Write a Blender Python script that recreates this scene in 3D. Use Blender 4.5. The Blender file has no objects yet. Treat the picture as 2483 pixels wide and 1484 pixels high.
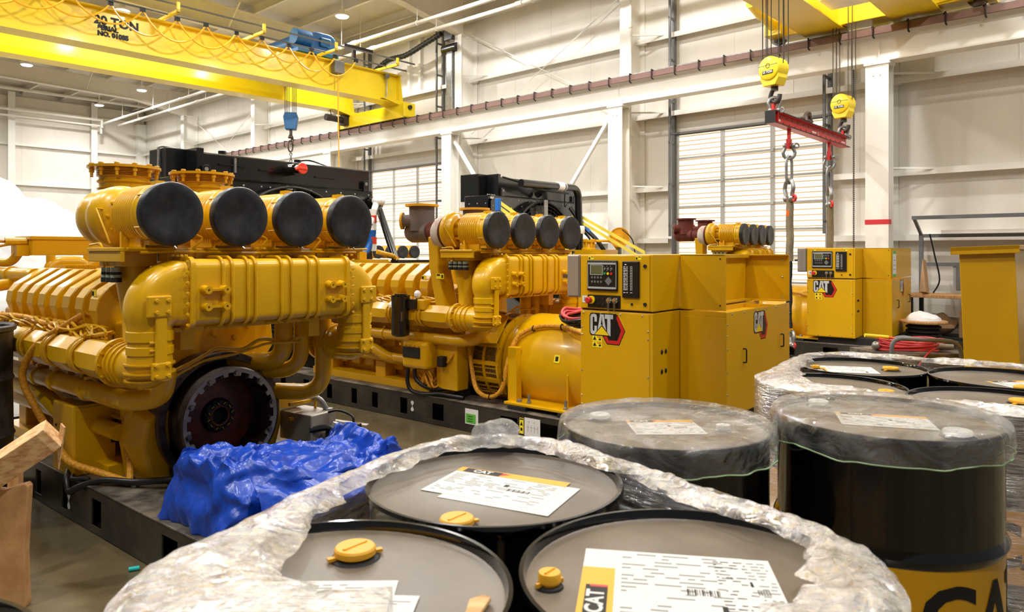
import bpy, bmesh, math, random
from mathutils import Vector, Matrix, noise
random.seed(7)
PI = math.pi
sc = bpy.context.scene
COL = sc.collection
# ---------------------------------------------------------------- camera
FOC = 1746.0
EYE = 1.65
cd = bpy.data.cameras.new('camera')
cam = bpy.data.objects.new('camera', cd)
COL.objects.link(cam)
cam.location = (0, 0, EYE)
cam.rotation_euler = (PI/2, 0, 0)
cd.sensor_width = 36.0
cd.lens = 36.0*FOC/2483.0
cd.shift_y = -130.0/2483.0
cd.clip_end = 200
cd.dof.use_dof = True
cd.dof.focus_distance = 5.6
cd.dof.aperture_fstop = 7.1
sc.camera = cam
# ---------------------------------------------------------------- world and exposure
w = bpy.data.worlds.new('world')
sc.world = w
w.use_nodes = True
w.node_tree.nodes['Background'].inputs[0].default_value = (1.0, 0.985, 0.96, 1)
w.node_tree.nodes['Background'].inputs[1].default_value = 0.16
sc.view_settings.view_transform = 'Standard'
sc.view_settings.look = 'None'
sc.view_settings.exposure = 0.0
sc.view_settings.gamma = 1.0
LAMP_W = 208.0          # watts of one high-bay lamp
# ---------------------------------------------------------------- mesh collector
def spl(pts, n=6, closed=False):
    """points on a Catmull-Rom curve through pts"""
    P = [Vector(p) for p in pts]
    out = []
    m = len(P)
    rng = range(m) if closed else range(m-1)
    for i in rng:
        p0 = P[(i-1) % m] if (closed or i > 0) else P[0]
        p1 = P[i]; p2 = P[(i+1) % m]
        p3 = P[(i+2) % m] if (closed or i < m-2) else P[-1]
        for k in range(n):
            t = k/n
            out.append(0.5*((2*p1) + (p2-p0)*t + (2*p0-5*p1+4*p2-p3)*t*t + (3*p1-p0-3*p2+p3)*t**3))
    if not closed:
        out.append(P[-1])
    return out

def fillet(pts, r, n=6):
    """poly-line with rounded corners"""
    P = [Vector(p) for p in pts]
    out = [P[0]]
    for i in range(1, len(P)-1):
        a, b, c = P[i-1], P[i], P[i+1]
        d1 = (a-b); d2 = (c-b)
        l = min(r, d1.length*0.49, d2.length*0.49)
        s = b+d1.normalized()*l; e = b+d2.normalized()*l
        for k in range(n+1):
            t = k/n
            out.append((1-t)**2*s + 2*t*(1-t)*b + t*t*e)
    out.append(P[-1])
    return out

def axes(d):
    d = Vector(d).normalized()
    a = Vector((0, 0, 1)) if abs(d.z) < 0.9 else Vector((1, 0, 0))
    x = a.cross(d).normalized()
    return x, d.cross(x).normalized(), d

def frame(o, x, y):
    """matrix with origin o, local x and y along the given directions"""
    x = Vector(x).normalized(); y = Vector(y).normalized()
    z = x.cross(y).normalized(); y = z.cross(x)
    return Matrix(((x.x, y.x, z.x, o[0]), (x.y, y.y, z.y, o[1]), (x.z, y.z, z.z, o[2]), (0, 0, 0, 1)))

# parts that come in numbers: each piece becomes an object of its own (name, shapes per piece)
SPLIT = dict(bracket_bolts=('bracket_bolt', 1), rivets=('rivet', 1), flange_bolts=('flange_bolt', 3), rim_bolts=('rim_bolt', 2), rim_studs=('rim_stud', 1),
             hub_bolts=('hub_bolt', 1), anchor_bolts=('anchor_bolt', 2), bolt_heads=('bolt_head', 1), controller_bolts=('controller_bolt', 1), cable_plugs=('cable_plug', 1),
             blank_plugs=('blank_plug', 1), door_lock=('door_lock', 1), hose_wrap=('hose_wrap', 1), hose_tape=('hose_tape', 1), sediment_bowl=('sediment_bowl', 1), bowl_base=('bowl_base', 2),
             cable_ties=('cable_tie', 1), flange=('flange', 1), buttons=('button', 1), exhaust_flange=('exhaust_flange', 1), tank_fittings=('tank_fitting', 1), screws=('screw', 1),
             vent_hose=('vent_hose', 1), small_lines=('small_line', 1), front_lines=('front_line', 1), drain_lines=('drain_line', 1), cable_loom=('cable_loom', 1), battery_cable=('battery_cable', 1), sensor_lead=('sensor_lead', 1),
             return_pipe=('return_pipe', 1), plastic_bag=('plastic_bag', 1), hose_joint=('hose_joint', 1), coolant_hose=('coolant_hose', 1), hose_clamp=('hose_clamp', 1), saddle=('saddle', 3), framing_post=('framing_post', 1), lifting_boss=('lifting_boss', 3))
TEXT_CACHE = {}
def text_geo(s, size, bold):
    k = (s, size, bold)
    if k not in TEXT_CACHE:
        cu = bpy.data.curves.new('t', 'FONT')
        cu.body = s; cu.size = size; cu.offset = bold; cu.resolution_u = 3
        cu.align_x = 'CENTER'; cu.align_y = 'CENTER'
        ob = bpy.data.objects.new('t', cu); COL.objects.link(ob)
        dg = bpy.context.evaluated_depsgraph_get()
        me = bpy.data.meshes.new_from_object(ob.evaluated_get(dg))
        TEXT_CACHE[k] = ([v.co.copy() for v in me.vertices], [tuple(p.vertices) for p in me.polygons])
        bpy.data.objects.remove(ob); bpy.data.curves.remove(cu); bpy.data.meshes.remove(me)
    return TEXT_CACHE[k]

class M:
    def __init__(s):
        s.v = []; s.f = []; s.mi = []; s.cur = 0; s.marks = []
    def add(s, vs, fs, X=None):
        o = len(s.v); s.marks.append((o, len(s.f)))
        for p in vs:
            p = Vector(p)
            s.v.append(tuple(X @ p) if X is not None else tuple(p))
        for f in fs:
            s.f.append(tuple(i+o for i in f)); s.mi.append(s.cur)
        return s
    def box(s, x0, x1, y0, y1, z0, z1, X=None):
        return s.add([(x0,y0,z0),(x1,y0,z0),(x1,y1,z0),(x0,y1,z0),(x0,y0,z1),(x1,y0,z1),(x1,y1,z1),(x0,y1,z1)],
              [(0,3,2,1),(4,5,6,7),(0,1,5,4),(1,2,6,5),(2,3,7,6),(3,0,4,7)], X)
    def quad(s, a, b, c, d):
        return s.add([a, b, c, d], [(0, 1, 2, 3)])
    def lathe(s, prof, p0, d, n=32, cap0=True, cap1=True):
        """prof = [(r, h)...] turned about the axis d through p0"""
        x, y, z = axes(d); p0 = Vector(p0)
        vs = []; fs = []
        for r, h in prof:
            for k in range(n):
                a = 2*PI*k/n
                vs.append(p0 + z*h + (x*math.cos(a)+y*math.sin(a))*r)
        m = len(prof)
        for i in range(m-1):
            for k in range(n):
                k2 = (k+1) % n
                fs.append((i*n+k, i*n+k2, (i+1)*n+k2, (i+1)*n+k))
        if cap0 and prof[0][0] > 1e-6: fs.append(tuple(range(n-1, -1, -1)))
        if cap1 and prof[-1][0] > 1e-6: fs.append(tuple((m-1)*n+k for k in range(n)))
        return s.add(vs, fs)
    def cyl(s, p0, p1, r0, r1=None, n=20, caps=True):
        d = Vector(p1)-Vector(p0)
        return s.lathe([(r0, 0), (r0 if r1 is None else r1, d.length)], p0, d, n, caps, caps)
    def ring(s, p0, d, ro, ri, h, n=40):
        return s.lathe([(ri, 0), (ro, 0), (ro, h), (ri, h), (ri, 0)], p0, d, n, False, False)
    def tube(s, pts, r, n=10, closed=False, caps=True, sq=None):
        P = [Vector(p) for p in pts]; m = len(P)
        R = r if isinstance(r, (list, tuple)) else [r]*m
        T = []
        for i in range(m):
            a = P[(i-1) % m] if (closed or i) else P[0]
            b = P[(i+1) % m] if (closed or i < m-1) else P[-1]
            T.append((b-a).normalized() if (b-a).length > 1e-9 else Vector((0, 0, 1)))
        x = axes(T[0])[0]
        vs = []; fs = []
        for i in range(m):
            x = (x - T[i]*x.dot(T[i]))
            x = x.normalized() if x.length > 1e-6 else axes(T[i])[0]
            y = T[i].cross(x)
            for k in range(n):
                a = 2*PI*(k+(0.5 if n == 4 else 0))/n
                ca, sa = math.cos(a), math.sin(a)
                if sq: ca *= sq[0]; sa *= sq[1]
                vs.append(P[i] + (x*ca + y*sa)*R[i])
        for i in range(m if closed else m-1):
            j = (i+1) % m
            for k in range(n):
                k2 = (k+1) % n
                fs.append((i*n+k, i*n+k2, j*n+k2, j*n+k))
        if not closed and caps:
            fs.append(tuple(range(n-1, -1, -1))); fs.append(tuple((m-1)*n+k for k in range(n)))
        return s.add(vs, fs)
    def loft(s, secs, caps=True):
        """secs: equal-length closed rings of points"""
        n = len(secs[0]); vs = [p for r in secs for p in r]; fs = []
        for i in range(len(secs)-1):
            for k in range(n):
                k2 = (k+1) % n
                fs.append((i*n+k, i*n+k2, (i+1)*n+k2, (i+1)*n+k))
        if caps:
            fs.append(tuple(range(n-1, -1, -1))); fs.append(tuple((len(secs)-1)*n+k for k in range(n)))
        return s.add(vs, fs)
    def prism(s, poly, h0, h1, X=None):
        n = len(poly)
        vs = [(p[0], p[1], h0) for p in poly] + [(p[0], p[1], h1) for p in poly]
        fs = [tuple(range(n-1, -1, -1)), tuple(range(n, 2*n))]
        for k in range(n):
            k2 = (k+1) % n
            fs.append((k, k2, n+k2, n+k))
        return s.add(vs, fs, X)
    def sphere(s, c, r, sc3=(1, 1, 1), n=20, m=12, X=None):
        vs = [(0, 0, 1)]; fs = []
        for i in range(1, m):
            a = PI*i/m
            for k in range(n):
                b = 2*PI*k/n
                vs.append((math.sin(a)*math.cos(b), math.sin(a)*math.sin(b), math.cos(a)))
        vs.append((0, 0, -1))
        for k in range(n):
            fs.append((0, 1+k, 1+(k+1) % n))
            fs.append((len(vs)-1, len(vs)-1-n+(k+1) % n, len(vs)-1-n+k))
        for i in range(m-2):
            for k in range(n):
                a = 1+i*n+k; b = 1+i*n+(k+1) % n
                fs.append((a, a+n, b+n, b))
        vs = [(c[0]+p[0]*r*sc3[0], c[1]+p[1]*r*sc3[1], c[2]+p[2]*r*sc3[2]) for p in vs]
        return s.add(vs, fs, X)
    def torus(s, c, d, R, r, n=32, m=10, a0=0, a1=None):
        x, y, z = axes(d); c = Vector(c)
        if a1 is None:
            return s.tube([c+(x*math.cos(2*PI*k/n)+y*math.sin(2*PI*k/n))*R for k in range(n)], r, m, True)
        return s.tube([c+(x*math.cos(a0+(a1-a0)*k/n)+y*math.sin(a0+(a1-a0)*k/n))*R for k in range(n+1)], r, m)
    def bolt(s, p, d, r, h):
        return s.lathe([(r, 0), (r, h*0.85), (r*0.8, h)], p, d, 6)
    def text(s, txt, size, X, bold=0.0, wrap=None, thick=0.0):
        vs, fs = text_geo(txt, size, bold)
        if wrap:
            bm = bmesh.new(); bv = [bm.verts.new(p) for p in vs]
            for f in fs: bm.faces.new([bv[i] for i in f])
            x = min(p.x for p in vs); xm = max(p.x for p in vs)
            while x < xm:
                x += 0.012
                bmesh.ops.bisect_plane(bm, geom=bm.verts[:]+bm.edges[:]+bm.faces[:], plane_co=(x, 0, 0), plane_no=(1, 0, 0))
            bm.verts.index_update()
            vs = [v.co.copy() for v in bm.verts]; fs = [tuple(v.index for v in f.verts) for f in bm.faces]; bm.free()
            vs = [Vector((math.sin(p.x/wrap)*wrap, p.y, math.cos(p.x/wrap)*wrap)) for p in vs]
        return s.add(vs, fs, X)
    def obj(s, name, mats, parent=None, smooth=35, bevel=0, seg=2, loc=None, rz=0.0, sub=0, fix=True):
        if name in SPLIT and parent is not None:
            one, g = SPLIT[name]; mk = s.marks[::g]+[(len(s.v), len(s.f))]; o = None
            if len(mk) > 2:
                for (a, fa), (b, fb) in zip(mk, mk[1:]):
                    q = M(); q.v = s.v[a:b]; q.f = [tuple(i-a for i in f) for f in s.f[fa:fb]]; q.mi = s.mi[fa:fb]
                    o = q.obj(one+' ', mats, parent, smooth, bevel, seg, loc, rz, sub, fix)
                return o
            name = one
        name = name.strip()
        me = bpy.data.meshes.new(name)
        me.from_pydata(s.v, [], s.f)
        for m in (mats if isinstance(mats, (list, tuple)) else [mats]):
            me.materials.append(m)
        me.polygons.foreach_set('material_index', s.mi)
        if fix:
            bm = bmesh.new(); bm.from_mesh(me)
            bmesh.ops.recalc_face_normals(bm, faces=bm.faces)
            bm.to_mesh(me); bm.free()
        if smooth:
            me.shade_smooth()
            me.set_sharp_from_angle(angle=math.radians(smooth))
        o = bpy.data.objects.new(name, me)
        COL.objects.link(o)
        if parent is not None: o.parent = parent
        if loc is not None: o.location = loc
        if rz: o.rotation_euler = (0, 0, rz)
        if bevel:
            b = o.modifiers.new('bevel', 'BEVEL'); b.width = bevel; b.segments = seg
            b.limit_method = 'ANGLE'; b.angle_limit = math.radians(40)
        if sub:
            b = o.modifiers.new('sub', 'SUBSURF'); b.levels = sub; b.render_levels = sub
        return o

def tag(o, label=None, cat=None, group=None, kind=None):
    if label: o['label'] = label
    if cat: o['category'] = cat
    if group: o['group'] = group
    if kind: o['kind'] = kind
    return o
def thing(name, label, cat, loc=(0, 0, 0), rz=0.0, group=None):
    o = bpy.data.objects.new(name, None); COL.objects.link(o)
    o.empty_display_size = 0.1
    o.location = loc; o.rotation_euler = (0, 0, rz)
    return tag(o, label, cat, group)
def dup(o, parent=None, loc=None, rz=None, label=None):
    c = o.copy(); COL.objects.link(c); c.parent = parent
    for ch in list(o.children): dup(ch, c)
    if loc is not None: c.location = loc
    if rz is not None: c.rotation_euler = (0, 0, rz)
    if label: c['label'] = label
    return c

# ---------------------------------------------------------------- materials
def lin(c):
    return tuple(((x/255.0)/12.92 if x/255.0 <= 0.04045 else ((x/255.0+0.055)/1.055)**2.4) for x in c)
def mat(name, rgb, rough=0.5, metal=0.0, var=0.0, scale=4.0, bump=0.0, bscale=40.0, coat=0.0, emit=None, estr=0.0,
        rgb2=None, lo=0.45, hi=0.65, alpha=1.0, stretch=(1, 1, 1), rvar=0.0, detail=5.0):
    m = bpy.data.materials.new(name); m.use_nodes = True
    nt = m.node_tree; N = nt.nodes; L = nt.links
    b = N['Principled BSDF']
    c = lin(rgb)
    b.inputs['Base Color'].default_value = (*c, 1)
    b.inputs['Roughness'].default_value = rough
    b.inputs['Metallic'].default_value = metal
    b.inputs['Coat Weight'].default_value = coat
    b.inputs['Coat Roughness'].default_value = 0.12
    b.inputs['Alpha'].default_value = alpha
    if emit:
        b.inputs['Emission Color'].default_value = (*lin(emit), 1)
        b.inputs['Emission Strength'].default_value = estr
    if var or rgb2 or bump or rvar:
        tc = N.new('ShaderNodeTexCoord')
        mp = N.new('ShaderNodeMapping'); mp.inputs['Scale'].default_value = stretch
        L.new(tc.outputs['Object'], mp.inputs['Vector'])
    if var or rgb2 or rvar:
        n = N.new('ShaderNodeTexNoise'); n.inputs['Scale'].default_value = scale
        n.inputs['Detail'].default_value = detail; n.inputs['Roughness'].default_value = 0.6
        L.new(mp.outputs[0], n.inputs['Vector'])
    if var or rgb2:
        r = N.new('ShaderNodeValToRGB')
        r.color_ramp.elements[0].position = lo; r.color_ramp.elements[1].position = hi
        c2 = lin(rgb2) if rgb2 else tuple(x*(1-var) for x in c)
        r.color_ramp.elements[0].color = (*c2, 1); r.color_ramp.elements[1].color = (*c, 1)
        L.new(n.outputs['Fac'], r.inputs['Fac']); L.new(r.outputs['Color'], b.inputs['Base Color'])
    if rvar:
        mr = N.new('ShaderNodeMapRange')
        mr.inputs['To Min'].default_value = max(0.02, rough-rvar); mr.inputs['To Max'].default_value = rough+rvar
        L.new(n.outputs['Fac'], mr.inputs['Value']); L.new(mr.outputs[0], b.inputs['Roughness'])
    if bump:
        n2 = N.new('ShaderNodeTexNoise'); n2.inputs['Scale'].default_value = bscale; n2.inputs['Detail'].default_value = 4
        L.new(mp.outputs[0], n2.inputs['Vector'])
        bp = N.new('ShaderNodeBump'); bp.inputs['Strength'].default_value = bump; bp.inputs['Distance'].default_value = 0.01
        L.new(n2.outputs['Fac'], bp.inputs['Height']); L.new(bp.outputs[0], b.inputs['Normal'])
    return m

YEL = mat('machine_yellow', (222, 170, 0), 0.32, var=0.08, scale=3, coat=0.2, bump=0.05, bscale=60)
YEL_CAB = mat('cabinet_yellow', (216, 164, 0), 0.36, var=0.03, scale=2, coat=0.18)
CRANE = mat('crane_yellow', (244, 212, 14), 0.38, var=0.06, scale=1.5, coat=0.3)
HOOKY = mat('hook_block_yellow', (252, 222, 30), 0.4, var=0.05, coat=0.2)
LABY = mat('warning_sticker_yellow', (250, 226, 40), 0.5)
BLACK = mat('gloss_black_paint', (20, 20, 21), 0.22, coat=0.5, var=0.3, scale=6, bump=0.03)
SKID = mat('skid_black', (40, 37, 33), 0.36, rgb2=(66, 59, 50), scale=3.5, lo=0.35, hi=0.6, bump=0.08, rvar=0.12)  # brown-grey tone of reflected light is mixed into the black paint colour
DUSTY = mat('dusty_black_steel', (48, 44, 40), 0.5, rgb2=(122, 112, 98), scale=4, lo=0.38, hi=0.62, bump=0.1)
RUBBER = mat('black_rubber', (30, 30, 33), 0.55, rgb2=(46, 46, 50), scale=9, lo=0.4, hi=0.7, bump=0.08, bscale=25)
CAPBLK = mat('black_cap_cover', (54, 54, 58), 0.42, rgb2=(22, 22, 25), scale=8, lo=0.42, hi=0.75, rvar=0.1)
HOSE = mat('hose_black', (18, 18, 19), 0.4)
STEEL = mat('steel', (150, 148, 144), 0.35, 1.0, var=0.3, scale=10)
CHROME = mat('chrome', (215, 215, 215), 0.15, 1.0)
DKSTEEL = mat('dark_steel', (104, 92, 86), 0.38, 0.6, rgb2=(62, 50, 45), scale=7, lo=0.4, hi=0.65)
RUST = mat('rusty_brown_plate', (132, 66, 48), 0.40, 0.1, rgb2=(84, 44, 34), scale=6, lo=0.4, hi=0.65)
STAINLESS = mat('stainless_sheet', (178, 170, 160), 0.42, 0.6, var=0.1, scale=2)
GALV = mat('galvanised_steel', (168, 168, 166), 0.4, 0.7, var=0.25, scale=14)
WHITE = mat('white_paint', (244, 241, 234), 0.5, var=0.05, scale=2)
PIPEW = mat('white_pipe', (236, 230, 218), 0.4, var=0.08, scale=2)
COLW = mat('column_white', (244, 241, 234), 0.5, var=0.06, scale=1.2)
BROWN = mat('conductor_bar_brown', (128, 96, 88), 0.6, var=0.15, scale=3)
CLIP = mat('dark_clip', (40, 26, 24), 0.6)
RED = mat('red_paint', (208, 42, 38), 0.42, var=0.12, scale=8)
REDCAP = mat('red_plastic', (238, 70, 48), 0.45)
BLUE = mat('hoist_blue', (24, 92, 146), 0.45, var=0.2, scale=6)
BLUEBR = mat('bright_blue', (20, 104, 200), 0.4)
PAPER = mat('white_paper', (228, 228, 225), 0.6, var=0.03)
INK = mat('ink_black', (24, 24, 24), 0.6)
GREYINK = mat('grey_print', (140, 140, 142), 0.7)
LCD = mat('lcd_glass', (96, 98, 66), 0.25)
GREEN = mat('green_sticker', (92, 180, 62), 0.6)
GREENB = mat('green_button', (30, 140, 90), 0.4)
ORANGE = mat('orange_loom', (224, 160, 22), 0.6, rgb2=(186, 124, 20), scale=60, lo=0.4, hi=0.6, bump=0.3, bscale=120)
ORTAG = mat('orange_tag', (242, 110, 40), 0.6)
GREYP = mat('grey_paint', (112, 114, 116), 0.5, var=0.1)
GREYL = mat('light_grey_panel', (176, 178, 178), 0.5, var=0.05)
CABLER = mat('red_cable', (206, 62, 66), 0.5)
SLING = mat('olive_sling_cloth', (132, 118, 92), 0.85, var=0.25, scale=12, stretch=(1, 1, 0.3), bump=0.5, bscale=14)
SLINGB = mat('black_sling_sleeve', (24, 23, 25), 0.8, bump=0.5, bscale=12)
WOOD = mat('sawn_wood', (214, 168, 112), 0.7, rgb2=(176, 124, 74), scale=5, stretch=(8, 8, 0.7), lo=0.35, hi=0.65, bump=0.1)
WOOD2 = mat('fresh_wood', (232, 192, 138), 0.7, rgb2=(196, 140, 84), scale=5, stretch=(1, 9, 9), lo=0.35, hi=0.6)
BOARD = mat('hardboard_tan', (206, 158, 104), 0.75, rgb2=(188, 136, 84), scale=9, lo=0.4, hi=0.6)
CARD = mat('cardboard', (186, 148, 108), 0.8, var=0.1)
DRUM = mat('drum_black', (9, 9, 10), 0.07, coat=0.5)
DRUMTOP = mat('drum_top_dusty', (130, 119, 106), 0.40, rgb2=(108, 98, 88), scale=5, lo=0.35, hi=0.65, rvar=0.12)
DRUMY = mat('drum_yellow', (240, 178, 20), 0.3, coat=0.4)
BUNG = mat('bung_yellow', (240, 176, 36), 0.45)
OLDDRUM = mat('scuffed_black_drum', (32, 31, 33), 0.5, rgb2=(104, 102, 104), scale=5, lo=0.3, hi=0.55, stretch=(1, 1, 0.6), bump=0.1)
TARP = mat('blue_tarp', (22, 74, 190), 0.3, var=0.25, scale=14, bump=0.35, bscale=22)
TURBO_R = mat('turbo_red_brown', (126, 58, 44), 0.7, rgb2=(96, 40, 32), scale=8)
TURBO_G = mat('turbo_grey', (98, 92, 88), 0.6, rgb2=(120, 100, 92), scale=6)
LAGGING = mat('white_lagging', (206, 196, 186), 0.7, rgb2=(176, 120, 104), scale=5, lo=0.3, hi=0.45)
GUARD = mat('perforated_guard', (120, 86, 16), 0.45, rgb2=(60, 42, 12), scale=60, lo=0.45, hi=0.55)
MESHG = mat('black_fan_guard', (34, 32, 28), 0.45, 0.3)
BAGS = mat('white_wrap', (250, 250, 252), 0.35, bump=0.4, bscale=5)
STRAP = mat('yellow_strap', (246, 232, 92), 0.6)
EMB_S = mat('emblem_silver', (206, 210, 214), 0.35, 0.2)
EMB_K = mat('emblem_black', (20, 18, 18), 0.35)
EMB_R = mat('emblem_red', (200, 40, 30), 0.35)
EMB_Y = mat('emblem_yellow', (240, 206, 24), 0.35)
REDBAND = mat('red_tape', (204, 44, 50), 0.6)
TAPE = mat('white_floor_tape', (236, 236, 232), 0.5)
LENS = mat('lamp_lens', (255, 255, 255), 0.4, emit=(252, 252, 255), estr=14.0)
SEDI = mat('sediment_glass', (150, 158, 140), 0.1, coat=0.6)

def film_mat(name, lo, hi, scale, stretch, gloss=0.2, bstr=0.8, bscale=26, rough=0.08):
    """clear plastic: see-through, partly milky where crumpled, with a sharp crinkled sheen"""
    m = bpy.data.materials.new(name); m.use_nodes = True
    nt = m.node_tree; N = nt.nodes; L = nt.links
    N.clear()
    out = N.new('ShaderNodeOutputMaterial')
    mix = N.new('ShaderNodeMixShader'); mix2 = N.new('ShaderNodeMixShader'); tr = N.new('ShaderNodeBsdfTransparent')
    d = N.new('ShaderNodeBsdfDiffuse'); g = N.new('ShaderNodeBsdfGlossy'); lw = N.new('ShaderNodeLayerWeight')
    tr.inputs[0].default_value = (0.97, 0.97, 0.97, 1); d.inputs[0].default_value = (0.88, 0.88, 0.90, 1)
    g.inputs['Color'].default_value = (1, 1, 1, 1); g.inputs['Roughness'].default_value = rough
    tc = N.new('ShaderNodeTexCoord'); mp = N.new('ShaderNodeMapping'); mp.inputs['Scale'].default_value = stretch
    n = N.new('ShaderNodeTexNoise'); n.inputs['Scale'].default_value = scale; n.inputs['Detail'].default_value = 7; n.inputs['Distortion'].default_value = 0.8
    mr = N.new('ShaderNodeMapRange'); mr.inputs['From Min'].default_value = 0.35; mr.inputs['From Max'].default_value = 0.68
    mr.inputs['To Min'].default_value = lo; mr.inputs['To Max'].default_value = hi
    n2 = N.new('ShaderNodeTexNoise'); n2.inputs['Scale'].default_value = bscale; n2.inputs['Detail'].default_value = 6; n2.inputs['Distortion'].default_value = 1.8
    bp = N.new('ShaderNodeBump'); bp.inputs['Strength'].default_value = bstr; bp.inputs['Distance'].default_value = 0.02
    mg = N.new('ShaderNodeMapRange'); mg.inputs['To Min'].default_value = gloss; mg.inputs['To Max'].default_value = min(1, gloss+0.45)
    L.new(tc.outputs['Object'], mp.inputs[0]); L.new(mp.outputs[0], n.inputs['Vector']); L.new(mp.outputs[0], n2.inputs['Vector'])
    L.new(n.outputs['Fac'], mr.inputs[0]); L.new(mr.outputs[0], mix.inputs[0])
    L.new(n2.outputs['Fac'], bp.inputs['Height']); L.new(bp.outputs[0], g.inputs['Normal']); L.new(bp.outputs[0], d.inputs['Normal'])
    L.new(bp.outputs[0], lw.inputs['Normal']); lw.inputs['Blend'].default_value = 0.25; L.new(lw.outputs['Fresnel'], mg.inputs[0]); L.new(mg.outputs[0], mix2.inputs[0])
    L.new(tr.outputs[0], mix.inputs[1]); L.new(d.outputs[0], mix.inputs[2]); L.new(mix.outputs[0], mix2.inputs[1]); L.new(g.outputs[0], mix2.inputs[2]); L.new(mix2.outputs[0], out.inputs[0])
    return m
FILM = film_mat('stretch_film', 0.08, 0.66, 12, (1, 1, 1), gloss=0.14, bscale=34)
FILMS = film_mat('stretch_film_side', 0.02, 0.22, 7, (1, 1, 8), gloss=0.10, bscale=12)
CAPFILM = film_mat('clear_bag_film', 0.03, 0.26, 7, (1, 1, 1), gloss=0.10, bscale=11, rough=0.04, bstr=0.9)

# floor: sealed concrete, brownish, soft reflections
FLOOR = mat('concrete_floor', (116, 103, 76), 0.28, rgb2=(84, 74, 52), scale=1.1, lo=0.3, hi=0.72, bump=0.02, bscale=30, rvar=0.1, detail=8)
WALLM = mat('insulated_wall_fabric', (240, 235, 226), 0.55, var=0.07, scale=0.8, bump=0.06, bscale=2.5, stretch=(1, 1, 0.35))
CEILM = mat('ceiling_fabric', (222, 214, 198), 0.6, var=0.08, scale=0.6, bump=0.12, bscale=2.0)
RAFT = mat('rafter_paint', (226, 219, 204), 0.5, var=0.05)
DOORL = mat('daylit_door_panel', (255, 250, 238), 0.6, emit=(255, 249, 236), estr=0.95)
DOORR = mat('door_rib_tan', (196, 160, 110), 0.6, emit=(240, 210, 160), estr=0.45)
DOORF = mat('door_frame_grey', (190, 190, 188), 0.45, 0.3)
TRACK = mat('door_track_dark', (112, 112, 112), 0.45, 0.4)
ROPE = mat('wire_rope', (72, 68, 64), 0.5, 0.4)
# ---------------------------------------------------------------- building frame
# x runs out through the right-hand wall, y runs along that wall away from the viewer
P0 = Vector((3.66, 15.8, 0)); BR = math.radians(47.88)
BC, BS = math.cos(BR), math.sin(BR)
def BL(x, y, z=0.0): return Vector((P0.x+BC*x-BS*y, P0.y+BS*x+BC*y, z))
def bobj(m, name, mats, root, base, **k):
    m.v = [(p[0]-base[0], p[1]-base[1], p[2]-base[2]) for p in m.v]
    return m.obj(name, mats, root, **k)
def struct(m, name, mats, parent=None, **k):
    o = m.obj(name, mats, parent, loc=None if parent else P0, rz=0 if parent else BR, **k)
    if parent is None: o['kind'] = 'structure'
    return o
DOORS = [(7.56, 10.93), (-3.18, 0.0)]
DTOP = 4.22
FAR = 29.5
# floor
m = M(); m.box(-34, 0.15, -22, FAR+0.15, -0.1, 0); struct(m, 'floor', FLOOR, smooth=0)
# right wall
m = M(); m.box(0, 0.12, -16, FAR, 0, 9.2)
for k in range(36):
    y = -14.7+k*1.22
    if not any(a-0.1 < y < b+0.1 for a, b in DOORS):
        m.box(-0.006, 0, y-0.008, y+0.008, 0, 9)
    else:
        m.box(-0.006, 0, y-0.008, y+0.008, DTOP+0.2, 9)
wr = struct(m, 'wall_right', WALLM, smooth=0)
def girt(z, y0, y1, wall, flip=False):
    m = M()
    for a, b, c, d in ((-0.2, 0, -0.012, 0), (-0.21, -0.195, -0.095, 0.012)):
        if flip: m.box(y0, y1, FAR+a, FAR+b, z+c, z+d)
        else: m.box(a, b, y0, y1, z+c, z+d)
    m.obj('girt', COLW, wall, smooth=0)
for z in (0.55, 1.95, 3.09, 4.72, 6.43, 8.1):
    if z > DTOP: girt(z, -16, FAR, wr)
    else:
        girt(z, -16, DOORS[1][0]-0.15, wr); girt(z, DOORS[1][1]+0.15, DOORS[0][0]-0.15, wr); girt(z, DOORS[0][1]+0.15, FAR, wr)
# window-like vent posts between girts near the top
m = M()
for y in (8.55, 9.05, -2.2, -2.55, -2.95):
    m.box(-0.12, 0, y-0.05, y+0.05, 6.43, 8.1)
m.obj('framing_post', COLW, wr, smooth=0)
# far wall
m = M(); m.box(-30, 0, FAR, FAR+0.12, 0, 9.4)
for k in range(22): m.box(-1.2-k*1.3, -1.184-k*1.3, FAR-0.006, FAR, 0, 9)
wf = struct(m, 'wall_back', WALLM, smooth=0)
for z in (1.9, 3.09, 4.7, 6.43):
    girt(z, -30, 0, wf, True)
for x in (-2.35, -5.6, -11.5, -17.5):
    m = M(); m.box(x-0.13, x+0.13, FAR-0.5, FAR-0.47, 0, 8.6); m.box(x-0.012, x+0.012, FAR-0.47, FAR, 0, 8.6)
    m.obj('wall_post', COLW, wf, smooth=0)
m = M(); m.box(-30, -0.1, FAR-0.32, FAR-0.02, 7.95, 8.45); m.box(-30, -0.1, FAR-0.42, FAR, 7.93, 7.96)
m.obj('eave_beam', RAFT, wf, smooth=0)
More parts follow.
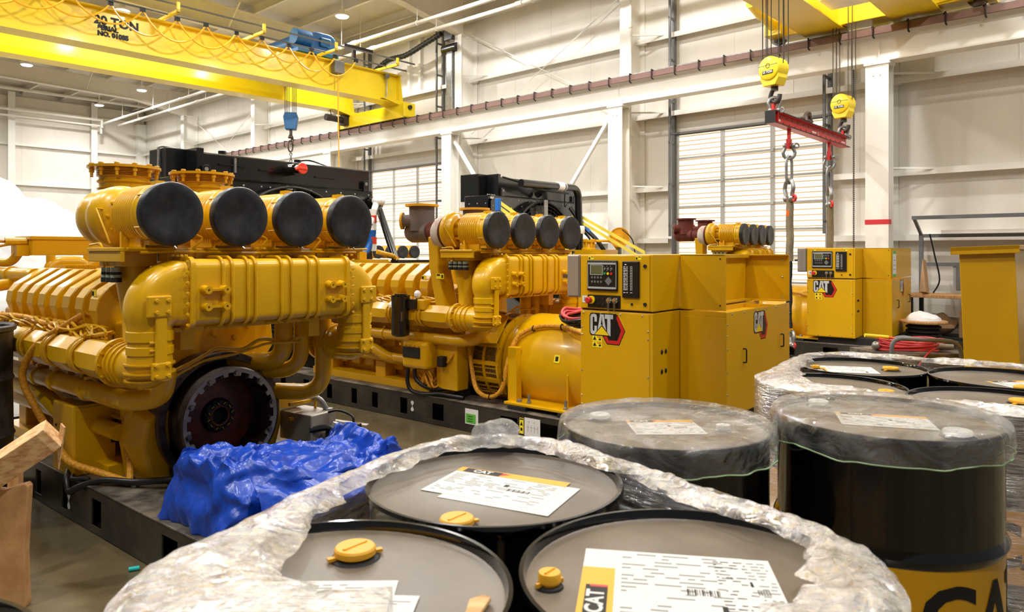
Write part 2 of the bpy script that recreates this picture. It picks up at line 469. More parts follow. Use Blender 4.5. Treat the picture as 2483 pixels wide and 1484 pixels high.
# ceiling: slopes gently up away from the right wall
SL = 1/36.0
m = M(); m.add([(0.12, -16, 8.78), (-30, -16, 8.78+30*SL), (-30, FAR+0.1, 8.78+30*SL), (0.12, FAR+0.1, 8.78),
                (0.12, -16, 8.9), (-30, -16, 8.9+30*SL), (-30, FAR+0.1, 8.9+30*SL), (0.12, FAR+0.1, 8.9)],
               [(0,1,2,3),(4,7,6,5),(0,4,5,1),(1,5,6,2),(2,6,7,3),(3,7,4,0)])
for k in range(24):
    y = -15+k*1.9; m.box(-30, 0, y-0.006, y+0.006, 8.77, 8.775)
ce = struct(m, 'ceiling', CEILM, smooth=0)
for k in range(19):
    x = -0.6-k*1.5; z = 8.5-x*SL
    m = M(); m.box(x-0.006, x+0.006, -16, FAR, z, z+0.27); m.box(x-0.08, x, -16, FAR, z-0.012, z)
    m.obj('purlin', RAFT, ce, smooth=0)
COLT = (-9.6, -4.25, 0.98, 6.34, 11.9, 17.5, 23.6)
for t in COLT[1:]:
    m = M()
    xs = [-0.45, -2.6, -30]; hb = [7.55, 7.95, 7.9+30*SL]
    for i in range(2):
        x0, x1 = xs[i], xs[i+1]; z0, z1 = hb[i], hb[i+1]; u0, u1 = 8.48-x0*SL, 8.48-x1*SL
        m.add([(x0, t-0.008, z0), (x1, t-0.008, z1), (x1, t-0.008, u1), (x0, t-0.008, u0),
               (x0, t+0.008, z0), (x1, t+0.008, z1), (x1, t+0.008, u1), (x0, t+0.008, u0)],
              [(0,1,2,3),(7,6,5,4),(0,4,5,1),(1,5,6,2),(2,6,7,3),(3,7,4,0)])
        for za, zb, h in ((z0, z1, -0.02), (u0, u1, 0.02)):
            m.add([(x0, t-0.13, za), (x1, t-0.13, zb), (x1, t+0.13, zb), (x0, t+0.13, za),
                   (x0, t-0.13, za+h), (x1, t-0.13, zb+h), (x1, t+0.13, zb+h), (x0, t+0.13, za+h)],
                  [(0,1,2,3),(7,6,5,4),(0,4,5,1),(1,5,6,2),(2,6,7,3),(3,7,4,0)])
    m.obj('rafter', RAFT, ce, smooth=0)
# fly braces hanging from the rafters
for t in (11.9, 23.6, 17.5, 6.34):
    for x in (-4.4, -7.5):
        m = M(); m.tube([(x, t-0.1, 7.95-x*SL), (x, t-0.75, 8.5-x*SL)], 0.03, 4); m.obj('fly_brace', RAFT, ce, smooth=0)

# overhead doors of translucent slats, lit from outside
def door(name, y0, y1, label):
    m = M(); random.seed(name)
    m.box(-0.05, -0.02, y0, y1, 0, DTOP)
    m.cur = 1
    rows = 8; h = DTOP/rows
    for r in range(rows):
        n = 5
        for k in range(n):
            z = (r+(k+0.6)/n)*h + random.uniform(-0.012, 0.012)
            m.box(-0.056, -0.048, y0, y1, z-0.011, z+0.011)
    o = struct(m, name, [DOORL, DOORR], smooth=0)
    m = M(); W = (y1-y0)
    for k in range(4):
        y = y0+W*k/3; w_ = 0.045
        m.box(-0.085, -0.05, max(y0, y-w_), min(y1, y+w_), 0, DTOP)
    for r in range(rows+1):
        z = r*h; m.box(-0.078, -0.05, y0, y1, max(0, z-0.022), min(DTOP, z+0.022))
    for k in (1, 2):
        for r in range(1, rows):
            y = y0+W*k/3; m.box(-0.1, -0.08, y-0.03, y+0.03, r*h-0.03, r*h+0.03)
    m.obj('door_frame', DOORF, o, smooth=0)
    m = M(); m.box(-0.17, -0.03, y0-0.1, y1+0.1, DTOP, DTOP+0.035); m.obj('header_seal', TRACK, o, smooth=0)
    for y, s in ((y0, -1), (y1, 1)):
        m = M()
        m.box(-0.15, -0.06, y+s*0.02, y+s*0.09, 0, 8.1)
        m.box(-0.36, -0.32, y+s*0.0, y+s*0.05, 2.0, 8.0)
        for r in range(7):
            m.box(-0.36, -0.1, y+s*0.02, y+s*0.05, 2.2+r*0.9, 2.25+r*0.9)
        m.obj('track', TRACK, o, smooth=0)
    return o
door('door_1', *DOORS[0], '')
door('door_2', *DOORS[1], '')

# ---------------------------------------------------------------- columns
def wall_column(t, label, top=7.6):
    r = thing('wall_column', label, 'column', BL(-0.3, t), BR)
    m = M(); m.box(-0.34, -0.315, -0.13, 0.13, 0, top); m.box(0.265, 0.29, -0.13, 0.13, 0, top)
    m.obj('flange', COLW, r, smooth=0)
    m = M(); m.box(-0.315, 0.265, -0.008, 0.008, 0, top)
    for z in (1.95, 3.09, 4.72, 6.43): m.box(-0.315, 0.265, -0.125, 0.125, z-0.006, z+0.006) if z > 7 else m.box(0.1, 0.265, -0.2, -0.008, z-0.09, z)
    m.obj('web', COLW, r, smooth=0)
    for z in (3.09, 4.72, 6.43):
        m = M(); m.tube([(-0.3, -0.1, z+0.02), (0.12, -0.75, z+0.0)], 0.022, 4); m.obj('fly_brace', COLW, r, smooth=0)
    return r
wl = ['white wall column at the right edge outside the view', 'white wall column behind the pillar with the red band',
      'white wall column left of the right-hand backlit door, carrying a white conduit', 'tall white wall column under the black door motor',
      'white wall column behind the blue hook block, left of the left-hand backlit door', 'white wall column above the left end of the black radiator',
      'white wall column nearest the far corner']
WC = [wall_column(t, wl[i]) for i, t in enumerate(COLT)]
m = M(); m.tube([(-0.36, -0.16, 0.2), (-0.36, -0.16, 7.5)], 0.022, 8)
for z in (1.2, 2.8, 4.2, 6.6): m.box(-0.39, -0.31, -0.2, -0.12, z, z+0.05)
m.obj('conduit', PIPEW, WC[2])
m = M(); m.box(-0.19, 0.19, -0.19, 0.19, 0, 7.9); o = m.obj('wall_column', COLW, None, loc=BL(-0.2, FAR-0.2), rz=BR, smooth=0)
tag(o, 'white corner column where the two walls meet', 'column')
# crane runway: columns, girder, rail, conductor bar with clips
RX = -1.0
def run_column(t, label, band=False):
    r = thing('runway_column', label, 'column', BL(RX, t), BR)
    m = M(); m.box(-0.15, -0.13, -0.18, 0.18, 0, 4.82); m.box(0.13, 0.15, -0.18, 0.18, 0, 4.82); m.obj('flange', COLW, r, smooth=0)
    m = M(); m.box(-0.13, 0.13, -0.008, 0.008, 0, 4.82); m.obj('web', COLW, r, smooth=0)
    m = M(); m.box(-0.17, 0.17, -0.2, 0.2, 4.79, 4.84)
    for y in (-0.05, 0.05): m.bolt((-0.152, y, 4.62), (-1, 0, 0), 0.016, 0.015)
    m.obj('cap_plate', COLW, r, smooth=0)
    if band:
        m = M(); m.box(-0.155, 0.0, -0.185, 0.185, 2.12, 2.2); m.obj('red_band', REDBAND, r, smooth=0)
        r.children[-1]['label'] = 'red band'
    return r
rl = ['white runway pillar outside the view on the right', 'white runway pillar with a red band around it',
      'white runway pillar left of the right-hand backlit door', 'white runway pillar right of the left-hand backlit door',
      'white runway pillar behind the yellow cable below the crane', 'white runway pillar farthest along the runway', 'white runway pillar by the far corner']
for i, t in enumerate(COLT):
    run_column(t-0.08, rl[i], i == 1)
rg = thing('crane_runway', 'long white crane runway girder with a brown rail along its top', 'crane runway', BL(RX, 8, 4.84), BR)
base = (RX, 8, 4.84)
m = M(); m.box(RX-0.15, RX+0.15, -15, FAR-0.5, 4.84, 4.865); m.box(RX-0.008, RX+0.008, -15, FAR-0.5, 4.865, 5.36)
m.box(RX-0.15, RX+0.15, -15, FAR-0.5, 5.36, 5.385)
for t in COLT: m.box(RX-0.03, RX+0.03, t-0.09, t-0.075, 4.865, 5.36)
bobj(m, 'girder', COLW, rg, base, smooth=0)
m = M(); m.box(RX-0.2, RX-0.15, -15, FAR-0.5, 5.29, 5.40); m.box(RX-0.2, RX+0.16, -15, FAR-0.5, 5.385, 5.40); bobj(m, 'conductor_bar', BROWN, rg, base, smooth=0)
m = M(); m.box(RX-0.03, RX+0.03, -15, FAR-0.5, 5.40, 5.47); m.box(RX-0.06, RX+0.06, -15, FAR-0.5, 5.40, 5.415); bobj(m, 'crane_rail', STEEL, rg, base, smooth=0)
m = M(); m.tube(fillet([(-0.08, 0.0, 0.58), (-0.09, 0.05, 0.60), (-0.225, 0.0, 0.59), (-0.225, 0, 0.41), (-0.16, 0, 0.40)], 0.03, 4), 0.015, 6)
clip = m.obj('rail_clip', CLIP, rg); clip.location = (0, -16, 0)
for k in range(1, 68):
    c = clip.copy(); COL.objects.link(c); c.parent = rg; c.location = (0, -16+k*0.53, 0)
# knee braces between runway columns
def brace(t0, z0, t1, z1, label):
    m = M(); m.tube([(0, 0, 0), (0, t1-t0, z1-z0)], 0.055, 4); o = m.obj('knee_brace', COLW, None, smooth=0, loc=BL(RX+0.02, t0, z0), rz=BR)
    tag(o, label, 'brace')
brace(6.1, 4.6, 3.7, 1.5, 'white diagonal brace running down right from the pillar beside the left door')
brace(1.15, 4.6, 3.5, 1.5, 'white diagonal brace running down left from the pillar beside the right door')
def rods(t0, t1, z0, z1, lab):
    for i, (a, b) in enumerate((((t0, z0), (t1, z1)), ((t0, z1), (t1, z0)))):
        m = M(); m.tube([(-0.25, a[0], a[1]), (-0.25, b[0], b[1])], 0.012, 6)
        o = m.obj('tie_rod', COLW, None, loc=P0, rz=BR); tag(o, lab[i], 'rod')
rods(1.2, 6.2, 7.6, 4.9, ('thin white tie rod falling from right to left on the upper wall', 'thin white tie rod falling from left to right on the upper wall'))
rods(17.7, 23.4, 7.4, 4.4, ('thin tie rod rising left near the far corner', 'thin tie rod rising right near the far corner'))
# sprinkler pipes
for x, lab in ((-2.2, 'upper white sprinkler pipe running the length of the hall under the roof'), (-1.55, 'lower white sprinkler pipe nearer the right-hand wall')):
    r = thing('sprinkler_pipe', lab, 'pipe', BL(x, 10, 7.5), BR)
    m = M(); m.cyl((0, -20, -0.08), (0, 18.3, 0.08), 0.052, n=14)
    for k in range(7): m.cyl((0, -18+k*5.6, -0.07+k*0.024), (0, -17.8+k*5.6, -0.07+k*0.024), 0.066, n=14)
    m.obj('pipe', PIPEW, r)
    for k in range(11):
        m = M(); y = -17+k*3.3; m.cyl((0, y, 0.05), (0, y, 1.25), 0.01, n=6); m.torus((0, y, -0.08+0.16*(y+20)/38.3), (0, 1, 0), 0.058, 0.009, 16, 6)
        m.obj('hanger', PIPEW, r)
for t, z, x0, x1, rr, lab in ((27.0, 8.35, -0.4, -16, 0.06, 'white cross pipe under the roof near the end wall'), (28.5, 7.75, -2.2, -16, 0.055, 'upper one of two white pipes along the end wall'),
                      (28.6, 7.5, -2.2, -16, 0.045, 'lower one of two white pipes along the end wall')):
    m = M(); m.tube(fillet([(0, 0, 0), (x1-x0, 0, 0)], 0.1), rr, 10)
    if t > 28: m.tube([(0, 0, 0.05), (0, 0, -0.35)], rr*1.1, 10)
    o = m.obj('branch_pipe', PIPEW, None, loc=BL(x0, t, z), rz=BR); tag(o, lab, 'pipe')
# wall motor of the left door with its flexible duct
r = thing('door_motor', 'black door motor fixed high on the wall column', 'motor', BL(-0.62, 6.62, 7.25), BR)
m = M(); m.box(-0.14, 0.14, -0.16, 0.16, 0.2, 0.62); m.obj('control_box', BLACK, r, bevel=0.02)
m = M(); m.cyl((0, -0.25, 0.0), (0, 0.3, 0.0), 0.13, n=16); m.cyl((0.05, -0.2, -0.16), (0.05, 0.16, -0.16), 0.07); m.obj('motor', BLACK, r)
m = M(); m.box(-0.09, 0.12, -0.11, 0.11, -2.3, -0.1); m.obj('lift_mast', GALV, r, bevel=0.01)
pts = spl([(-0.1, 0.3, 0.45), (-0.1, 1.0, 0.3), (-0.12, 1.8, 0.12), (-0.12, 2.6, 0.12), (-0.12, 3.3, -0.1), (-0.12, 4.0, -0.15)], 12)
m = M(); m.tube(pts, [0.07+0.014*(k % 2) for k in range(len(pts))], 10); m.obj('flexible_duct', HOSE, r, smooth=20)
m = M(); m.cyl((-0.12, 4.0, -0.15), (-0.12, 4.35, -0.17), 0.17, n=20); m.obj('fan_end', GREYP, r)

# ---------------------------------------------------------------- high-bay lamps
def lamp_proto():
    r = thing('high_bay_lamp', 'lamp', 'lamp')
    m = M(); m.lathe([(0.02, 0.5), (0.02, 0.16), (0.07, 0.15), (0.08, 0.05), (0.17, 0.03), (0.19, -0.02), (0.175, -0.02)], (0, 0, 0), (0, 0, 1), 20)
    m.obj('housing', WHITE, r)
    m = M(); m.lathe([(0.172, 0), (0.15, -0.03), (0.001, -0.045)], (0, 0, -0.018), (0, 0, 1), 20); m.obj('lens', LENS, r)
    ld = bpy.data.lights.new('lamp_light', 'AREA'); ld.shape = 'DISK'; ld.size = 0.36; ld.energy = LAMP_W; ld.color = (1.0, 0.985, 0.955)
    lo = bpy.data.objects.new('lamp_light', ld); COL.objects.link(lo); lo.parent = r; lo.location = (0, 0, -0.07)
    return r
LL = {(-2.8, 8.6): 'glaring lamp above the end of the left crane, near the white pipes', (-6.9, 12.7): 'lamp showing just over the top edge of the left crane girder',
      (-7.0, 21.1): 'lamp below the crane girder at the far left', (-2.9, 22.0): 'lamp below the crane girder near the far corner', (-3.0, 26.4): 'farthest lamp, close to the end wall'}
lp = lamp_proto(); first = True
spots = list(LL) + [(x, t) for x in (-2.8, -7, -11.5, -16) for t in (-8.5, -4.2, 0.2, 4.4, 8.6, 12.8, 17.2, 21.6, 26.2) if not (x > -8 and t > 7.5 and (x, t) not in ((-2.8, 12.8), (-2.8, 17.2), (-7, 8.6), (-7, 17.2)))]
for s_ in spots:
    o = lp if first else dup(lp)
    first = False
    o.location = BL(s_[0], s_[1], (8.02 if s_ in LL else 7.9)-s_[0]*SL*0.5)
    o['label'] = LL.get(s_, 'white high-bay lamp under the roof, out of the view')
    o['group'] = 'high-bay lamps'

# ---------------------------------------------------------------- crane 1 (left, 20 ton)
c1 = thing('bridge_crane', 'yellow double-girder overhead crane marked 20 TON at upper left', 'crane', BL(RX, 9.5, 5.40), BR)
base = (RX, 9.5, 5.47); XE = -23.0
def girder(t, z0, z1, wdt, name='girder'):
    m = M()
    m.box(XE, RX-0.15, t-0.01, t+0.01, z0, z1); m.box(XE, RX-0.15, t+wdt*0.5, t+wdt*0.5+0.02, z0, z1)
    m.box(XE, RX-0.1, t-0.12, t+wdt*0.5+0.14, z0-0.025, z0); m.box(XE, RX-0.1, t-0.16, t+wdt*0.5+0.18, z1, z1+0.03)
    m.add([(RX-0.15, t-0.12, z0), (RX-0.15, t+wdt*.5+.14, z0), (RX-0.15, t+wdt*.5+.18, z1), (RX-0.15, t-0.16, z1),
           (RX+0.02, t-0.12, z0-0.1), (RX+0.02, t+wdt*.5+.14, z0-0.1), (RX-0.12, t+wdt*.5+.18, z1), (RX-0.12, t-0.16, z1)],
          [(0,1,2,3),(4,7,6,5),(0,4,5,1),(1,5,6,2),(2,6,7,3),(3,7,4,0)])
    return m
m = girder(8.35, 5.98, 6.72, 0.5); bobj(m, 'front_girder', CRANE, c1, base, smooth=0)
m = girder(10.7, 6.05, 6.74, 0.5); bobj(m, 'rear_girder', CRANE, c1, base, smooth=0)
m = M(); m.box(RX-0.17, RX+0.17, 7.95, 11.15, 5.53, 5.93)
m.box(RX-0.2, RX+0.2, 7.93, 8.0, 5.55, 5.95); m.box(RX-0.2, RX+0.2, 11.1, 11.2, 5.5, 5.95)
bobj(m, 'end_truck', CRANE, c1, base, smooth=0, bevel=0.01)
for t0, t1 in ((8.2, 9.0), (10.55, 11.1)):
    m = M()
    m.prism([(-0.75, 6.02), (0.0, 6.02), (0.05, 5.92), (-0.15, 5.90)], 0, 0.02, frame((RX, t0, 0), (1, 0, 0), (0, 0, 1)))
    m.prism([(-0.75, 6.02), (0.0, 6.02), (0.05, 5.92), (-0.15, 5.90)], 0, 0.02, frame((RX, t1-0.2, 0), (1, 0, 0), (0, 0, 1)))
    m.add([(RX-0.75, t0, 6.02), (RX-0.75, t1-0.2, 6.02), (RX-0.15, t1-0.2, 5.9), (RX-0.15, t0, 5.9)], [(0, 1, 2, 3)])
    m.box(RX-0.17, RX+0.15, t0, t1-0.1, 5.9, 6.02)
    bobj(m, 'gusset', CRANE, c1, base, smooth=0)
for t in (8.2, 10.9):
    m = M(); m.cyl((RX-0.05, t, 5.56), (RX+0.05, t, 5.56), 0.1, n=24); bobj(m, 'wheel', DKSTEEL, c1, base)
m = M(); m.cyl((RX-0.2, 10.75, 5.75), (RX-0.75, 10.75, 5.78), 0.09, n=16); m.cyl((RX-0.75, 10.75, 5.78), (RX-0.9, 10.75, 5.785), 0.1, n=16)
m.box(RX-0.35, RX-0.15, 10.6, 10.9, 5.62, 5.9)
bobj(m, 'travel_motor', CLIP, c1, base)
m = M(); m.tube(spl([(RX-0.7, 10.75, 5.86), (RX-0.72, 10.78, 6.1), (RX-0.5, 10.8, 6.2)], 6), 0.012, 6); bobj(m, 'motor_lead', HOSE, c1, base)
m = M(); m.cyl((RX-0.02, 7.93, 5.82), (RX-0.02, 7.86, 5.82), 0.06, n=16); bobj(m, 'buffer', RUBBER, c1, base)
# lettering on the web
m = M()
for txt, sz, dz in (('20 TON', 0.25, 6.50), ('SERIAL', 0.13, 6.35), ('NO. 01085', 0.13, 6.23)):
    m.text(txt, sz, frame((-8.55 if sz > 0.2 else (-8.72 if txt == 'SERIAL' else -8.62), 8.338, dz), (1, 0, 0), (0, 0, 1)), 0.012)
bobj(m, 'lettering', INK, c1, base, smooth=0)
# top conduit rails on outrigger arms, and festoon cables
for t, z in ((7.95, 6.83), (7.6, 6.96)):
    m = M(); m.tube([(XE, t, z), (RX-0.1, t, z)], 0.022, 6); bobj(m, 'festoon_rail', TRACK, c1, base)
for k in range(10):
    x = RX-0.8-k*1.95
    m = M(); m.box(x-0.03, x+0.03, 7.45, 8.5, 6.77, 6.83); m.box(x-0.03, x+0.03, 7.45, 7.5, 6.77, 6.98); bobj(m, 'outrigger_arm', CRANE, c1, base, smooth=0)
for off, t, dq in ((1.83, 7.93, 1.34), (2.43, 8.0, 1.34)):
    for k in range(12):
        q0 = off+k*dq; pts = []
        sag = 0.46 + 0.05*math.sin(k*2.1+off)
        for i in range(17):
            u = i/16; pts.append((RX-q0-u*dq, t+0.02*math.sin(u*6), 6.78-sag*(1-(2*u-1)**2)**0.85))
        m = M(); m.tube(pts, 0.019, 6); bobj(m, 'festoon_cable', BUNG, c1, base)
        m = M(); m.box(RX-q0-0.05, RX-q0+0.05, t-0.03, t+0.03, 6.74, 6.83); bobj(m, 'cable_trolley', INK, c1, base, smooth=0)
m = M(); m.box(RX-2.35, RX-2.05, 8.12, 8.3, 6.42, 6.74); bobj(m, 'junction_box', GREYP, c1, base, smooth=0, bevel=0.01)
m = M(); m.box(RX-0.62, RX-0.5, 8.2, 8.3, 6.6, 6.75); m.tube(fillet([(RX-0.56, 8.26, 6.6), (RX-0.56, 8.26, 6.05), (RX-0.7, 8.3, 6.0)], 0.1), 0.016, 8); bobj(m, 'conduit', GALV, c1, base)
m = M(); m.tube(spl([(RX-2.2, 8.2, 6.42), (RX-2.2, 8.2, 5.6), (RX-2.18, 8.2, 4.2), (RX-2.15, 8.2, 2.2)], 4), 0.016, 8); bobj(m, 'pendant_cable', BUNG, c1, base)
# hoist trolley
m = M(); m.box(RX-0.22-3.1, RX-0.22-1.9, 8.3, 11.0, 6.82, 6.92); bobj(m, 'trolley_frame', BLUE, c1, base, smooth=0, bevel=0.01)
m = M(); m.cyl((RX-0.22-2.7, 8.9, 7.2), (RX-0.22-2.7, 10.6, 7.2), 0.24, n=24); bobj(m, 'rope_drum', BLUE, c1, base)
m = M()
pl = [(0.24*math.cos(a)*1.0+0.0, 0.27*math.sin(a)) for a in [PI/2+PI*k/10 for k in range(11)]]
pl = [(p[0]-0.35, p[1]) for p in pl]+[(0.35-p[0]-0.35, -p[1]) for p in pl]
m.prism(pl, 0, 0.2, frame((RX-0.22-2.05, 8.72, 7.22), (1, 0, 0), (0, 0, 1)))
m.box(RX-0.22-2.35, RX-0.22-2.05, 8.42, 8.52, 7.12, 7.34)
bobj(m, 'gearbox', BLUE, c1, base, smooth=40, bevel=0.02)
m = M(); m.cyl((RX-0.22-3.05, 8.6, 7.26), (RX-0.22-2.6, 8.6, 7.26), 0.2, n=20); bobj(m, 'hoist_motor', BLUE, c1, base)
m = M(); m.tube([(RX-1.6, 8.35, 6.9), (RX-1.6, 8.35, 7.3)], 0.06, 4); bobj(m, 'tow_post', CLIP, c1, base, smooth=0)
m = M(); m.box(RX-1.9, RX-1.0, 8.3, 8.36, 7.22, 7.3); bobj(m, 'tow_arm', CLIP, c1, base, smooth=0)
# hook block 1 (blue)
def rope_set(name, root, base_, pts, z0, z1, r=0.008):
    m = M()
    for x, y in pts: m.cyl((x, y, z0), (x, y, z1), r, n=6, caps=False)
    return m
hx, hy = RX-2.75, 9.6
h1 = thing('hook_block', 'blue hook block hanging from the left crane over the black radiator', 'hook block', BL(hx, hy, 5.0), BR)
m = M()
for dx in (-0.17, -0.13, -0.09, -0.04, 0.06, 0.1, 0.14, 0.18): m.cyl((dx, 0.02, 0.25), (dx, 0.02, 1.95), 0.008, n=6)
m.obj('wire_rope', ROPE, h1)
m = M(); m.prism([(-0.14, -0.22), (0.14, -0.22), (0.19, 0.12), (0.15, 0.24), (-0.15, 0.24), (-0.19, 0.12)], -0.13, 0.13, frame((0, 0, 0.18), (0.8, -0.6, 0), (0, 0, 1)))
m.obj('block_body', BLUE, h1, smooth=0, bevel=0.02)
m = M(); m.cyl((0, 0, -0.2), (0, 0, 0), 0.04)
m.torus((0, 0, -0.3), (0.6, -0.8, 0), 0.1, 0.04, 20, 10, -PI*0.6, PI*0.9); m.obj('hook', DKSTEEL, h1)
m = M(); m.tube([(0.07*math.cos(a), 0.02, -0.48+0.15*math.sin(a)) for a in [2*PI*k/20 for k in range(20)]], 0.022, 8, True)
for k in range(4): m.torus((0, 0, -0.7-k*0.09), (1, 0, 0) if k % 2 else (0, 1, 0), 0.035, 0.012, 14, 6)
m.obj('chain', DKSTEEL, h1)
m = M(); m.tube(spl([(0, 0, -1.03), (0, 0, -1.12), (-0.06, 0.03, -1.22), (-0.07, 0.03, -1.34), (0.0, 0, -1.4), (0.08, -0.03, -1.36), (0.1, -0.04, -1.26)], 5), 0.026, 8); m.obj('chain_hook', RED, h1)

# ---------------------------------------------------------------- crane 2 (right, 15 ton hooks)
c2 = thing('bridge_crane', 'yellow overhead crane running out of the picture at upper right', 'crane', BL(RX, -4.2, 5.47), BR)
base = (RX, -4.2, 5.47)
for t0, t1, nm in ((-3.75, -3.18, 'front_girder'), (-5.2, -4.6, 'rear_girder')):
    m = M(); m.box(XE, RX+0.1, t0, t1, 5.52, 6.5); m.box(XE, RX+0.1, t0-0.06, t1+0.06, 5.5, 5.525); bobj(m, nm, CRANE, c2, base, smooth=0)
m = M(); m.box(RX-0.25, RX+0.2, -5.7, -2.7, 5.55, 5.95); bobj(m, 'end_truck', CRANE, c2, base, smooth=0, bevel=0.01)
m = M(); m.prism([(-5.95, 5.62), (-5.1, 5.56), (-5.1, 6.3), (-5.95, 6.3)], RX-0.28, RX+0.22, Matrix(((0, 0, 1, 0), (1, 0, 0, 0), (0, 1, 0, 0), (0, 0, 0, 1))))
bobj(m, 'wheel_housing', CRANE, c2, base, smooth=0, bevel=0.01)
for t in (-5.75, -2.62):
    m = M(); m.cyl((RX-0.06, t, 5.62), (RX+0.06, t, 5.62), 0.15, n=28); bobj(m, 'wheel', DKSTEEL, c2, base)
m = M(); m.cyl((RX-0.42, -5.7, 5.72), (RX-0.28, -5.7, 5.72), 0.15, n=24); bobj(m, 'wheel_cap', CRANE, c2, base)
m = M(); m.box(RX-0.3, RX+0.15, -6.0, -5.88, 5.5, 6.3); bobj(m, 'bumper_plate', HOOKY, c2, base, smooth=0)
m = M(); m.cyl((RX-0.3, -2.68, 5.68), (RX-0.75, -2.62, 5.86), 0.09, n=16); m.box(RX-0.42, RX-0.12, -2.82, -2.52, 5.56, 5.84)
m.cyl((RX-0.75, -2.62, 5.86), (RX-1.1, -2.58, 6.0), 0.11, n=16); m.cyl((RX-0.43, -2.67, 5.7), (RX-0.28, -2.67, 5.7), 0.1)
bobj(m, 'travel_drive', HOOKY, c2, base)
m = M(); m.tube(spl([(RX-1.3, -2.85, 6.05), (RX-1.8, -2.85, 6.1), (RX-2.3, -2.85, 6.35), (RX-2.9, -2.9, 6.3)], 6), 0.02, 6); bobj(m, 'motor_lead', BUNG, c2, base)
m = M(); m.box(RX-1.5, RX-0.9, -4.5, -3.85, 5.62, 5.8); bobj(m, 'walkway_lamp', WHITE, c2, base, smooth=0)

# hook blocks, spreader and rigging under crane 2
SDIR = Vector((BC, BS, 0))
HK1 = Vector((3.657, 10.063, 0)); HK2 = Vector((5.639, 12.264, 0))
def hook_block(pos, z, label, tilt):
    r = thing('hook_block', label, 'hook block', (pos.x, pos.y, z), BR+tilt, 'yellow hook blocks')
    m = M()
    for dy in (-0.17, -0.10, 0.11, 0.17): 
        for dx in (-0.02, 0.09): m.cyl((dx, dy, 0.05), (dx, dy, 3.2), 0.0075, n=6, caps=False)
    m.obj('wire_rope', ROPE, r)
    m = M(); m.lathe([(0.14, -0.13), (0.166, -0.115), (0.166, 0.06), (0.16, 0.12), (0.13, 0.14)], (0, 0, 0), (1, 0, 0), 32)
    m.prism([(-0.13, -0.02), (0.13, -0.02), (0.15, -0.14), (0.1, -0.24), (-0.1, -0.24), (-0.15, -0.14)], -0.10, 0.10, frame((0, 0, 0), (0, -1, 0), (0, 0, 1)) @ Matrix.Scale(-1, 4, (0, 0, 1)))
    m.obj('block_body', HOOKY, r, bevel=0.008)
    m = M(); m.box(-0.138, -0.13, -0.085, 0.085, -0.08, -0.035); m.cur = 1
    m.text('15 TON', 0.046, frame((-0.14, 0, -0.058), (0, -1, 0), (0, 0, 1)), 0.002)
    m.cur = 0; m.torus((-0.131, 0, 0.03), (1, 0, 0), 0.03, 0.004, 16, 6); m.box(-0.1315, -0.13, -0.158, 0.158, 0.035, 0.04)
    m.obj('capacity_plate', [INK, PAPER], r)
    m = M(); m.cyl((0.02, 0, -0.24), (0.02, 0, -0.3), 0.05, n=16)
    m.tube(spl([(0.02, 0, -0.28), (0.02, 0.05, -0.36), (0.02, 0.07, -0.47), (0.02, 0.0, -0.56), (0.02, -0.08, -0.52), (0.02, -0.1, -0.43)], 6),
           [0.03, 0.032, 0.034, 0.036, 0.038, 0.04]*5+[0.03], 10) if False else m.tube(spl([(0.02, 0, -0.26), (0.02, 0.045, -0.31), (0.02, 0.065, -0.39), (0.02, 0.0, -0.46), (0.02, -0.07, -0.43), (0.02, -0.085, -0.36)], 6), 0.032, 10)
    m.obj('hook', ROPE, r)
    return r
Z1 = 1.65+(612-168)/FOC*HK1.y; Z2 = 1.65+(612-253)/FOC*HK2.y
hook_block(HK1, Z1, 'larger yellow hook block marked 15 TON, at the near end of the red beam', -0.26)
hook_block(HK2, Z2, 'smaller-looking yellow hook block marked 15 TON, at the far end of the red beam', -0.20)
def shackle(pos, z, R, r_, label, up=True, yaw=0.0, pin=RED, cat='shackle'):
    """bow shackle, z = centre of the bow"""
    o = thing('bow_shackle', label, cat, (pos.x, pos.y, z), BR+yaw)
    s = 1 if up else -1
    pts = [(0, -R*0.62, -s*R*1.25), (0, -R*0.8, -s*R*0.6), (0, -R, 0), (0, -R*0.7, s*R*0.72), (0, 0, s*R), (0, R*0.7, s*R*0.72), (0, R, 0), (0, R*0.8, -s*R*0.6), (0, R*0.62, -s*R*1.25)]
    m = M(); m.tube(spl(pts, 5), r_, 10); m.sphere((0, -R*0.62, -s*R*1.3), r_*1.7, n=12, m=8); m.sphere((0, R*0.62, -s*R*1.3), r_*1.7, n=12, m=8)
    m.obj('bow', GALV, o)
    m = M(); m.cyl((0, -R*0.95, -s*R*1.3), (0, R*0.95, -s*R*1.3), r_*0.9, n=12); m.torus((0, -R*1.25, -s*R*1.3), (1, 0, 0), r_*1.4, r_*0.55, 14, 6)
    m.obj('pin', pin, o)
    return o
zb1 = 1.65+(612-300)/FOC*9.6; 
ZB = 3.455
BV = (HK2-HK1); BLN = BV.length; BDIR = BV.normalized()
shackle(HK1+SDIR*0.02, Z1-0.47, 0.078, 0.022, 'grey bow shackle joining the nearer yellow hook to the red beam', yaw=0.4, pin=GALV)
shackle(HK2+SDIR*0.02, Z2-0.455, 0.078, 0.022, 'grey bow shackle joining the farther yellow hook to the red beam', yaw=0.7, pin=GALV)
sp = thing('spreader_beam', 'red steel spreader beam hung between the two yellow hooks', 'lifting beam', (HK1.x, HK1.y, ZB), math.atan2(BDIR.y, BDIR.x))
m = M(); L_ = BLN+0.12
m.box(-0.12, L_, -0.012, 0.012, 0.0, 0.15); m.box(-0.12, L_, -0.075, 0.075, 0.15, 0.163); m.box(-0.12, L_, -0.075, 0.075, -0.013, 0.0)
m.box(-0.01, 0.005, -0.07, 0.07, 0, 0.15)
m.obj('beam', RED, sp, smooth=0, bevel=0.003)
m = M()
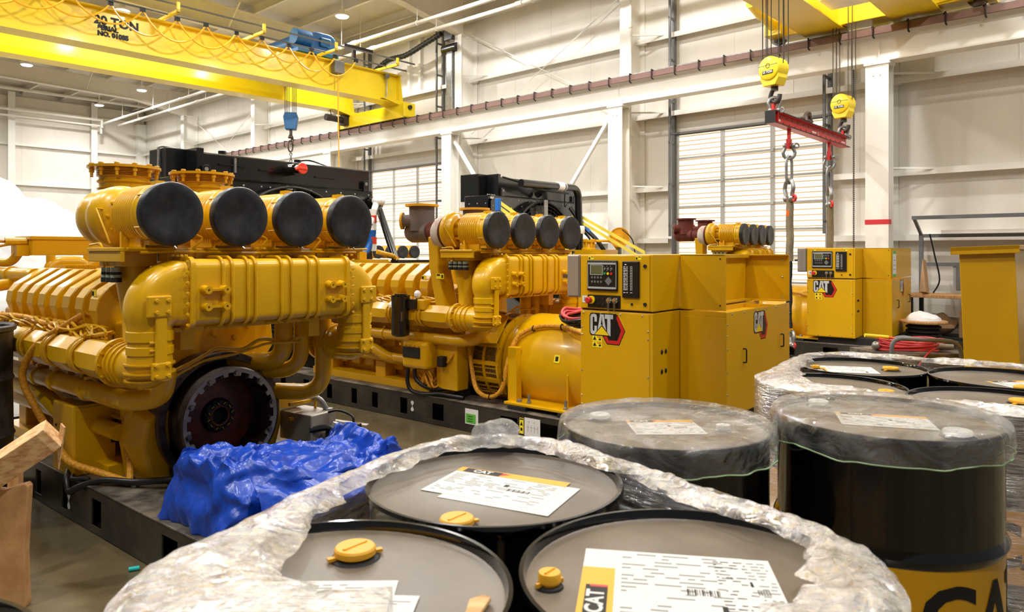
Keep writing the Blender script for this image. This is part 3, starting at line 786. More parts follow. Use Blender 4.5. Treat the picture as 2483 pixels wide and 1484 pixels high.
for k in range(13):
    for z in (0.04, 0.115): m.cyl((0.1+k*0.22+(0.1 if z > 0.1 else 0), -0.014, z), (0.1+k*0.22+(0.1 if z > 0.1 else 0), -0.005, z), 0.014, n=8)
m.obj('bolt_holes', INK, sp)
m = M()
for x, tx in ((0.12, '10 TON'), (1.55, '10 TON'), (L_-0.15, '10 TON')):
    m.box(x-0.09, x+0.09, -0.0135, -0.0125, 0.05, 0.075)
m.box(1.72, 1.735, -0.0135, -0.0125, 0.03, 0.135)
m.obj('stencil_marks', PAPER, sp, smooth=0)
m = M(); m.box(-0.12, L_, -0.077, -0.0745, 0.15, 0.165); m.box(-0.12, L_, -0.077, -0.0745, -0.015, 0.0); m.box(-0.123, -0.118, -0.075, 0.075, -0.013, 0.163); m.obj('flange_edge', INK, sp, smooth=0)
for x in (0.0, BLN):
    m = M(); m.box(x-0.04, x+0.04, -0.015, 0.015, 0.15, 0.27); m.obj('top_lug', RED, sp, smooth=0)
STR = (0.56, 2.28)
for x in STR:
    m = M(); m.box(x-0.035, x+0.035, -0.015, 0.015, -0.24, 0.0); m.box(x-0.06, x+0.06, -0.02, 0.02, -0.3, -0.16); m.obj('bottom_lug', RED, sp, smooth=0)
m = M(); m.tube(spl([(1.2, 0, 0.19), (1.27, 0.02, 0.29), (1.36, 0, 0.33), (1.44, 0.02, 0.28), (1.46, 0, 0.195)], 5), 0.035, 8); m.tube(spl([(1.05, 0, 0.195), (1.2, 0.03, 0.24), (1.42, 0, 0.195)], 5), 0.03, 8)
o = m.obj('spare_shackle', DKSTEEL, None, loc=sp.location, rz=sp.rotation_euler.z); tag(o, 'dark shackle lying on top of the red beam', 'shackle')
NM = ('left', 'right')
for i, x in enumerate(STR):
    p = HK1+BDIR*x; w_ = ('left-hand', 'right-hand')[i]
    shackle(p, ZB-0.36, 0.082, 0.024, 'upper shackle of the %s sling, bolted under the red beam' % w_, up=False, yaw=0.6-0.3*i, pin=GALV)
    m = M(); pts = [(0.045*math.cos(a), 0, 0.13*math.sin(a)+(0.07 if math.sin(a) > 0 else -0.07)) for a in [2*PI*k/24 for k in range(24)]]
    m.tube(pts, 0.021, 8, True); o = m.obj('chain_link', GALV, None, loc=(p.x, p.y, ZB-0.60), rz=0.2); tag(o, 'long grey link in the %s sling' % w_, 'link')
    shackle(p, ZB-0.87, 0.118, 0.030, 'large lower shackle with red pin on the %s sling' % w_, up=True, yaw=-0.7-0.3*i)
    zt = ZB-0.99; zend = 0.55 if i == 0 else 1.6
    sl = thing('lifting_sling', 'olive cloth lifting sling with an orange tag, ending in a black sleeve' if i == 0 else 'olive cloth lifting sling hanging behind the far control cabinet', 'sling', (p.x, p.y, zend), 0.0)
    zm = 1.52 if i == 0 else zend
    n = 26; pts = []; pts2 = []
    for k in range(n+1):
        z = zt-(zt-zm)*k/n
        pts.append((0.004*math.sin(k*0.5+i), 0.004*math.sin(k*0.6), z-zend))
    rr = [0.056+0.002*math.sin(k*1.7)+0.012*min(1, k/4) for k in range(n+1)]
    m = M(); m.tube(pts, rr, 12, sq=(1, 0.55)); m.obj('webbing', SLING, sl)
    m = M(); m.tube([(p_[0]+0.02, p_[1]-0.035, p_[2]) for p_ in pts], [r_*0.5 for r_ in rr], 8); m.obj('fold', SLING, sl)
    if i == 0:
        m = M(); n = 18
        m.tube([(0.006*math.sin(k*0.8), 0, zm-zend-(zm-zend)*k/n) for k in range(n+1)], [0.064+0.004*math.sin(k*1.9) for k in range(n+1)], 12, sq=(1, 0.6)); m.obj('sleeve', SLINGB, sl)
        m = M(); m.box(-0.06, 0.02, -0.058, -0.05, 1.62, 1.71); m.obj('tag', ORTAG, sl, smooth=0)
        shackle(p+Vector((0.04, -0.02, 0)), 0.42, 0.085, 0.022, 'grey shackle with a red pin at the bottom of the long sling', up=True, yaw=-0.9)

m = M()
for dx in (0.0, 0.05):
    for k in range(90): m.cyl((dx, 0, k*0.036), (dx, 0, k*0.036+0.027), 0.007, n=5)
    m.cyl((dx, 0, 0), (dx, 0, 3.25), 0.003, n=5)
o = m.obj('pull_chain', ROPE, None, loc=(5.98, 12.62, 1.72), rz=BR); tag(o, 'thin door chain hanging beside the right-hand white pillar', 'chain')
# ---------------------------------------------------------------- generator sets
# local frame: x = u across the engine, -y = v towards the drive end, z up; origin on the floor under the flywheel face
def E(u, v, z): return (u, -v, z)
def eb(m, u0, u1, v0, v1, z0, z1): return m.box(u0, u1, -v1, -v0, z0, z1)
VD = (0, -1, 0)      # direction of +v
def rrect(cx, cz, w, h, r, n=5):
    pts = []
    for (sx, sz, a0) in ((1, 1, 0), (-1, 1, PI/2), (-1, -1, PI), (1, -1, 1.5*PI)):
        for k in range(n+1):
            a = a0+PI/2*k/n
            pts.append((cx+sx*(w/2-r)+r*math.cos(a), cz+sz*(h/2-r)+r*math.sin(a)))
    return pts
MESHES = {}
def shared(key, fn, name, parent, loc=None):
    """first call builds the part, later calls reuse its mesh data"""
    if key in MESHES:
        src = MESHES[key]
        o = src.copy(); COL.objects.link(o); o.parent = parent; o.name = name
    else:
        o = fn(parent); MESHES[key] = o
    if loc is not None: o.location = loc
    return o

def skid(root, v0, v1, slots, h=0.255, hw=0.652):
    for s in (-1, 1):
        m = M()
        a, b = (-hw, -hw+0.012) if s < 0 else (hw-0.012, hw)
        zs = (0.05, h-0.05)
        eb(m, a, b, v0, v1, 0.0, zs[0]); eb(m, a, b, v0, v1, zs[1], h)
        e = v0
        for c, w_ in sorted(slots):
            eb(m, a, b, e, c-w_/2, *zs); e = c+w_/2
            eb(m, a-0.002*(s < 0), b+0.002*(s > 0), c-w_/2, c+w_/2, zs[0]-0.006, zs[0]) 
        eb(m, a, b, e, v1, *zs)
        i0, i1 = (-hw+0.29, -hw+0.302) if s < 0 else (hw-0.302, hw-0.29)
        eb(m, i0, i1, v0, v1, 0.0, h)
        eb(m, min(a, i0), max(b, i1), v0, v1, -0.0, 0.01)
        m.obj('skid_rail', SKID, root, smooth=0, bevel=0.006)
        m = M(); eb(m, min(a, i0)-0.004, max(b, i1)+0.004, v0, v1, h, h+0.012); m.obj('rail_top', DUSTY, root, smooth=0, bevel=0.004)
    for c in (v0+0.1, -2.0, -1.0, v1-0.2):
        m = M(); eb(m, -hw+0.3, hw-0.3, c-0.06, c+0.06, 0.02, h-0.06); m.obj('cross_member', SKID, root, smooth=0)

def air_cleaner(parent):
    m = M()
    prof = [(0.02, 0.0), (0.085, 0.0), (0.09, -0.02), (0.15, -0.022)]
    prof = [(0.06, -0.37), (0.13, -0.365), (0.148, -0.35)]
    for k in range(9):
        h = -0.345+k*0.0252; prof += [(0.149, h), (0.152, h+0.003), (0.163, h+0.009), (0.163, h+0.014), (0.152, h+0.020), (0.149, h+0.023)]
    prof += [(0.156, -0.115), (0.163, -0.105), (0.163, -0.09), (0.156, -0.08), (0.156, -0.06), (0.163, -0.05), (0.161, -0.02), (0.161, 0.0)]
    m.lathe(prof, (0, 0, 0), VD, 40)
    for a in (0.2, 0.9, 1.7, 2.5, 3.6, 4.4, 5.2):     # wire clip ends
        c, s = math.cos(a)*0.162, math.sin(a)*0.162
        m.cyl((c, 0.02, s), (c, 0.1, s), 0.004, n=5)
    for a in (1.75, 4.3):                              # latches
        c, s = math.cos(a)*0.165, math.sin(a)*0.165
        m.box(c-0.022, c+0.022, 0.055, 0.12, s-0.012, s+0.012); m.cyl((c-0.02, 0.07, s), (c+0.02, 0.07, s), 0.014, n=10)
    body = m.obj('air_cleaner', YEL, parent, smooth=30)
    m = M(); m.torus((0, -0.004, 0), VD, 0.163, 0.0045, 44, 6); m.obj('clamp_band', CHROME, body)
    m = M(); m.lathe([(0.164, -0.03), (0.168, -0.026), (0.168, 0.012), (0.163, 0.022), (0.150, 0.026), (0.11, 0.022), (0.05, 0.016), (0.001, 0.014)], (0, 0, 0), VD, 44, False, False)
    m.obj('rubber_cap', CAPBLK, body)
    m = M(); m.tube([E(0.0, 0.01, -0.165), E(0.0, 0.03, -0.172), E(0.01, 0.03, -0.18)], 0.006, 6); m.obj('clamp_tail', CHROME, body)
    return body
def dup_part(o, parent, loc):
    c = dup(o, parent); c.location = loc; return c

def valve_cover(parent):
    m = M()
    # section across the engine, walls sloping out to the side; extruded along the crank axis
    pts = [(0.02, 0.13), (-0.06, 0.135), (-0.235, 0.025), (-0.275, -0.03), (-0.285, -0.10), (-0.255, -0.22), (-0.22, -0.25), (0.02, -0.16)]
    w = 0.062; secs = []
    for s, ins in ((-1, 0.0), (1, 0.0)):
        secs.append([E(p[0], s*w, p[1]) for p in pts])
    # raised top narrows slightly towards the joint
    a = [E(p[0], -w*(1 if p[1] > -0.12 else 0.38), p[1]) for p in pts]
    b = [E(p[0], w*(1 if p[1] > -0.12 else 0.38), p[1]) for p in pts]
    m.loft([a, b])
    return m.obj('valve_cover', YEL, parent, smooth=20, bevel=0.008)
def runner(parent):
    """injector clamp, bracket and inlet arm below one valve cover"""
    m = M()
    m.add([E(-0.22, -0.05, -0.22), E(-0.22, 0.05, -0.22), E(-0.33, 0.03, -0.40), E(-0.33, -0.03, -0.40),
           E(-0.19, -0.05, -0.25), E(-0.19, 0.05, -0.25), E(-0.28, 0.03, -0.42), E(-0.28, -0.03, -0.42)],
          [(0,1,2,3),(7,6,5,4),(0,4,5,1),(1,5,6,2),(2,6,7,3),(3,7,4,0)])
    m.cyl(E(-0.25, 0.0, -0.20), E(-0.30, 0.02, -0.28), 0.03, 0.024, n=12)
    m.cyl(E(-0.24, 0.075, -0.24), E(-0.31, 0.085, -0.36), 0.014, n=8)
    m.tube(spl([E(-0.29, 0.0, -0.26), E(-0.315, 0.05, -0.22), E(-0.28, 0.1, -0.19), E(-0.24, 0.11, -0.2)], 4), 0.008, 6)
    m.tube(spl([E(-0.30, 0.02, -0.27), E(-0.335, -0.02, -0.33), E(-0.33, -0.06, -0.42)], 4), 0.010, 6)
    m.box(-0.32, -0.26, -0.02, 0.03, -0.265, -0.225)
    for k in range(3): m.bolt(E(-0.285+0.02*k, -0.01+0.012*k, -0.222), (-0.4, 0, 1), 0.009, 0.012)
    return m.obj('injector_bracket', YEL, parent, smooth=30)

def elbow(root, s):
    """charge-air elbow on one end of the aftercooler: sweeps down into the side plenum"""
    m = M(); secs = []
    n = 10
    for k in range(n+1):
        a = PI/2*k/n
        ln = 0.345-0.129*(k/n)
        cx = 0.557+ln/2*math.sin(a); cz = 1.262+ln/2*math.cos(a)
        ta = Vector((math.cos(a), 0, -math.sin(a))); nrm = Vector((math.sin(a), 0, math.cos(a)))
        t = k/n
        hh = ln/2; hv = 0.125*(1-t)+0.108*t; p = 4.5*(1-t)+2*t
        ring = []
        for j in range(32):
            b = 2*PI*j/32; c_, s_ = math.cos(b), math.sin(b)
            ex = math.copysign(abs(c_)**(2/p), c_)*hh; ey = math.copysign(abs(s_)**(2/p), s_)*hv
            # inner side of the bend stays tight, outer side swells
            ring.append(Vector((s*cx, -(0.47+ey), cz)) + Vector((s*nrm.x, 0, nrm.z))*ex)
        if k == 0: secs.append([p_+Vector((-s*0.05, 0, 0)) for p_ in ring])
        secs.append(ring)
    secs.append([p_+Vector((0, 0, -0.03)) for p_ in ring])
    m.loft(secs)
    m.obj('charge_air_elbow', YEL, root, smooth=40)
    m = M(); u = s*0.665; v = 0.47
    m.lathe([(0.108, 0), (0.114, 0.004), (0.114, 0.052), (0.108, 0.056)], E(u, v, 1.19), (0, 0, 1), 36)
    m.lathe([(0.106, 0), (0.106, 0.03)], E(u, v, 1.165), (0, 0, 1), 36)
    m.lathe([(0.108, 0), (0.113, 0.003), (0.113, 0.042), (0.108, 0.046)], E(u, v, 1.122), (0, 0, 1), 36)
    for z in (1.19, 1.15): m.cyl(E(u-s*0.02, v+0.115, z), E(u+s*0.05, v+0.105, z), 0.008, n=8)
    m.obj('hose_clamp', YEL, root, smooth=30)
    # lower elbow turning towards the front of the engine
    path = fillet([E(u, v, 1.125), E(u, v, 1.045), E(u, 0.12, 1.045)], 0.10, 8)
    m = M(); m.tube(path, [0.106]+[0.109]*(len(path)-2)+[0.112], 32)
    for z, r in ((1.075, 0.117), (1.03, 0.119), (0.99, 0.108)):
        m.lathe([(0.09, -0.004), (r+0.006, -0.004), (r+0.006, 0.004), (0.09, 0.004)], E(u, v-0.004 if z > 1 else v-0.02, z), (0, 0, 1), 36)
    for vv in (0.30, 0.245, 0.19):
        m.lathe([(0.09, -0.005), (0.121, -0.005), (0.121, 0.005), (0.09, 0.005)], E(u, vv, 1.045), VD, 36)
    m.lathe([(0.112, 0), (0.135, 0), (0.135, 0.03), (0.112, 0.03)], E(u, 0.12, 1.045), VD, 36)
    for k in range(12):
        a = 2*PI*k/12; m.bolt(E(u+0.124*math.cos(a), 0.15, 1.045+0.124*math.sin(a)), VD, 0.008, 0.01)
    m.obj('lower_elbow', YEL, root, smooth=35)
    m = M(); v2 = v+0.112
    uc = u-s*0.0
    eb(m, uc-0.03, uc+0.03, v2, v2+0.018, 1.06, 1.37)
    eb(m, uc-0.075 if s < 0 else uc-0.05, uc+0.05 if s < 0 else uc+0.075, v2+0.004, v2+0.026, 1.32, 1.43)
    eb(m, uc-0.05, uc+0.05, v2, v2+0.022, 1.0, 1.09)
    m.obj('strap_bracket', YEL, root, smooth=0, bevel=0.008)
    m = M()
    for z in (1.345, 1.405, 1.02, 1.075):
        for du in (-0.03, 0.03): m.bolt(E(uc+du, v2+0.022, z), VD, 0.011, 0.014)
    m.obj('bracket_bolts', YEL, root, smooth=0)

def engine(root, kind):
    """kind 1: bare engine with bellows; 2: engine with alternator and turbo elbows; 3: far one"""
    # crankcase and pan
    m = M()
    sec = [(-0.26, 0.28), (0.26, 0.28), (0.30, 0.5), (0.40, 0.62), (0.42, 0.86), (0.52, 1.0), (0.50, 1.22), (0.2, 1.32), (-0.2, 1.32), (-0.50, 1.22), (-0.52, 1.0), (-0.42, 0.86), (-0.40, 0.62), (-0.30, 0.5)]
    m.loft([[E(p[0], -0.25, p[1]) for p in sec], [E(p[0], -2.35, p[1]) for p in sec]])
    for k in range(8):
        v = -0.35-k*0.235
        for s in (-1, 1): m.box(s*0.40-0.05, s*0.40+0.05, -v-0.07, -v+0.07, 0.66, 0.84); m.box(s*0.31-0.03, s*0.31+0.03, -v-0.07, -v+0.07, 0.4, 0.54)
    m.obj('crankcase', YEL, root, smooth=20, bevel=0.01)
    m = M(); eb(m, -0.36, 0.36, -0.40, -0.21, 0.30, 1.24); eb(m, -0.46, 0.46, -0.38, -0.23, 0.62, 1.2)
    for u, z in ((-0.3, 1.15), (0.3, 1.15), (-0.33, 0.95), (0.33, 0.95), (-0.2, 1.1), (0.2, 1.08), (0.05, 1.12), (-0.38, 0.8)): m.bolt(E(u, -0.21, z), VD, 0.02, 0.015)
    m.obj('flywheel_end_plate', YEL, root, smooth=0, bevel=0.015)
    for s in (-1, 1):
        m = M()
        m.add([E(s*0.30, -0.32, 0.26), E(s*0.46, -0.32, 0.26), E(s*0.50, -0.32, 0.50), E(s*0.46, -0.32, 0.70), E(s*0.30, -0.32, 0.72),
               E(s*0.30, -0.06, 0.26), E(s*0.40, -0.06, 0.26), E(s*0.47, -0.06, 0.50), E(s*0.44, -0.06, 0.66), E(s*0.30, -0.06, 0.70)],
              [(4,3,2,1,0),(5,6,7,8,9),(0,1,6,5),(1,2,7,6),(2,3,8,7),(3,4,9,8),(4,0,5,9)])
        m.obj('engine_foot', YEL, root, smooth=0, bevel=0.02)
        for vv in (-1.2, -2.1):
            m = M(); eb(m, min(s*.3, s*.46), max(s*.3, s*.46), vv-0.08, vv+0.08, 0.26, 0.5); m.obj('engine_foot', YEL, root, smooth=0, bevel=0.01)
    # aftercooler
    m = M(); secs = []
    for u in (-0.51, -0.5, 0.5, 0.51):
        secs.append([E(u, p[0], p[1]) for p in rrect(0.45, 1.435, 0.30 if abs(u) < 0.505 else 0.28, 0.36 if abs(u) < 0.505 else 0.345, 0.05)])
    m.loft(secs)
    ac = m.obj('aftercooler', YEL, root, smooth=40)
    m = M()
    for u in (-0.336, -0.282, -0.188, -0.140, 0.027, 0.094, 0.218, 0.282):
        ring = [E(u, p[0], p[1]) for p in rrect(0.45, 1.435, 0.318, 0.378, 0.06, 6)]
        m.tube(ring, 0.0095, 6, True)
    m.obj('rib', YEL, ac, smooth=40)
    m = M()
    for u in (-0.505, 0.505):
        a = [E(u-0.013, p[0], p[1]) for p in rrect(0.45, 1.435, 0.325, 0.385, 0.05)]; b = [E(u+0.013, p[0], p[1]) for p in rrect(0.45, 1.435, 0.325, 0.385, 0.05)]
        m.loft([a, b])
        for k in range(7):
            m.bolt(E(u-(0.034 if u < 0 else -0.034), 0.612, 1.27+k*0.055), VD, 0.009, 0.01)
            m.bolt(E(u-(0.034 if u < 0 else -0.034), 0.3+k*0.05, 1.628), (0, 0, 1), 0.009, 0.01)
    m.obj('flange', YEL, ac, smooth=30)
    for u0 in (-0.44, 0.36):
        m = M()
        for z in (1.45, 1.36):
            for du in (0, 0.105 if u0 < 0 else 0.09):
                m.lathe([(0.027, 0), (0.021, 0.02), (0.021, 0.05), (0.006, 0.05), (0.006, 0.035)], E(u0+du, 0.6, z), VD, 18, True, True)
            eb(m, u0, u0+0.1, 0.6, 0.635, z-0.006, z+0.006)
        m.obj('lifting_boss', YEL, ac, smooth=35)
    m = M(); eb(m, -0.56, 0.56, 0.2, 0.50, 1.225, 1.25)
    for k in range(9): m.bolt(E(-0.5+k*0.125, 0.50, 1.235), VD, 0.012, 0.01)
    for u in (-0.45, 0.37): eb(m, u-0.04, u+0.04, 0.34, 0.44, 1.12, 1.23)
    m.obj('aftercooler_bracket', YEL, root, smooth=0, bevel=0.006)
    elbow(root, -1); elbow(root, 1)
    # platform under the air cleaners with its clutter
    m = M(); eb(m, -0.80, 0.78, 0.02, 0.42, 1.655, 1.675); eb(m, -0.55, 0.6, 0.30, 0.42, 1.60, 1.655)
    for u in (-0.78, -0.4, 0.0, 0.4, 0.74): eb(m, u-0.012, u+0.012, 0.02, 0.42, 1.60, 1.655)
    m.obj('cleaner_platform', YEL, root, smooth=0, bevel=0.004)
    m = M()
    m.tube(spl([E(-0.76, 0.43, 1.67), E(-0.4, 0.44, 1.665), E(0.0, 0.435, 1.672), E(0.4, 0.44, 1.666), E(0.8, 0.43, 1.672)], 6), 0.009, 6)
    m.tube(spl([E(-0.7, 0.44, 1.65), E(-0.45, 0.45, 1.655), E(-0.1, 0.45, 1.648), E(0.3, 0.45, 1.655), E(0.7, 0.44, 1.65)], 6), 0.008, 6)
    for u in (-0.4, 0.0, 0.38):
        m.tube(spl([E(u-0.03, 0.44, 1.66), E(u, 0.46, 1.70), E(u+0.02, 0.46, 1.73), E(u-0.02, 0.45, 1.75)], 4), 0.006, 6)
    m.obj('small_lines', YEL, root)
    for u in (-0.582, -0.194, 0.194, 0.582):
        m = M(); eb(m, u-0.1, u+0.1, 0.16, 0.40, 1.675, 1.73); eb(m, u-0.085, u-0.075, 0.15, 0.41, 1.66, 1.74); eb(m, u+0.075, u+0.085, 0.15, 0.41, 1.66, 1.74)
        m.obj('saddle', YEL, root, smooth=0, bevel=0.005)
        if 'ac' not in MESHES: MESHES['ac'] = air_cleaner(root); MESHES['ac'].location = E(u, 0.53, 1.852)
        else: dup_part(MESHES['ac'], root, E(u, 0.53, 1.852))
    # side bracket with sediment bowls at the near corner
    m = M(); eb(m, -0.72, -0.58, 0.24, 0.26, 1.675, 1.76); eb(m, -0.75, -0.56, 0.06, 0.32, 1.575, 1.655)
    for u in (-0.69, -0.61): m.cyl(E(u, 0.26, 1.72), E(u, 0.262, 1.72), 0.014, n=12)
    m.tube(fillet([E(-0.79, 0.04, 1.69), E(-0.79, 0.18, 1.70), E(-0.77, 0.20, 1.58)], 0.03), 0.007, 6)
    m.tube(fillet([E(-0.77, -0.0, 1.67), E(-0.77, 0.13, 1.675), E(-0.76, 0.15, 1.57)], 0.03), 0.007, 6)
    m.tube([E(-0.70, 0.02, 1.89), E(-0.76, 0.04, 1.89), E(-0.74, 0.17, 1.70)], 0.006, 6)
    m.obj('fuel_bracket', YEL, root, smooth=20, bevel=0.004)
    m = M()
    for k in range(4 if kind != 1 else 3):
        v = 0.10+k*0.06
        m.cyl(E(-0.73, v, 1.515), E(-0.73, v, 1.57), 0.026, n=14)
    m.obj('sediment_bowl', SEDI, root)
    m = M()
    for k in range(4 if kind != 1 else 3):
        v = 0.10+k*0.06
        m.cyl(E(-0.73, v, 1.49), E(-0.73, v, 1.515), 0.028, n=14); m.cyl(E(-0.73, v, 1.53), E(-0.73, v, 1.545), 0.0265, n=14)
    m.obj('bowl_base', INK, root)
    # pedestal columns carrying the turbochargers
    for s in (-1, 1):
        m = M(); secs = []
        for u, v, z, wu, wv in ((0.62, 0.14, 1.655, 0.09, 0.13), (0.615, 0.15, 1.5, 0.08, 0.11), (0.605, 0.17, 1.3, 0.066, 0.08), (0.60, 0.17, 1.14, 0.066, 0.075), (0.61, 0.17, 1.10, 0.085, 0.09)):
            secs.append([E(s*(u+wu*math.cos(a)), v+wv*math.sin(a), z) for a in [2*PI*k/24 for k in range(24)]])
        m.loft(secs); m.obj('pedestal', YEL, root, smooth=40)
    m = M(); eb(m, -0.40, 0.40, -0.02, 0.26, 1.26, 1.655); eb(m, -0.46, -0.40, 0.05, 0.16, 1.3, 1.6); m.obj('turbo_support', YEL, root, smooth=0, bevel=0.02)
    m = M(); m.cyl(E(-0.36, 0.3, 1.45), E(-0.36, 0.3, 1.56), 0.026, n=14); m.obj('small_filter', PAPER, root)
    # turbochargers
    for u in (-0.582, -0.194, 0.194, 0.582):
        big = abs(u) > 0.5
        m = M(); zc = 1.852
        if kind == 1:
            m.lathe([(0.02, -0.50), (0.10, -0.495), (0.152, -0.46), (0.172, -0.40), (0.174, -0.34), (0.164, -0.28), (0.167, -0.275), (0.178, -0.25), (0.18, -0.19), (0.162, -0.125), (0.12, -0.09), (0.075, -0.07), (0.07, 0.0), (0.06, 0.06)],
                    E(u, 0.14, zc), VD, 36)
        else:
            m.lathe([(0.10, -0.05), (0.135, -0.06), (0.155, -0.045), (0.165, 0.0), (0.155, 0.05), (0.12, 0.065), (0.1, 0.055), (0.075, 0.03), (0.07, 0.10), (0.06, 0.16)], E(u, 0.03, zc), VD, 36)
            m.torus(E(u, 0.0, zc), VD, 0.13, 0.055, 36, 12)
        for k in range(10):
            a = 2*PI*k/10; m.bolt(E(u+0.125*math.cos(a), 0.03 if kind != 1 else 0.05, zc+0.125*math.sin(a)), VD, 0.009, 0.012)
        for k in range(4):
            a = PI/4+PI/2*k
            m.box(u+0.1*math.cos(a)-0.012, u+0.1*math.cos(a)+0.012, -0.21, 0.0, zc+0.1*math.sin(a)-0.012, zc+0.1*math.sin(a)+0.012)
        m.obj('compressor', YEL, root, smooth=40)
        if kind != 1:
            m = M(); m.lathe([(0.09, -0.13), (0.14, -0.125), (0.165, -0.09), (0.165, -0.04), (0.145, -0.01), (0.10, 0)], E(u, -0.06, zc-0.02), VD, 32); m.obj('turbine_housing', LAGGING, root)
            m = M(); m.lathe([(0.145, 0), (0.16, 0.02), (0.145, 0.045)], E(u, -0.09, zc-0.01), VD, 32); m.obj('heat_shield_ring', TURBO_R, root)
            m = M(); m.lathe([(0.085, 0), (0.09, 0.02), (0.085, 0.1), (0.085, 0.14)], E(u, -0.32, zc), VD, 24); m.obj('exhaust_sleeve', TURBO_R, root)
    if kind == 1:
        for u in (-0.27, 0.27):
            m = M(); z0 = 2.0
            pr = [(0.17, 0), (0.175, 0.0), (0.175, 0.045), (0.145, 0.05)]
            for k in range(5): pr += [(0.15, 0.055+k*0.012), (0.165, 0.058+k*0.012), (0.165, 0.061+k*0.012), (0.15, 0.064+k*0.012)]
            pr += [(0.152, 0.125), (0.152, 0.14), (0.165, 0.15), (0.165, 0.158), (0.152, 0.168), (0.152, 0.18)]
            for k in range(5): pr += [(0.152, 0.185+k*0.011), (0.167, 0.188+k*0.011), (0.167, 0.191+k*0.011), (0.152, 0.194+k*0.011)]
            pr += [(0.15, 0.24)]
            m.lathe(pr, E(u, -0.77, z0-0.035), (0, 0, 1), 40); b = m.obj('exhaust_bellows', YEL, root, smooth=30)
            m = M(); m.ring(E(u, -0.77, z0+0.205), (0, 0, 1), 0.222, 0.12, 0.016, 48); m.obj('exhaust_flange', YEL, b, smooth=30)
            m = M()
            for k in range(12):
                a = 2*PI*k/12+0.1; p = (u+0.198*math.cos(a), -0.77+0.198*math.sin(a))
                m.bolt(E(p[0], p[1], z0+0.221), (0, 0, 1), 0.016, 0.014); m.cyl(E(p[0], p[1], z0+0.15), E(p[0], p[1], z0+0.205), 0.010, n=8); m.bolt(E(p[0], p[1], z0+0.18), (0, 0, 1), 0.016, 0.02)
            m.obj('flange_bolts', YEL, b, smooth=0)
            m = M(); m.cyl(E(u, -0.77, 1.72), E(u, -0.77, z0-0.03), 0.14, 0.15, n=24); m.obj('exhaust_stub', YEL, root)
    else:
        for u, vx in ((-0.388, -0.44), (0.388, -0.44)):
            mt = TURBO_G if kind == 2 else TURBO_R
            m = M(); m.cyl(E(u-0.194, -0.31, 1.852), E(u-0.194, vx-0.09, 1.852), 0.105, n=24); m.sphere(E(u-0.194, vx-0.10, 1.852), 0.107, n=20)
            m.cyl(E(u-0.194, vx, 1.86), E(u-0.194, vx, 2.1), 0.125, n=24); m.cyl(E(u-0.26, vx-0.06, 1.96), E(u-0.31, vx-0.14, 1.96), 0.06, n=18)
            m.obj('exhaust_tee', mt, root)
            m = M(); m.ring(E(u-0.194, vx, 2.1), (0, 0, 1), 0.165, 0.10, 0.022, 36); m.ring(E(u-0.31, vx-0.14, 1.96), (-0.53, 0.85, 0), 0.085, 0.03, 0.02, 24); m.obj('exhaust_flange', BUNG if kind == 2 else mt, root, smooth=30)
        m = M()
        m.prism([(-0.10, 1.0), (0.02, 1.0), (-0.05, 1.30), (-0.10, 1.5), (-0.10, 1.80), (-0.24, 1.80), (-0.22, 1.5), (-0.16, 1.25)], -0.70, -0.52, Matrix(((0, 0, 1, 0), (-1, 0, 0, 0), (0, 1, 0, 0), (0, 0, 0, 1))))
        m.obj('turbo_bracket', YEL, root, smooth=0, bevel=0.012)
        m = M(); m.box(-0.705, -0.701, 0.02, 0.12, 1.40, 1.45); m.cur = 1; m.box(-0.707, -0.704, 0.03, 0.05, 1.41, 1.44); m.box(-0.707, -0.704, 0.07, 0.11, 1.43, 1.445); m.obj('warning_label', [LABY, INK], root, smooth=0)
    # near-side valve covers
    for k in range(8):
        v = -0.38-k*0.212; loc = E(-0.335, v, 1.40)
        if 'vc' not in MESHES: MESHES['vc'] = valve_cover(root); MESHES['vc'].location = loc
        else: dup_part(MESHES['vc'], root, loc)
        if 'run' not in MESHES: MESHES['run'] = runner(root); MESHES['run'].location = loc
        else: dup_part(MESHES['run'], root, loc)
    m = M(); eb(m, -0.606, -0.602, -0.42, -0.36, 1.385, 1.425); m.cur = 1; eb(m, -0.608, -0.605, -0.415, -0.39, 1.39, 1.415); m.obj('cover_sticker', [LABY, INK], root, smooth=0)
    m = M(); eb(m, 0.0, 0.42, -2.1, -0.3, 1.30, 1.52); m.obj('far_valve_bank', YEL, root, smooth=0, bevel=0.03)
    # side plenum, faceted with joints
    m = M()
    for k in range(6):
        v1 = 0.12-k*0.42; v0 = v1-0.42
        oc = [(0.105*math.cos(a), 0.105*math.sin(a)) for a in [PI/8+PI/4*i for i in range(8)]]
        secs = []
        for v, q in ((v1, 0.9), (v1-0.03, 0.92), (v1-0.10, 1.08), (v0+0.10, 1.08), (v0+0.03, 0.92), (v0, 0.9)):
            secs.append([E(-0.665+p[0]*q, v, 1.045+p[1]*q) for p in oc])
        m.loft(secs)
        for dv in (0.0, -0.045): m.torus(E(-0.665, v1+dv, 1.045), VD, 0.1, 0.012, 28, 6)
    m.obj('air_plenum', YEL, root, smooth=25)
    m = M()
    random.seed(3)
    for j in range(5):
        pts = []
        for k in range(14):
            v = -0.05-k*0.16; pts.append(E(-0.66+0.03*math.sin(k*1.9+j*1.3)+random.uniform(-0.02, 0.02), v, 1.165+0.015*j*0.6+0.02*math.sin(k*2.3+j)))
        m.tube(spl(pts, 4), 0.008, 6)
    for k in range(8):
        v = -0.38-k*0.212
        m.tube(spl([E(-0.65, v+0.1, 1.18), E(-0.67, v+0.05, 1.22), E(-0.64, v, 1.2), E(-0.60, v-0.05, 1.17)], 4), 0.009, 6)
        m.tube(spl([E(-0.63, v+0.03, 1.17), E(-0.69, v+0.08, 1.14), E(-0.71, v+0.14, 1.18)], 4), 0.008, 6)
    m.obj('wiring_harness', YEL, root)
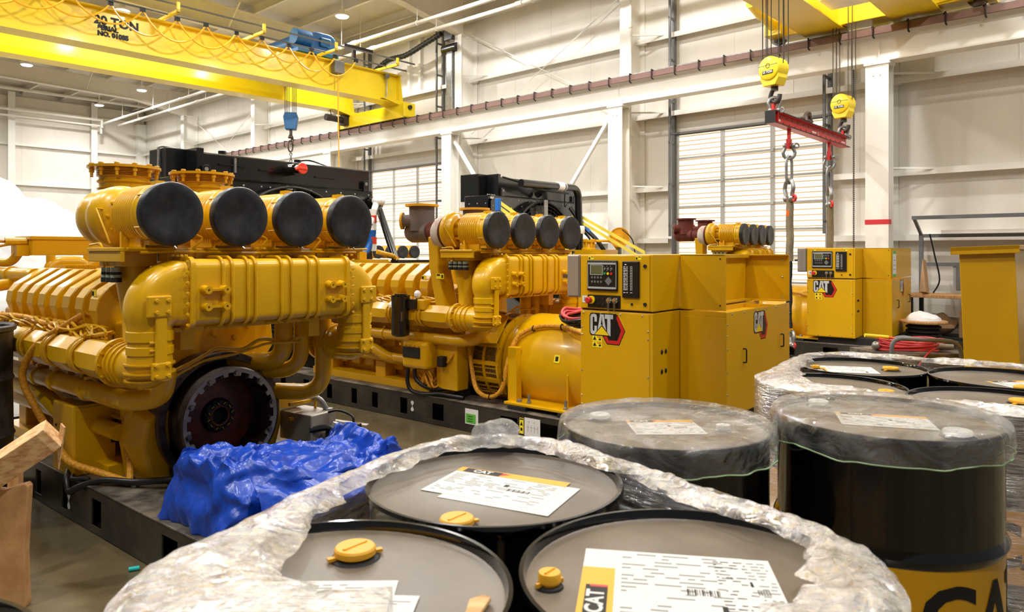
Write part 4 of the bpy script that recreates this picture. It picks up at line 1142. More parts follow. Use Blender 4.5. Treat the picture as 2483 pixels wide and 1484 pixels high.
    # coolant and oil pipes along the near side
    m = M(); m.tube(fillet([E(-0.62, -2.3, 0.82), E(-0.62, 0.12, 0.82), E(-0.50, 0.25, 0.84), E(-0.5, 0.30, 0.98)], 0.13, 8), 0.056, 20)
    for v in (-1.25, -0.95, -0.45): m.lathe([(0.056, 0), (0.066, 0), (0.066, 0.03), (0.056, 0.03)], E(-0.62, v, 0.82), VD, 20); m.box(-0.64, -0.60, -v-0.03, -v+0.0, 0.87, 0.9)
    m.obj('coolant_pipe', YEL, root)
    m = M(); m.tube(fillet([E(-0.58, -2.3, 0.70), E(-0.60, -1.25, 0.70), E(-0.55, -0.98, 0.56), E(-0.45, -0.9, 0.54)], 0.15, 8), 0.055, 20); m.obj('oil_pipe', YEL, root)
    m = M(); m.tube([E(-0.50, -2.3, 0.56), E(-0.50, -0.3, 0.56)], 0.05, 16); eb(m, -0.52, -0.30, -2.3, -0.4, 0.26, 0.34); m.obj('side_rail', YEL, root, smooth=30)
    # right-hand side plumbing (partly seen past the elbow)
    m = M(); m.tube(fillet([E(0.60, 0.22, 1.25), E(0.60, 0.22, 0.70), E(0.40, -0.03, 0.71)], 0.16, 8), 0.055, 20)
    m.tube(fillet([E(0.47, 0.16, 1.2), E(0.47, 0.16, 0.86), E(0.22, -0.15, 0.86)], 0.16, 8), 0.05, 20)
    m.tube(fillet([E(0.36, 0.12, 1.2), E(0.36, 0.12, 0.93), E(0.14, -0.16, 0.93)], 0.18, 8), 0.058, 20)
    m.obj('return_pipe', YEL, root)
    m = M()
    m.tube(fillet([E(-0.42, 0.1, 0.93), E(-0.2, 0.12, 1.02), E(-0.12, 0.13, 1.07), E(0.05, 0.15, 1.04), E(0.16, 0.16, 1.10), E(0.24, 0.16, 1.09), E(0.34, 0.18, 1.05), E(0.5, 0.2, 1.12)], 0.04), 0.012, 8)
    m.tube(fillet([E(-0.40, 0.11, 0.91), E(-0.2, 0.13, 1.0), E(0.0, 0.15, 1.02), E(0.2, 0.18, 1.07), E(0.42, 0.2, 1.06)], 0.04), 0.008, 8)
    m.obj('front_lines', YEL, root)

def flywheel(root):
    zc = 0.612; A = E(0, 0, zc)
    m = M(); m.lathe([(0.37, -0.20), (0.395, -0.20), (0.395, -0.05), (0.405, -0.045), (0.405, 0.0), (0.362, 0.0), (0.358, -0.17), (0.2, -0.17)], A, VD, 64, False, False)
    h = m.obj('flywheel_housing', DKSTEEL, root, smooth=30)
    m = M()
    for k in range(24):
        a = 2*PI*k/24; m.cyl(E(0.385*math.cos(a), 0.0005, zc+0.385*math.sin(a)), E(0.385*math.cos(a), 0.0015, zc+0.385*math.sin(a)), 0.008, n=10)
    m.obj('housing_holes', INK, h, smooth=0)
    m = M(); m.lathe([(0.345, -0.16), (0.345, -0.168), (0.2, -0.168)], A, VD, 48, False, False); m.obj('housing_backing', INK, h)
    # rim
    m = M(); m.lathe([(0.318, -0.12), (0.322, 0.10), (0.314, 0.112), (0.296, 0.112)], A, VD, 64, False, False)
    m.lathe([(0.284, 0.108), (0.284, -0.10)], A, VD, 64, False, False)
    f = m.obj('flywheel', DKSTEEL, root, smooth=30)
    m = M(); n = 20
    # notched front ring
    vs = []; fs = []
    inner = []
    for k in range(n):
        a0 = 2*PI*k/n
        for da, r in ((0.0, 0.289), (0.09, 0.289), (0.10, 0.268), (0.20, 0.268), (0.21, 0.289)):
            inner.append((a0+da*1.0, r))
    N_ = len(inner)
    for h_ in (0.098, 0.113):
        for a, r in inner: vs.append(E(0.314*math.cos(a), h_, zc+0.314*math.sin(a)))
        for a, r in inner: vs.append(E(r*math.cos(a), h_, zc+r*math.sin(a)))
    for k in range(N_):
        j = (k+1) % N_
        fs += [(k, j, N_+j, N_+k), (2*N_+k, 2*N_+j, 3*N_+j, 3*N_+k), (N_+k, N_+j, 3*N_+j, 3*N_+k)]
    m.add(vs, fs); m.obj('notched_ring', GALV, f, smooth=0)
    m = M()
    for k in range(10):
        a = 2*PI*(k+0.35)/10; p = E(0.285*math.cos(a), 0.10, zc+0.285*math.sin(a)); m.cyl(p, E(0.285*math.cos(a), 0.128, zc+0.285*math.sin(a)), 0.013, n=12)
        m.lathe([(0.02, 0), (0.02, 0.006)], E(0.285*math.cos(a), 0.108, zc+0.285*math.sin(a)), VD, 14)
    m.obj('rim_bolts', STEEL, f)
    m = M()
    for k in range(10):
        a = 2*PI*(k+0.8)/10; m.cyl(E(0.276*math.cos(a), -0.1, zc+0.276*math.sin(a)), E(0.276*math.cos(a), 0.09, zc+0.276*math.sin(a)), 0.014, n=10)
    m.obj('rim_studs', DKSTEEL, f)
    m = M(); m.lathe([(0.284, -0.10), (0.262, -0.085), (0.25, -0.08), (0.11, -0.07), (0.1, -0.09)], A, VD, 64, False, False); m.obj('flywheel_disc', RUST, f)
    m = M(); m.lathe([(0.10, -0.1), (0.097, -0.045), (0.07, -0.035), (0.062, -0.035), (0.058, -0.09), (0.001, -0.095)], A, VD, 40, False, False); m.obj('hub', INK, f)
    m = M(); m.torus(E(0, -0.034, zc), VD, 0.06, 0.008, 40, 8); m.obj('hub_ring', RUST, f)
    m = M()
    for k in range(12):
        a = 2*PI*k/12; m.bolt(E(0.081*math.cos(a), -0.042, zc+0.081*math.sin(a)), VD, 0.017, 0.018)
    hb = m.obj('hub_bolts', INK, f, smooth=0)
    m = M()
    for k in range(12):
        a = 2*PI*k/12+0.2; c = (0.081*math.cos(a), 0.081*math.sin(a)); d = (math.cos(a*3)*0.010, math.sin(a*3)*0.010)
        m.tube([E(c[0]-d[0], -0.023, zc+c[1]-d[1]), E(c[0]+d[0], -0.023, zc+c[1]+d[1])], 0.0022, 5)
    m.obj('paint_marks', LABY, f)

# ----- emblem (black plate, silver letters, yellow triangle, red hexagon edge)
def emblem(parent, X, w, name='emblem', thin=False):
    k = w
    def S(pts): return [(p[0]*k, p[1]*k) for p in pts]
    m = M()
    hexo = [(0.80, 0.74), (1.0, 0.38), (0.84, 0.04), (0.50, 0.04), (0.38, 0.22), (0.38, 0.74)]
    m.cur = 4; m.prism(S([(0.812, 0.765), (1.02, 0.38), (0.852, 0.012), (0.49, 0.012), (0.36, 0.22), (0.36, 0.765)]), 0, 0.0004, X)
    m.cur = 1; m.prism(S([(0.805, 0.755), (1.01, 0.38), (0.847, 0.022), (0.494, 0.022), (0.37, 0.22), (0.37, 0.755)]), 0, 0.0008, X)
    m.cur = 2; m.prism(S([(0.77, 0.74), (0.82, 0.73), (0.99, 0.38), (0.835, 0.045), (0.505, 0.045), (0.40, 0.22), (0.50, 0.22), (0.545, 0.13), (0.79, 0.13), (0.89, 0.38), (0.76, 0.66)]), 0, 0.0014, X)
    m.cur = 1
    m.prism(S([(0.0, 0.30), (0.03, 0.235), (0.08, 0.22), (0.64, 0.22), (0.67, 0.20), (0.70, 0.22), (0.76, 0.22), (0.76, 0.775), (0.08, 0.775), (0.03, 0.76), (0.0, 0.70)]), 0, 0.0018, X)
    m.cur = 0
    C = [(0.215, 0.56), (0.215, 0.68), (0.20, 0.725), (0.165, 0.75), (0.09, 0.75), (0.045, 0.725), (0.025, 0.68), (0.025, 0.32), (0.045, 0.27), (0.09, 0.245), (0.13, 0.245), (0.215, 0.33), (0.215, 0.46), (0.145, 0.46), (0.145, 0.345), (0.12, 0.325), (0.095, 0.345), (0.095, 0.66), (0.12, 0.68), (0.145, 0.66), (0.145, 0.56)]
    def poly_strip(P): m.prism(S(P), 0, 0.0026, X)
    poly_strip([(0.215, 0.56), (0.215, 0.68), (0.20, 0.725), (0.165, 0.75), (0.12, 0.75), (0.12, 0.68), (0.145, 0.66), (0.145, 0.56)])
    poly_strip([(0.12, 0.75), (0.09, 0.75), (0.045, 0.725), (0.025, 0.68), (0.025, 0.5), (0.095, 0.5), (0.095, 0.66), (0.12, 0.68)])
    poly_strip([(0.025, 0.5), (0.025, 0.32), (0.045, 0.27), (0.09, 0.245), (0.12, 0.245), (0.12, 0.325), (0.095, 0.345), (0.095, 0.5)])
    poly_strip([(0.12, 0.245), (0.135, 0.245), (0.215, 0.335), (0.215, 0.46), (0.145, 0.46), (0.145, 0.345), (0.12, 0.325)])
    poly_strip([(0.235, 0.36), (0.305, 0.745), (0.355, 0.745), (0.345, 0.60), (0.325, 0.50), (0.355, 0.485)])
    poly_strip([(0.355, 0.745), (0.41, 0.745), (0.475, 0.36), (0.365, 0.49), (0.355, 0.485), (0.385, 0.50), (0.365, 0.60)])
    poly_strip([(0.44, 0.75), (0.67, 0.75), (0.67, 0.645), (0.60, 0.645), (0.60, 0.23), (0.585, 0.23), (0.505, 0.32), (0.51, 0.645), (0.44, 0.645)])
    m.cur = 3; m.prism(S([(0.15, 0.245), (0.355, 0.455), (0.555, 0.245)]), 0, 0.0030, X)
    return m.obj(name, [EMB_S, EMB_K, EMB_R, EMB_Y, LABY], parent, smooth=0)

def cabinet(root, sticker=False):
    """control and breaker cabinets on the alternator end"""
    FX = lambda v, z: frame(E(-0.662, v, z), (0, -1, 0), (0, 0, 1))      # on the face u = -0.66, x runs towards +v
    m = M(); eb(m, -0.66, 1.2, 1.48, 2.13, 0.36, 1.188); lo1 = m.obj('control_cabinet', YEL_CAB, root, smooth=0, bevel=0.004)
    m = M(); eb(m, -0.648, 1.2, 1.488, 2.12, 1.188, 1.20); m.obj('joint_gap', INK, lo1, smooth=0)
    m = M(); eb(m, -0.66, 1.2, 1.48, 2.13, 1.20, 1.633); m.obj('upper_box', YEL_CAB, lo1, smooth=0, bevel=0.004)
    m = M(); eb(m, -0.668, -0.66, 1.485, 2.105, 1.205, 1.625); dr = m.obj('panel_door', YEL_CAB, lo1, smooth=0, bevel=0.003)
    m = M(); eb(m, -0.664, -0.66, 1.49, 2.10, 0.37, 1.18); m.obj('lower_panel', YEL_CAB, lo1, smooth=0, bevel=0.002)
    # controller
    u0 = -0.668
    def fb(m, v0, v1, z0, z1, d0, d1): eb(m, u0-d1, u0-d0, v0, v1, z0, z1)
    m = M(); fb(m, 1.555, 1.835, 1.345, 1.588, 0, 0.018); c = m.obj('controller', EMB_K, dr, smooth=0, bevel=0.008)
    m = M(); 
    for a in ((1.563, 1.827, 1.555, 1.57), (1.563, 1.827, 1.363, 1.378), (1.563, 1.568, 1.363, 1.57), (1.822, 1.827, 1.363, 1.57)): fb(m, *a, 0.018, 0.02)
    m.obj('bezel_line', GREYL, c, smooth=0)
    m = M(); fb(m, 1.595, 1.70, 1.475, 1.548, 0.018, 0.021); m.obj('screen', LCD, c, smooth=0)
    m = M(); 
    for a in ((1.588, 1.705, 1.548, 1.552), (1.588, 1.705, 1.471, 1.475), (1.588, 1.595, 1.471, 1.552), (1.70, 1.705, 1.471, 1.552)): fb(m, *a, 0.018, 0.022)
    m.obj('screen_frame', GREYL, c, smooth=0)
    m = M()
    for mi, v, z in ((0, 1.722, 1.485), (1, 1.752, 1.484), (2, 1.783, 1.483)):
        m.cur = mi; m.cyl(E(u0-0.018, v, z), E(u0-0.023, v, z), 0.0105, n=16)
    m.cur = 3
    for v in (1.722, 1.752, 1.783): m.cyl(E(u0-0.018, v, 1.522), E(u0-0.021, v, 1.522), 0.010, n=16)
    for v in (1.605, 1.632, 1.66, 1.688):
        for z in (1.452, 1.418): m.cyl(E(u0-0.018, v, z), E(u0-0.0205, v, z), 0.009, n=14)
    m.prism([(0, 0.035), (0.032, 0), (0, -0.035), (-0.032, 0)], 0, 0.003, FX(1.755, 1.425) @ Matrix.Translation((0, 0, 0.022)))
    m.cur = 4
    for v in (1.714, 1.744, 1.775):
        for z in (1.505, 1.54): fb(m, v-0.003, v+0.001, z-0.0, z+0.004, 0.018, 0.0205)
    fb(m, 1.685, 1.70, 1.562, 1.566, 0.02, 0.022)
    m.obj('buttons', [GREENB, EMB_Y, RED, GREYP, PAPER], c)
    m = M(); fb(m, 1.876, 2.024, 1.30, 1.582, 0, 0.016); a = m.obj('annunciator', EMB_K, dr, smooth=0, bevel=0.006)
    m = M()
    for k in range(16):
        z = 1.535-k*0.0125-(0.01 if k == 15 else 0)
        wv = 0.004*(k*7 % 3)
        fb(m, 1.889, 1.906+wv, z, z+0.006, 0.016, 0.0175); fb(m, 1.916, 1.926, z, z+0.006, 0.016, 0.0175)
        for v in (1.952, 1.964): m.cyl(E(u0-0.016, v, z+0.003), E(u0-0.018, v, z+0.003), 0.0036, n=8)
    fb(m, 1.90, 1.915, 1.552, 1.56, 0.016, 0.0175)
    m.obj('indicator_rows', PAPER, a, smooth=0)
    m = M(); fb(m, 1.555, 1.855, 1.212, 1.312, 0, 0.004); sp_ = m.obj('switch_plate', EMB_K, dr, smooth=0)
    m = M(); m.cyl(E(u0-0.004, 1.592, 1.272), E(u0-0.016, 1.592, 1.272), 0.032, n=24); m.obj('stop_collar', EMB_Y, sp_)
    m = M(); m.lathe([(0.02, 0), (0.02, 0.02), (0.026, 0.024), (0.026, 0.04), (0.018, 0.046)], E(u0-0.012, 1.585, 1.272), (-1, 0, 0), 24); m.obj('stop_button', RED, sp_)
    m = M(); fb(m, 1.502, 1.548, 1.248, 1.302, 0, 0.002); m.cur = 1; fb(m, 1.52, 1.542, 1.26, 1.29, 0.002, 0.003); m.obj('white_label', [PAPER, GREYINK], dr, smooth=0)
    for v in (1.755, 1.81):
        m = M(); m.lathe([(0.026, 0), (0.026, 0.008), (0.02, 0.018), (0.012, 0.02)], E(u0-0.004, v, 1.272), (-1, 0, 0), 20); m.obj('key_switch', CHROME, sp_)
        m = M(); fb(m, v-0.006, v+0.01, 1.19, 1.262, 0.022, 0.025); m.torus(E(u0-0.024, v, 1.262), (1, 0, 0), 0.012, 0.002, 14, 5); m.obj('key', STEEL, sp_)
    m = M()
    for v in (1.655, 1.7):
        for z in (1.285, 1.24): m.cyl(E(u0-0.004, v, z), E(u0-0.009, v, z), 0.009, n=14)
    m.obj('blank_plugs', INK, sp_)
    m = M()
    for v, z, r in ((2.068, 1.545, 0.014), (2.068, 1.255, 0.014), (1.955, 1.252, 0.009)): m.cyl(E(u0, v, z), E(u0-0.008, v, z), r, n=16)
    m.obj('door_lock', INK, dr)
    m = M()
    for v in (1.56, 1.985):
        fb(m, v, v+0.05, 1.592, 1.62, 0, 0.0015); m.cur = 1; fb(m, v+0.004, v+0.018, 1.596, 1.612, 0.0015, 0.002); fb(m, v+0.024, v+0.046, 1.612, 1.617, 0.0015, 0.002); m.cur = 0
    m.obj('warning_label', [LABY, INK], dr, smooth=0)
    m = M()
    for z in (0.988, 0.94):
        eb(m, -0.6655, -0.664, 1.595, 1.685, z-0.045, z); m.cur = 1
        eb(m, -0.6662, -0.6655, 1.64, 1.68, z-0.012, z-0.006); m.cur = 2
        m.prism([(0, 0.018), (0.016, -0.012), (-0.016, -0.012)], 0, 0.001, FX(1.617, z-0.022) @ Matrix.Translation((0, 0, 0.0036))); eb(m, -0.6662, -0.6655, 1.655, 1.675, z-0.035, z-0.02); m.cur = 0
    m.obj('warning_label', [LABY, RED, INK], lo1, smooth=0)
    emblem(lo1, FX(1.568, 0.917) @ Matrix.Translation((0, 0, 0.0025)), 0.325)
    m = M()
    for v in (1.51, 1.67, 1.85, 2.04): m.sphere(E(-0.664, v, 1.165), 0.008, (0.6, 1, 1), n=10, m=6)
    for z in (1.05, 0.99, 0.7, 0.5, 0.43):
        for v in (1.495, 2.09): m.sphere(E(-0.664, v, z), 0.008, (0.6, 1, 1), n=10, m=6)
    for v in (1.64, 1.8, 1.95): m.sphere(E(-0.664, v, 0.385), 0.008, (0.6, 1, 1), n=10, m=6)
    m.obj('rivets', CHROME, lo1)
    m = M()
    for u in (-0.52, -0.455):
        for z in (0.885, 0.735): m.sphere(E(u, 2.13, z), 0.016, (1, 0.6, 1.2), n=12, m=8)
    m.obj('cable_plugs', INK, lo1)
    # stainless junction box on the alternator side
    m = M(); eb(m, -0.655, -0.25, 1.345, 1.47, 1.285, 1.632); m.box(-0.665, -0.655, -1.46, -1.355, 1.295, 1.625); j = m.obj('stainless_box', STAINLESS, root, smooth=0, bevel=0.006)
    m = M(); m.cyl(E(-0.60, 1.335, 1.46), E(-0.60, 1.345, 1.46), 0.02, n=14); eb(m, -0.655, -0.645, 1.30, 1.345, 1.44, 1.47); m.obj('latch', STEEL, j)
    # breaker cabinet
    m = M(); eb(m, -0.217, 1.276, 2.135, 2.514, 0.36, 1.15); lo2 = m.obj('breaker_cabinet', YEL_CAB, root, smooth=0, bevel=0.004)
    m = M(); eb(m, -0.217, 0.06, 2.49, 2.514, 1.15, 1.182) if False else None
    eb(m, -0.217, -0.2, 2.135, 2.514, 1.15, 1.188); m.obj('side_lip', YEL_CAB, lo2, smooth=0)
    m = M(); eb(m, -0.21, 1.26, 2.514, 2.518, 0.37, 1.185); cv = m.obj('breaker_cover', YEL_CAB, lo2, smooth=0, bevel=0.002)
    m = M(); eb(m, -0.217, -0.205, 2.14, 2.514, 1.2, 1.633); eb(m, -0.21, 1.276, 2.10, 2.112, 1.2, 1.633); eb(m, 1.262, 1.276, 2.10, 2.514, 1.2, 1.633)
    eb(m, -0.217, 1.276, 2.10, 2.514, 1.60, 1.633) if False else None
    eb(m, -0.217, -0.1, 2.14, 2.5, 1.622, 1.633); eb(m, 1.2, 1.276, 2.11, 2.514, 1.622, 1.633); eb(m, -0.2, 1.27, 2.112, 2.16, 1.60, 1.633)
    eb(m, -0.21, 1.262, 2.1, 2.2, 1.2, 1.215); eb(m, 1.15, 1.262, 2.1, 2.5, 1.2, 1.212)
    m.obj('open_upper_box', YEL_CAB, lo2, smooth=0)
    m = M(); eb(m, -0.2, 1.26, 2.22, 2.235, 1.15, 1.19); eb(m, 0.9, 0.915, 2.235, 2.5, 1.15, 1.185); m.obj('inner_rail', YEL_CAB, lo2, smooth=0)
    UX = lambda u, z: frame(E(u, 2.518, z), (1, 0, 0), (0, 0, 1))
    emblem(lo2, UX(0.36, 0.905) @ Matrix.Translation((0, 0, 0.0012)), 0.325)
    for u, z in ((0.13, 0.82), (1.02, 0.86)):
        m = M(); m.tube(fillet([E(u, 2.518, z-0.055), E(u, 2.545, z-0.055), E(u, 2.545, z+0.055), E(u, 2.518, z+0.055)], 0.01, 4), 0.006, 8); m.obj('handle', INK, cv)
    m = M()
    for k in range(6): m.sphere(E(-0.1+k*0.25, 2.518, 1.165), 0.009, (1, 0.6, 1), n=10, m=6)
    for z in (1.09, 1.0, 0.9, 0.72, 0.55, 0.45): m.sphere(E(-0.19, 2.518, z), 0.009, (1, 0.6, 1), n=10, m=6); m.sphere(E(1.25, 2.518, z), 0.009, (1, 0.6, 1), n=10, m=6)
    for z in (1.58, 1.42, 1.23): m.sphere(E(1.262, 2.45, z), 0.011, (0.6, 1, 1), n=10, m=6)
    for z in (1.53, 1.42, 1.24): m.sphere(E(1.0, 2.112, z), 0.009, (1, 0.6, 1), n=10, m=6)
    m.obj('rivets', CHROME, lo2)
    m = M()
    for z in (1.6, 1.24): m.sphere(E(-0.217, 2.47, z), 0.007, n=8, m=6)
    m.obj('screws', DKSTEEL, lo2)
    if sticker:
        m = M(); eb(m, -0.16, 0.08, 2.515, 2.5165, 1.22, 1.59); m.cur = 1
        for z in (1.45, 1.38, 1.32): eb(m, -0.1, 0.02, 2.5165, 2.517, z, z+0.012)
        m.cur = 2; eb(m, -0.15, 0.07, 2.5165, 2.5172, 1.22, 1.26); eb(m, -0.15, 0.07, 2.5165, 2.5172, 1.55, 1.59)
        m.obj('paper_notice', [PAPER, GREYINK, GREEN], lo2, smooth=0)
        m = M(); eb(m, -0.217, 1.276, 2.5, 2.514, 1.2, 1.633); m.obj('upper_cover', YEL_CAB, lo2, smooth=0)

def alternator(root):
    zc = 0.612
    m = M(); m.lathe([(0.30, 0.0), (0.40, 0.02), (0.452, 0.14), (0.455, 0.16), (0.455, 1.06), (0.44, 1.1), (0.3, 1.12)], E(0, 0.42, zc), VD, 56)
    al = m.obj('alternator', YEL, root, smooth=30)
    m = M(); m.lathe([(0.36, -0.02), (0.42, 0.0), (0.43, 0.3), (0.42, 0.32), (0.36, 0.32)], E(0, 0.08, zc), VD, 56, True, True); m.obj('coupling_guard', GUARD, al, smooth=30)
    m = M()
    for k in range(16):
        a = 2*PI*k/16
        m.box(-0.02, 0.02, -0.42, -0.08, 0.425, 0.437, Matrix.Translation((0, 0, zc)) @ Matrix.Rotation(a, 4, 'Y'))
    for v in (0.08, 0.235, 0.4): m.lathe([(0.42, -0.012), (0.44, -0.012), (0.44, 0.012), (0.42, 0.012)], E(0, v, zc), VD, 56)
    m.obj('guard_frame', YEL, al, smooth=30)
    m = M(); 
    for k in range(56):
        a = 2*PI*k/56
        for v in [0.10+0.02*j for j in range(15)]:
            if 1.6 < a < 4.8: m.box(-0.006, 0.006, -v-0.006, -v+0.004, 0.4285, 0.4325, Matrix.Translation((0, 0, zc)) @ Matrix.Rotation(-a, 4, 'Y'))
    m.obj('guard_perforation', BUNG, al, smooth=0)
    for s in (-1, 1):
        m = M(); eb(m, min(s*0.60, s*0.30), max(s*0.60, s*0.30), 0.62, 1.62, 0.30, 0.325)
        m.prism([(0.0, 0.32), (0.42, 0.32), (0.42, 0.75), (0.30, 0.75)], -0.0, 0.02, Matrix(((s, 0, 0, 0.0), (0, 0, -1, -0.62), (0, 1, 0, 0), (0, 0, 0, 1))))
        eb(m, min(s*0.44, s*0.52), max(s*0.44, s*0.52), 0.60, 0.70, 0.32, 0.80)
        for v in (1.2, 1.55): eb(m, min(s*0.40, s*0.46), max(s*0.40, s*0.46), v, v+0.02, 0.32, 0.6)
        m.obj('alternator_foot', YEL, al, smooth=0, bevel=0.006)
        m = M()
        for v in (0.75, 0.86, 1.25, 1.36):
            m.bolt(E(s*0.54, v, 0.325), (0, 0, 1), 0.026, 0.025) if v in (0.75, 1.36) else m.cyl(E(s*0.54, v, 0.325), E(s*0.54, v, 0.40), 0.014, n=10)
            m.bolt(E(s*0.54, v, 0.325), (0, 0, 1), 0.022, 0.018)
        m.obj('anchor_bolts', GALV, al, smooth=0)
        for v in (0.78, 1.32):
            m = M(); eb(m, min(s*0.62, s*0.42), max(s*0.62, s*0.42), v-0.1, v+0.1, 0.265, 0.30); m.obj('mounting_pad', INK, al, smooth=0)
    m = M(); m.box(-0.035, 0.035, -1.12, -1.06, -0.0, 0.0025, Matrix.Translation((0, 0, zc)) @ Matrix.Rotation(-1.32, 4, 'Y') @ Matrix.Translation((0, 0, 0.455)))
    m.cur = 1; m.box(-0.02, 0.02, -1.105, -1.075, 0.002, 0.0032, Matrix.Translation((0, 0, zc)) @ Matrix.Rotation(-1.32, 4, 'Y') @ Matrix.Translation((0, 0, 0.455)))
    m.obj('warning_label', [LABY, INK], al, smooth=0)
    m = M(); m.prism([(-0.05, 0.0), (0.32, -0.02), (0.36, 0.30), (-0.02, 0.42)], 0, 0.012, frame(E(-0.52, 0.1, 0.80), (0.25, -0.9, 0.05), (0.45, 0.1, 0.5))); m.obj('air_baffle', YEL, al, smooth=0)
    m = M(); m.tube(spl([E(-0.44, 0.05, 0.86), E(-0.50, 0.15, 0.55), E(-0.54, 0.25, 0.37), E(-0.55, 0.42, 0.33), E(-0.54, 0.55, 0.42), E(-0.50, 0.60, 0.7), E(-0.42, 0.64, 0.88), E(-0.33, 0.78, 0.97), E(-0.30, 1.0, 0.99), E(-0.36, 1.25, 0.96), E(-0.42, 1.47, 0.92)], 8), 0.02, 10); m.obj('cable_loom', ORANGE, al)
    m = M()
    for u, v, z in ((-0.55, 0.42, 0.33), (-0.34, 0.76, 0.96), (-0.53, 0.57, 0.5), (-0.31, 1.05, 0.99)): m.torus(E(u, v, z), VD, 0.024, 0.005, 14, 6)
    m.obj('cable_ties', INK, al)

def radiator(root, v0, w, htop, hsh):
    m = M(); eb(m, -w, w, v0-0.55, v0-0.12, 0.27, hsh-0.05); eb(m, -w-0.03, -w+0.05, v0-0.62, v0-0.05, 0.26, hsh); eb(m, w-0.05, w+0.03, v0-0.62, v0-0.05, 0.26, hsh)
    rd = m.obj('radiator', BLACK, root, smooth=0, bevel=0.01)
    m = M(); hw = w
    n = 40; R = 0.88*w; zc = 1.55
    outer = [(-hw, 0.3), (hw, 0.3), (hw, hsh), (-hw, hsh)]
    # shroud plate with a round opening
    vs = []; fs = []
    for k in range(64):
        a = 2*PI*k/64; c, s = math.cos(a), math.sin(a)
        t = min(hw/abs(c) if abs(c) > 1e-6 else 1e9, (hsh-zc)/s if s > 1e-6 else ((zc-0.3)/-s if s < -1e-6 else 1e9))
        R_ = min(R, 0.95*(hsh-zc))
        vs += [E(t*c, v0, zc+t*s), E(R_*c, v0, zc+R_*s), E(R_*c, v0+0.16, zc+R_*s)]
    for k in range(64):
        j = (k+1) % 64
        fs += [(3*k, 3*j, 3*j+1, 3*k+1), (3*k+1, 3*j+1, 3*j+2, 3*k+2)]
    m.add(vs, fs); R_ = min(R, 0.95*(hsh-zc))
    eb(m, -hw, hw, v0-0.12, v0, hsh-0.02, hsh)
    m.obj('fan_shroud', BLACK, rd, smooth=30)
    m = M(); m.torus(E(0, v0+0.16, zc), VD, R_, 0.02, 64, 8)
    for r in [R_*k/14 for k in range(4, 14)]: m.torus(E(0, v0+0.17-0.05*(r/R_)**2+0.05, zc), VD, r, 0.006, 64, 4)
    for k in range(48):
        a = 2*PI*k/48; m.tube([E(0.3*R_*math.cos(a), v0+0.21, zc+0.3*R_*math.sin(a)), E(R_*math.cos(a), v0+0.16, zc+R_*math.sin(a))], 0.004 if k % 6 else 0.016, 4)
    m.obj('fan_guard', MESHG, rd, smooth=30)
    m = M(); m.lathe([(R_*0.3, 0), (R_*0.3, 0.01)], E(0, v0+0.2, zc), VD, 32); m.obj('guard_hub', BLACK, rd)
    m = M()
    for k in range(8):
        a = 2*PI*k/8; m.box(-0.16, 0.16, -v0-0.08, -v0-0.05, 0.15, R_*0.93, Matrix.Translation((0, 0, zc)) @ Matrix.Rotation(a, 4, 'Y') @ Matrix.Rotation(0.0, 4, 'Z'))
    m.obj('fan', GREYP, rd, smooth=0)
    m = M(); eb(m, -w*0.8, w*0.98, v0-0.42, v0-0.02, hsh+0.0, htop); tk = m.obj('top_tank', BLACK, rd, smooth=0, bevel=0.02)
    m = M(); eb(m, -w-0.0, -w*0.8, v0-0.75, v0-0.3, hsh-0.1, htop+0.05); eb(m, -w*0.84, -w*0.78, v0-0.30, v0-0.02, hsh, htop+0.05); m.obj('side_housing', BLACK, rd, smooth=0, bevel=0.01)
    for u in (-w*0.78, w*0.9):
        m = M(); m.prism([(-0.05, 0), (0.05, 0), (0.05, 0.12), (0.03, 0.15), (-0.03, 0.15), (-0.05, 0.12)], 0, 0.02, frame(E(u, v0+0.02, hsh), (1, 0, 0), (0, 0, 1))); m.obj('lifting_eye', BLACK, rd, smooth=0, bevel=0.005)
        m = M(); m.cyl(E(u, v0+0.038, hsh+0.1), E(u, v0+0.042, hsh+0.1), 0.025, n=16); m.obj('eye_hole', GALV, rd)
    m = M()
    for k in range(12): m.sphere(E(-w*0.95+k*w*1.9/11, v0+0.004, hsh-0.06), 0.014, (1, 0.5, 1), n=8, m=6)
    for k in range(7):
        z = 0.5+k*(hsh-0.7)/6
        for u in (-w*0.96, w*0.96): m.sphere(E(u, v0+0.004, z), 0.014, (1, 0.5, 1), n=8, m=6)
        for dv in (0.1, 0.3, 0.5): m.sphere(E(-w-0.034, v0-dv, z+0.05), 0.014, (0.5, 1, 1), n=8, m=6)
    for k in range(6): m.sphere(E(-w*0.98+k*0.05, v0-0.1, hsh+0.015), 0.014, n=8, m=6)
    for k in range(24):
        a = 2*PI*k/24; m.sphere(E((R_+0.025)*math.cos(a), v0+0.01, zc+(R_+0.025)*math.sin(a)), 0.011, n=6, m=4)
    m.obj('bolt_heads', GALV, rd)
    return rd, tk, R_
# ---------------------------------------------------------------- generator on the left: bare engine on its skid
GR = math.atan2(0.7779, 0.6285)
g1 = thing('generator_engine', 'bare yellow engine with a big dark flywheel and four black-capped air cleaners', 'engine', (-1.830, 4.557, 0), GR)
skid(g1, -3.3, 1.95, [(-2.6, 0.09), (-2.1, 0.09), (-1.62, 0.09), (-1.165, 0.09), (-0.72, 0.09), (-0.24, 0.135), (0.653, 0.165), (1.4, 0.165)])
engine(g1, 1); flywheel(g1)
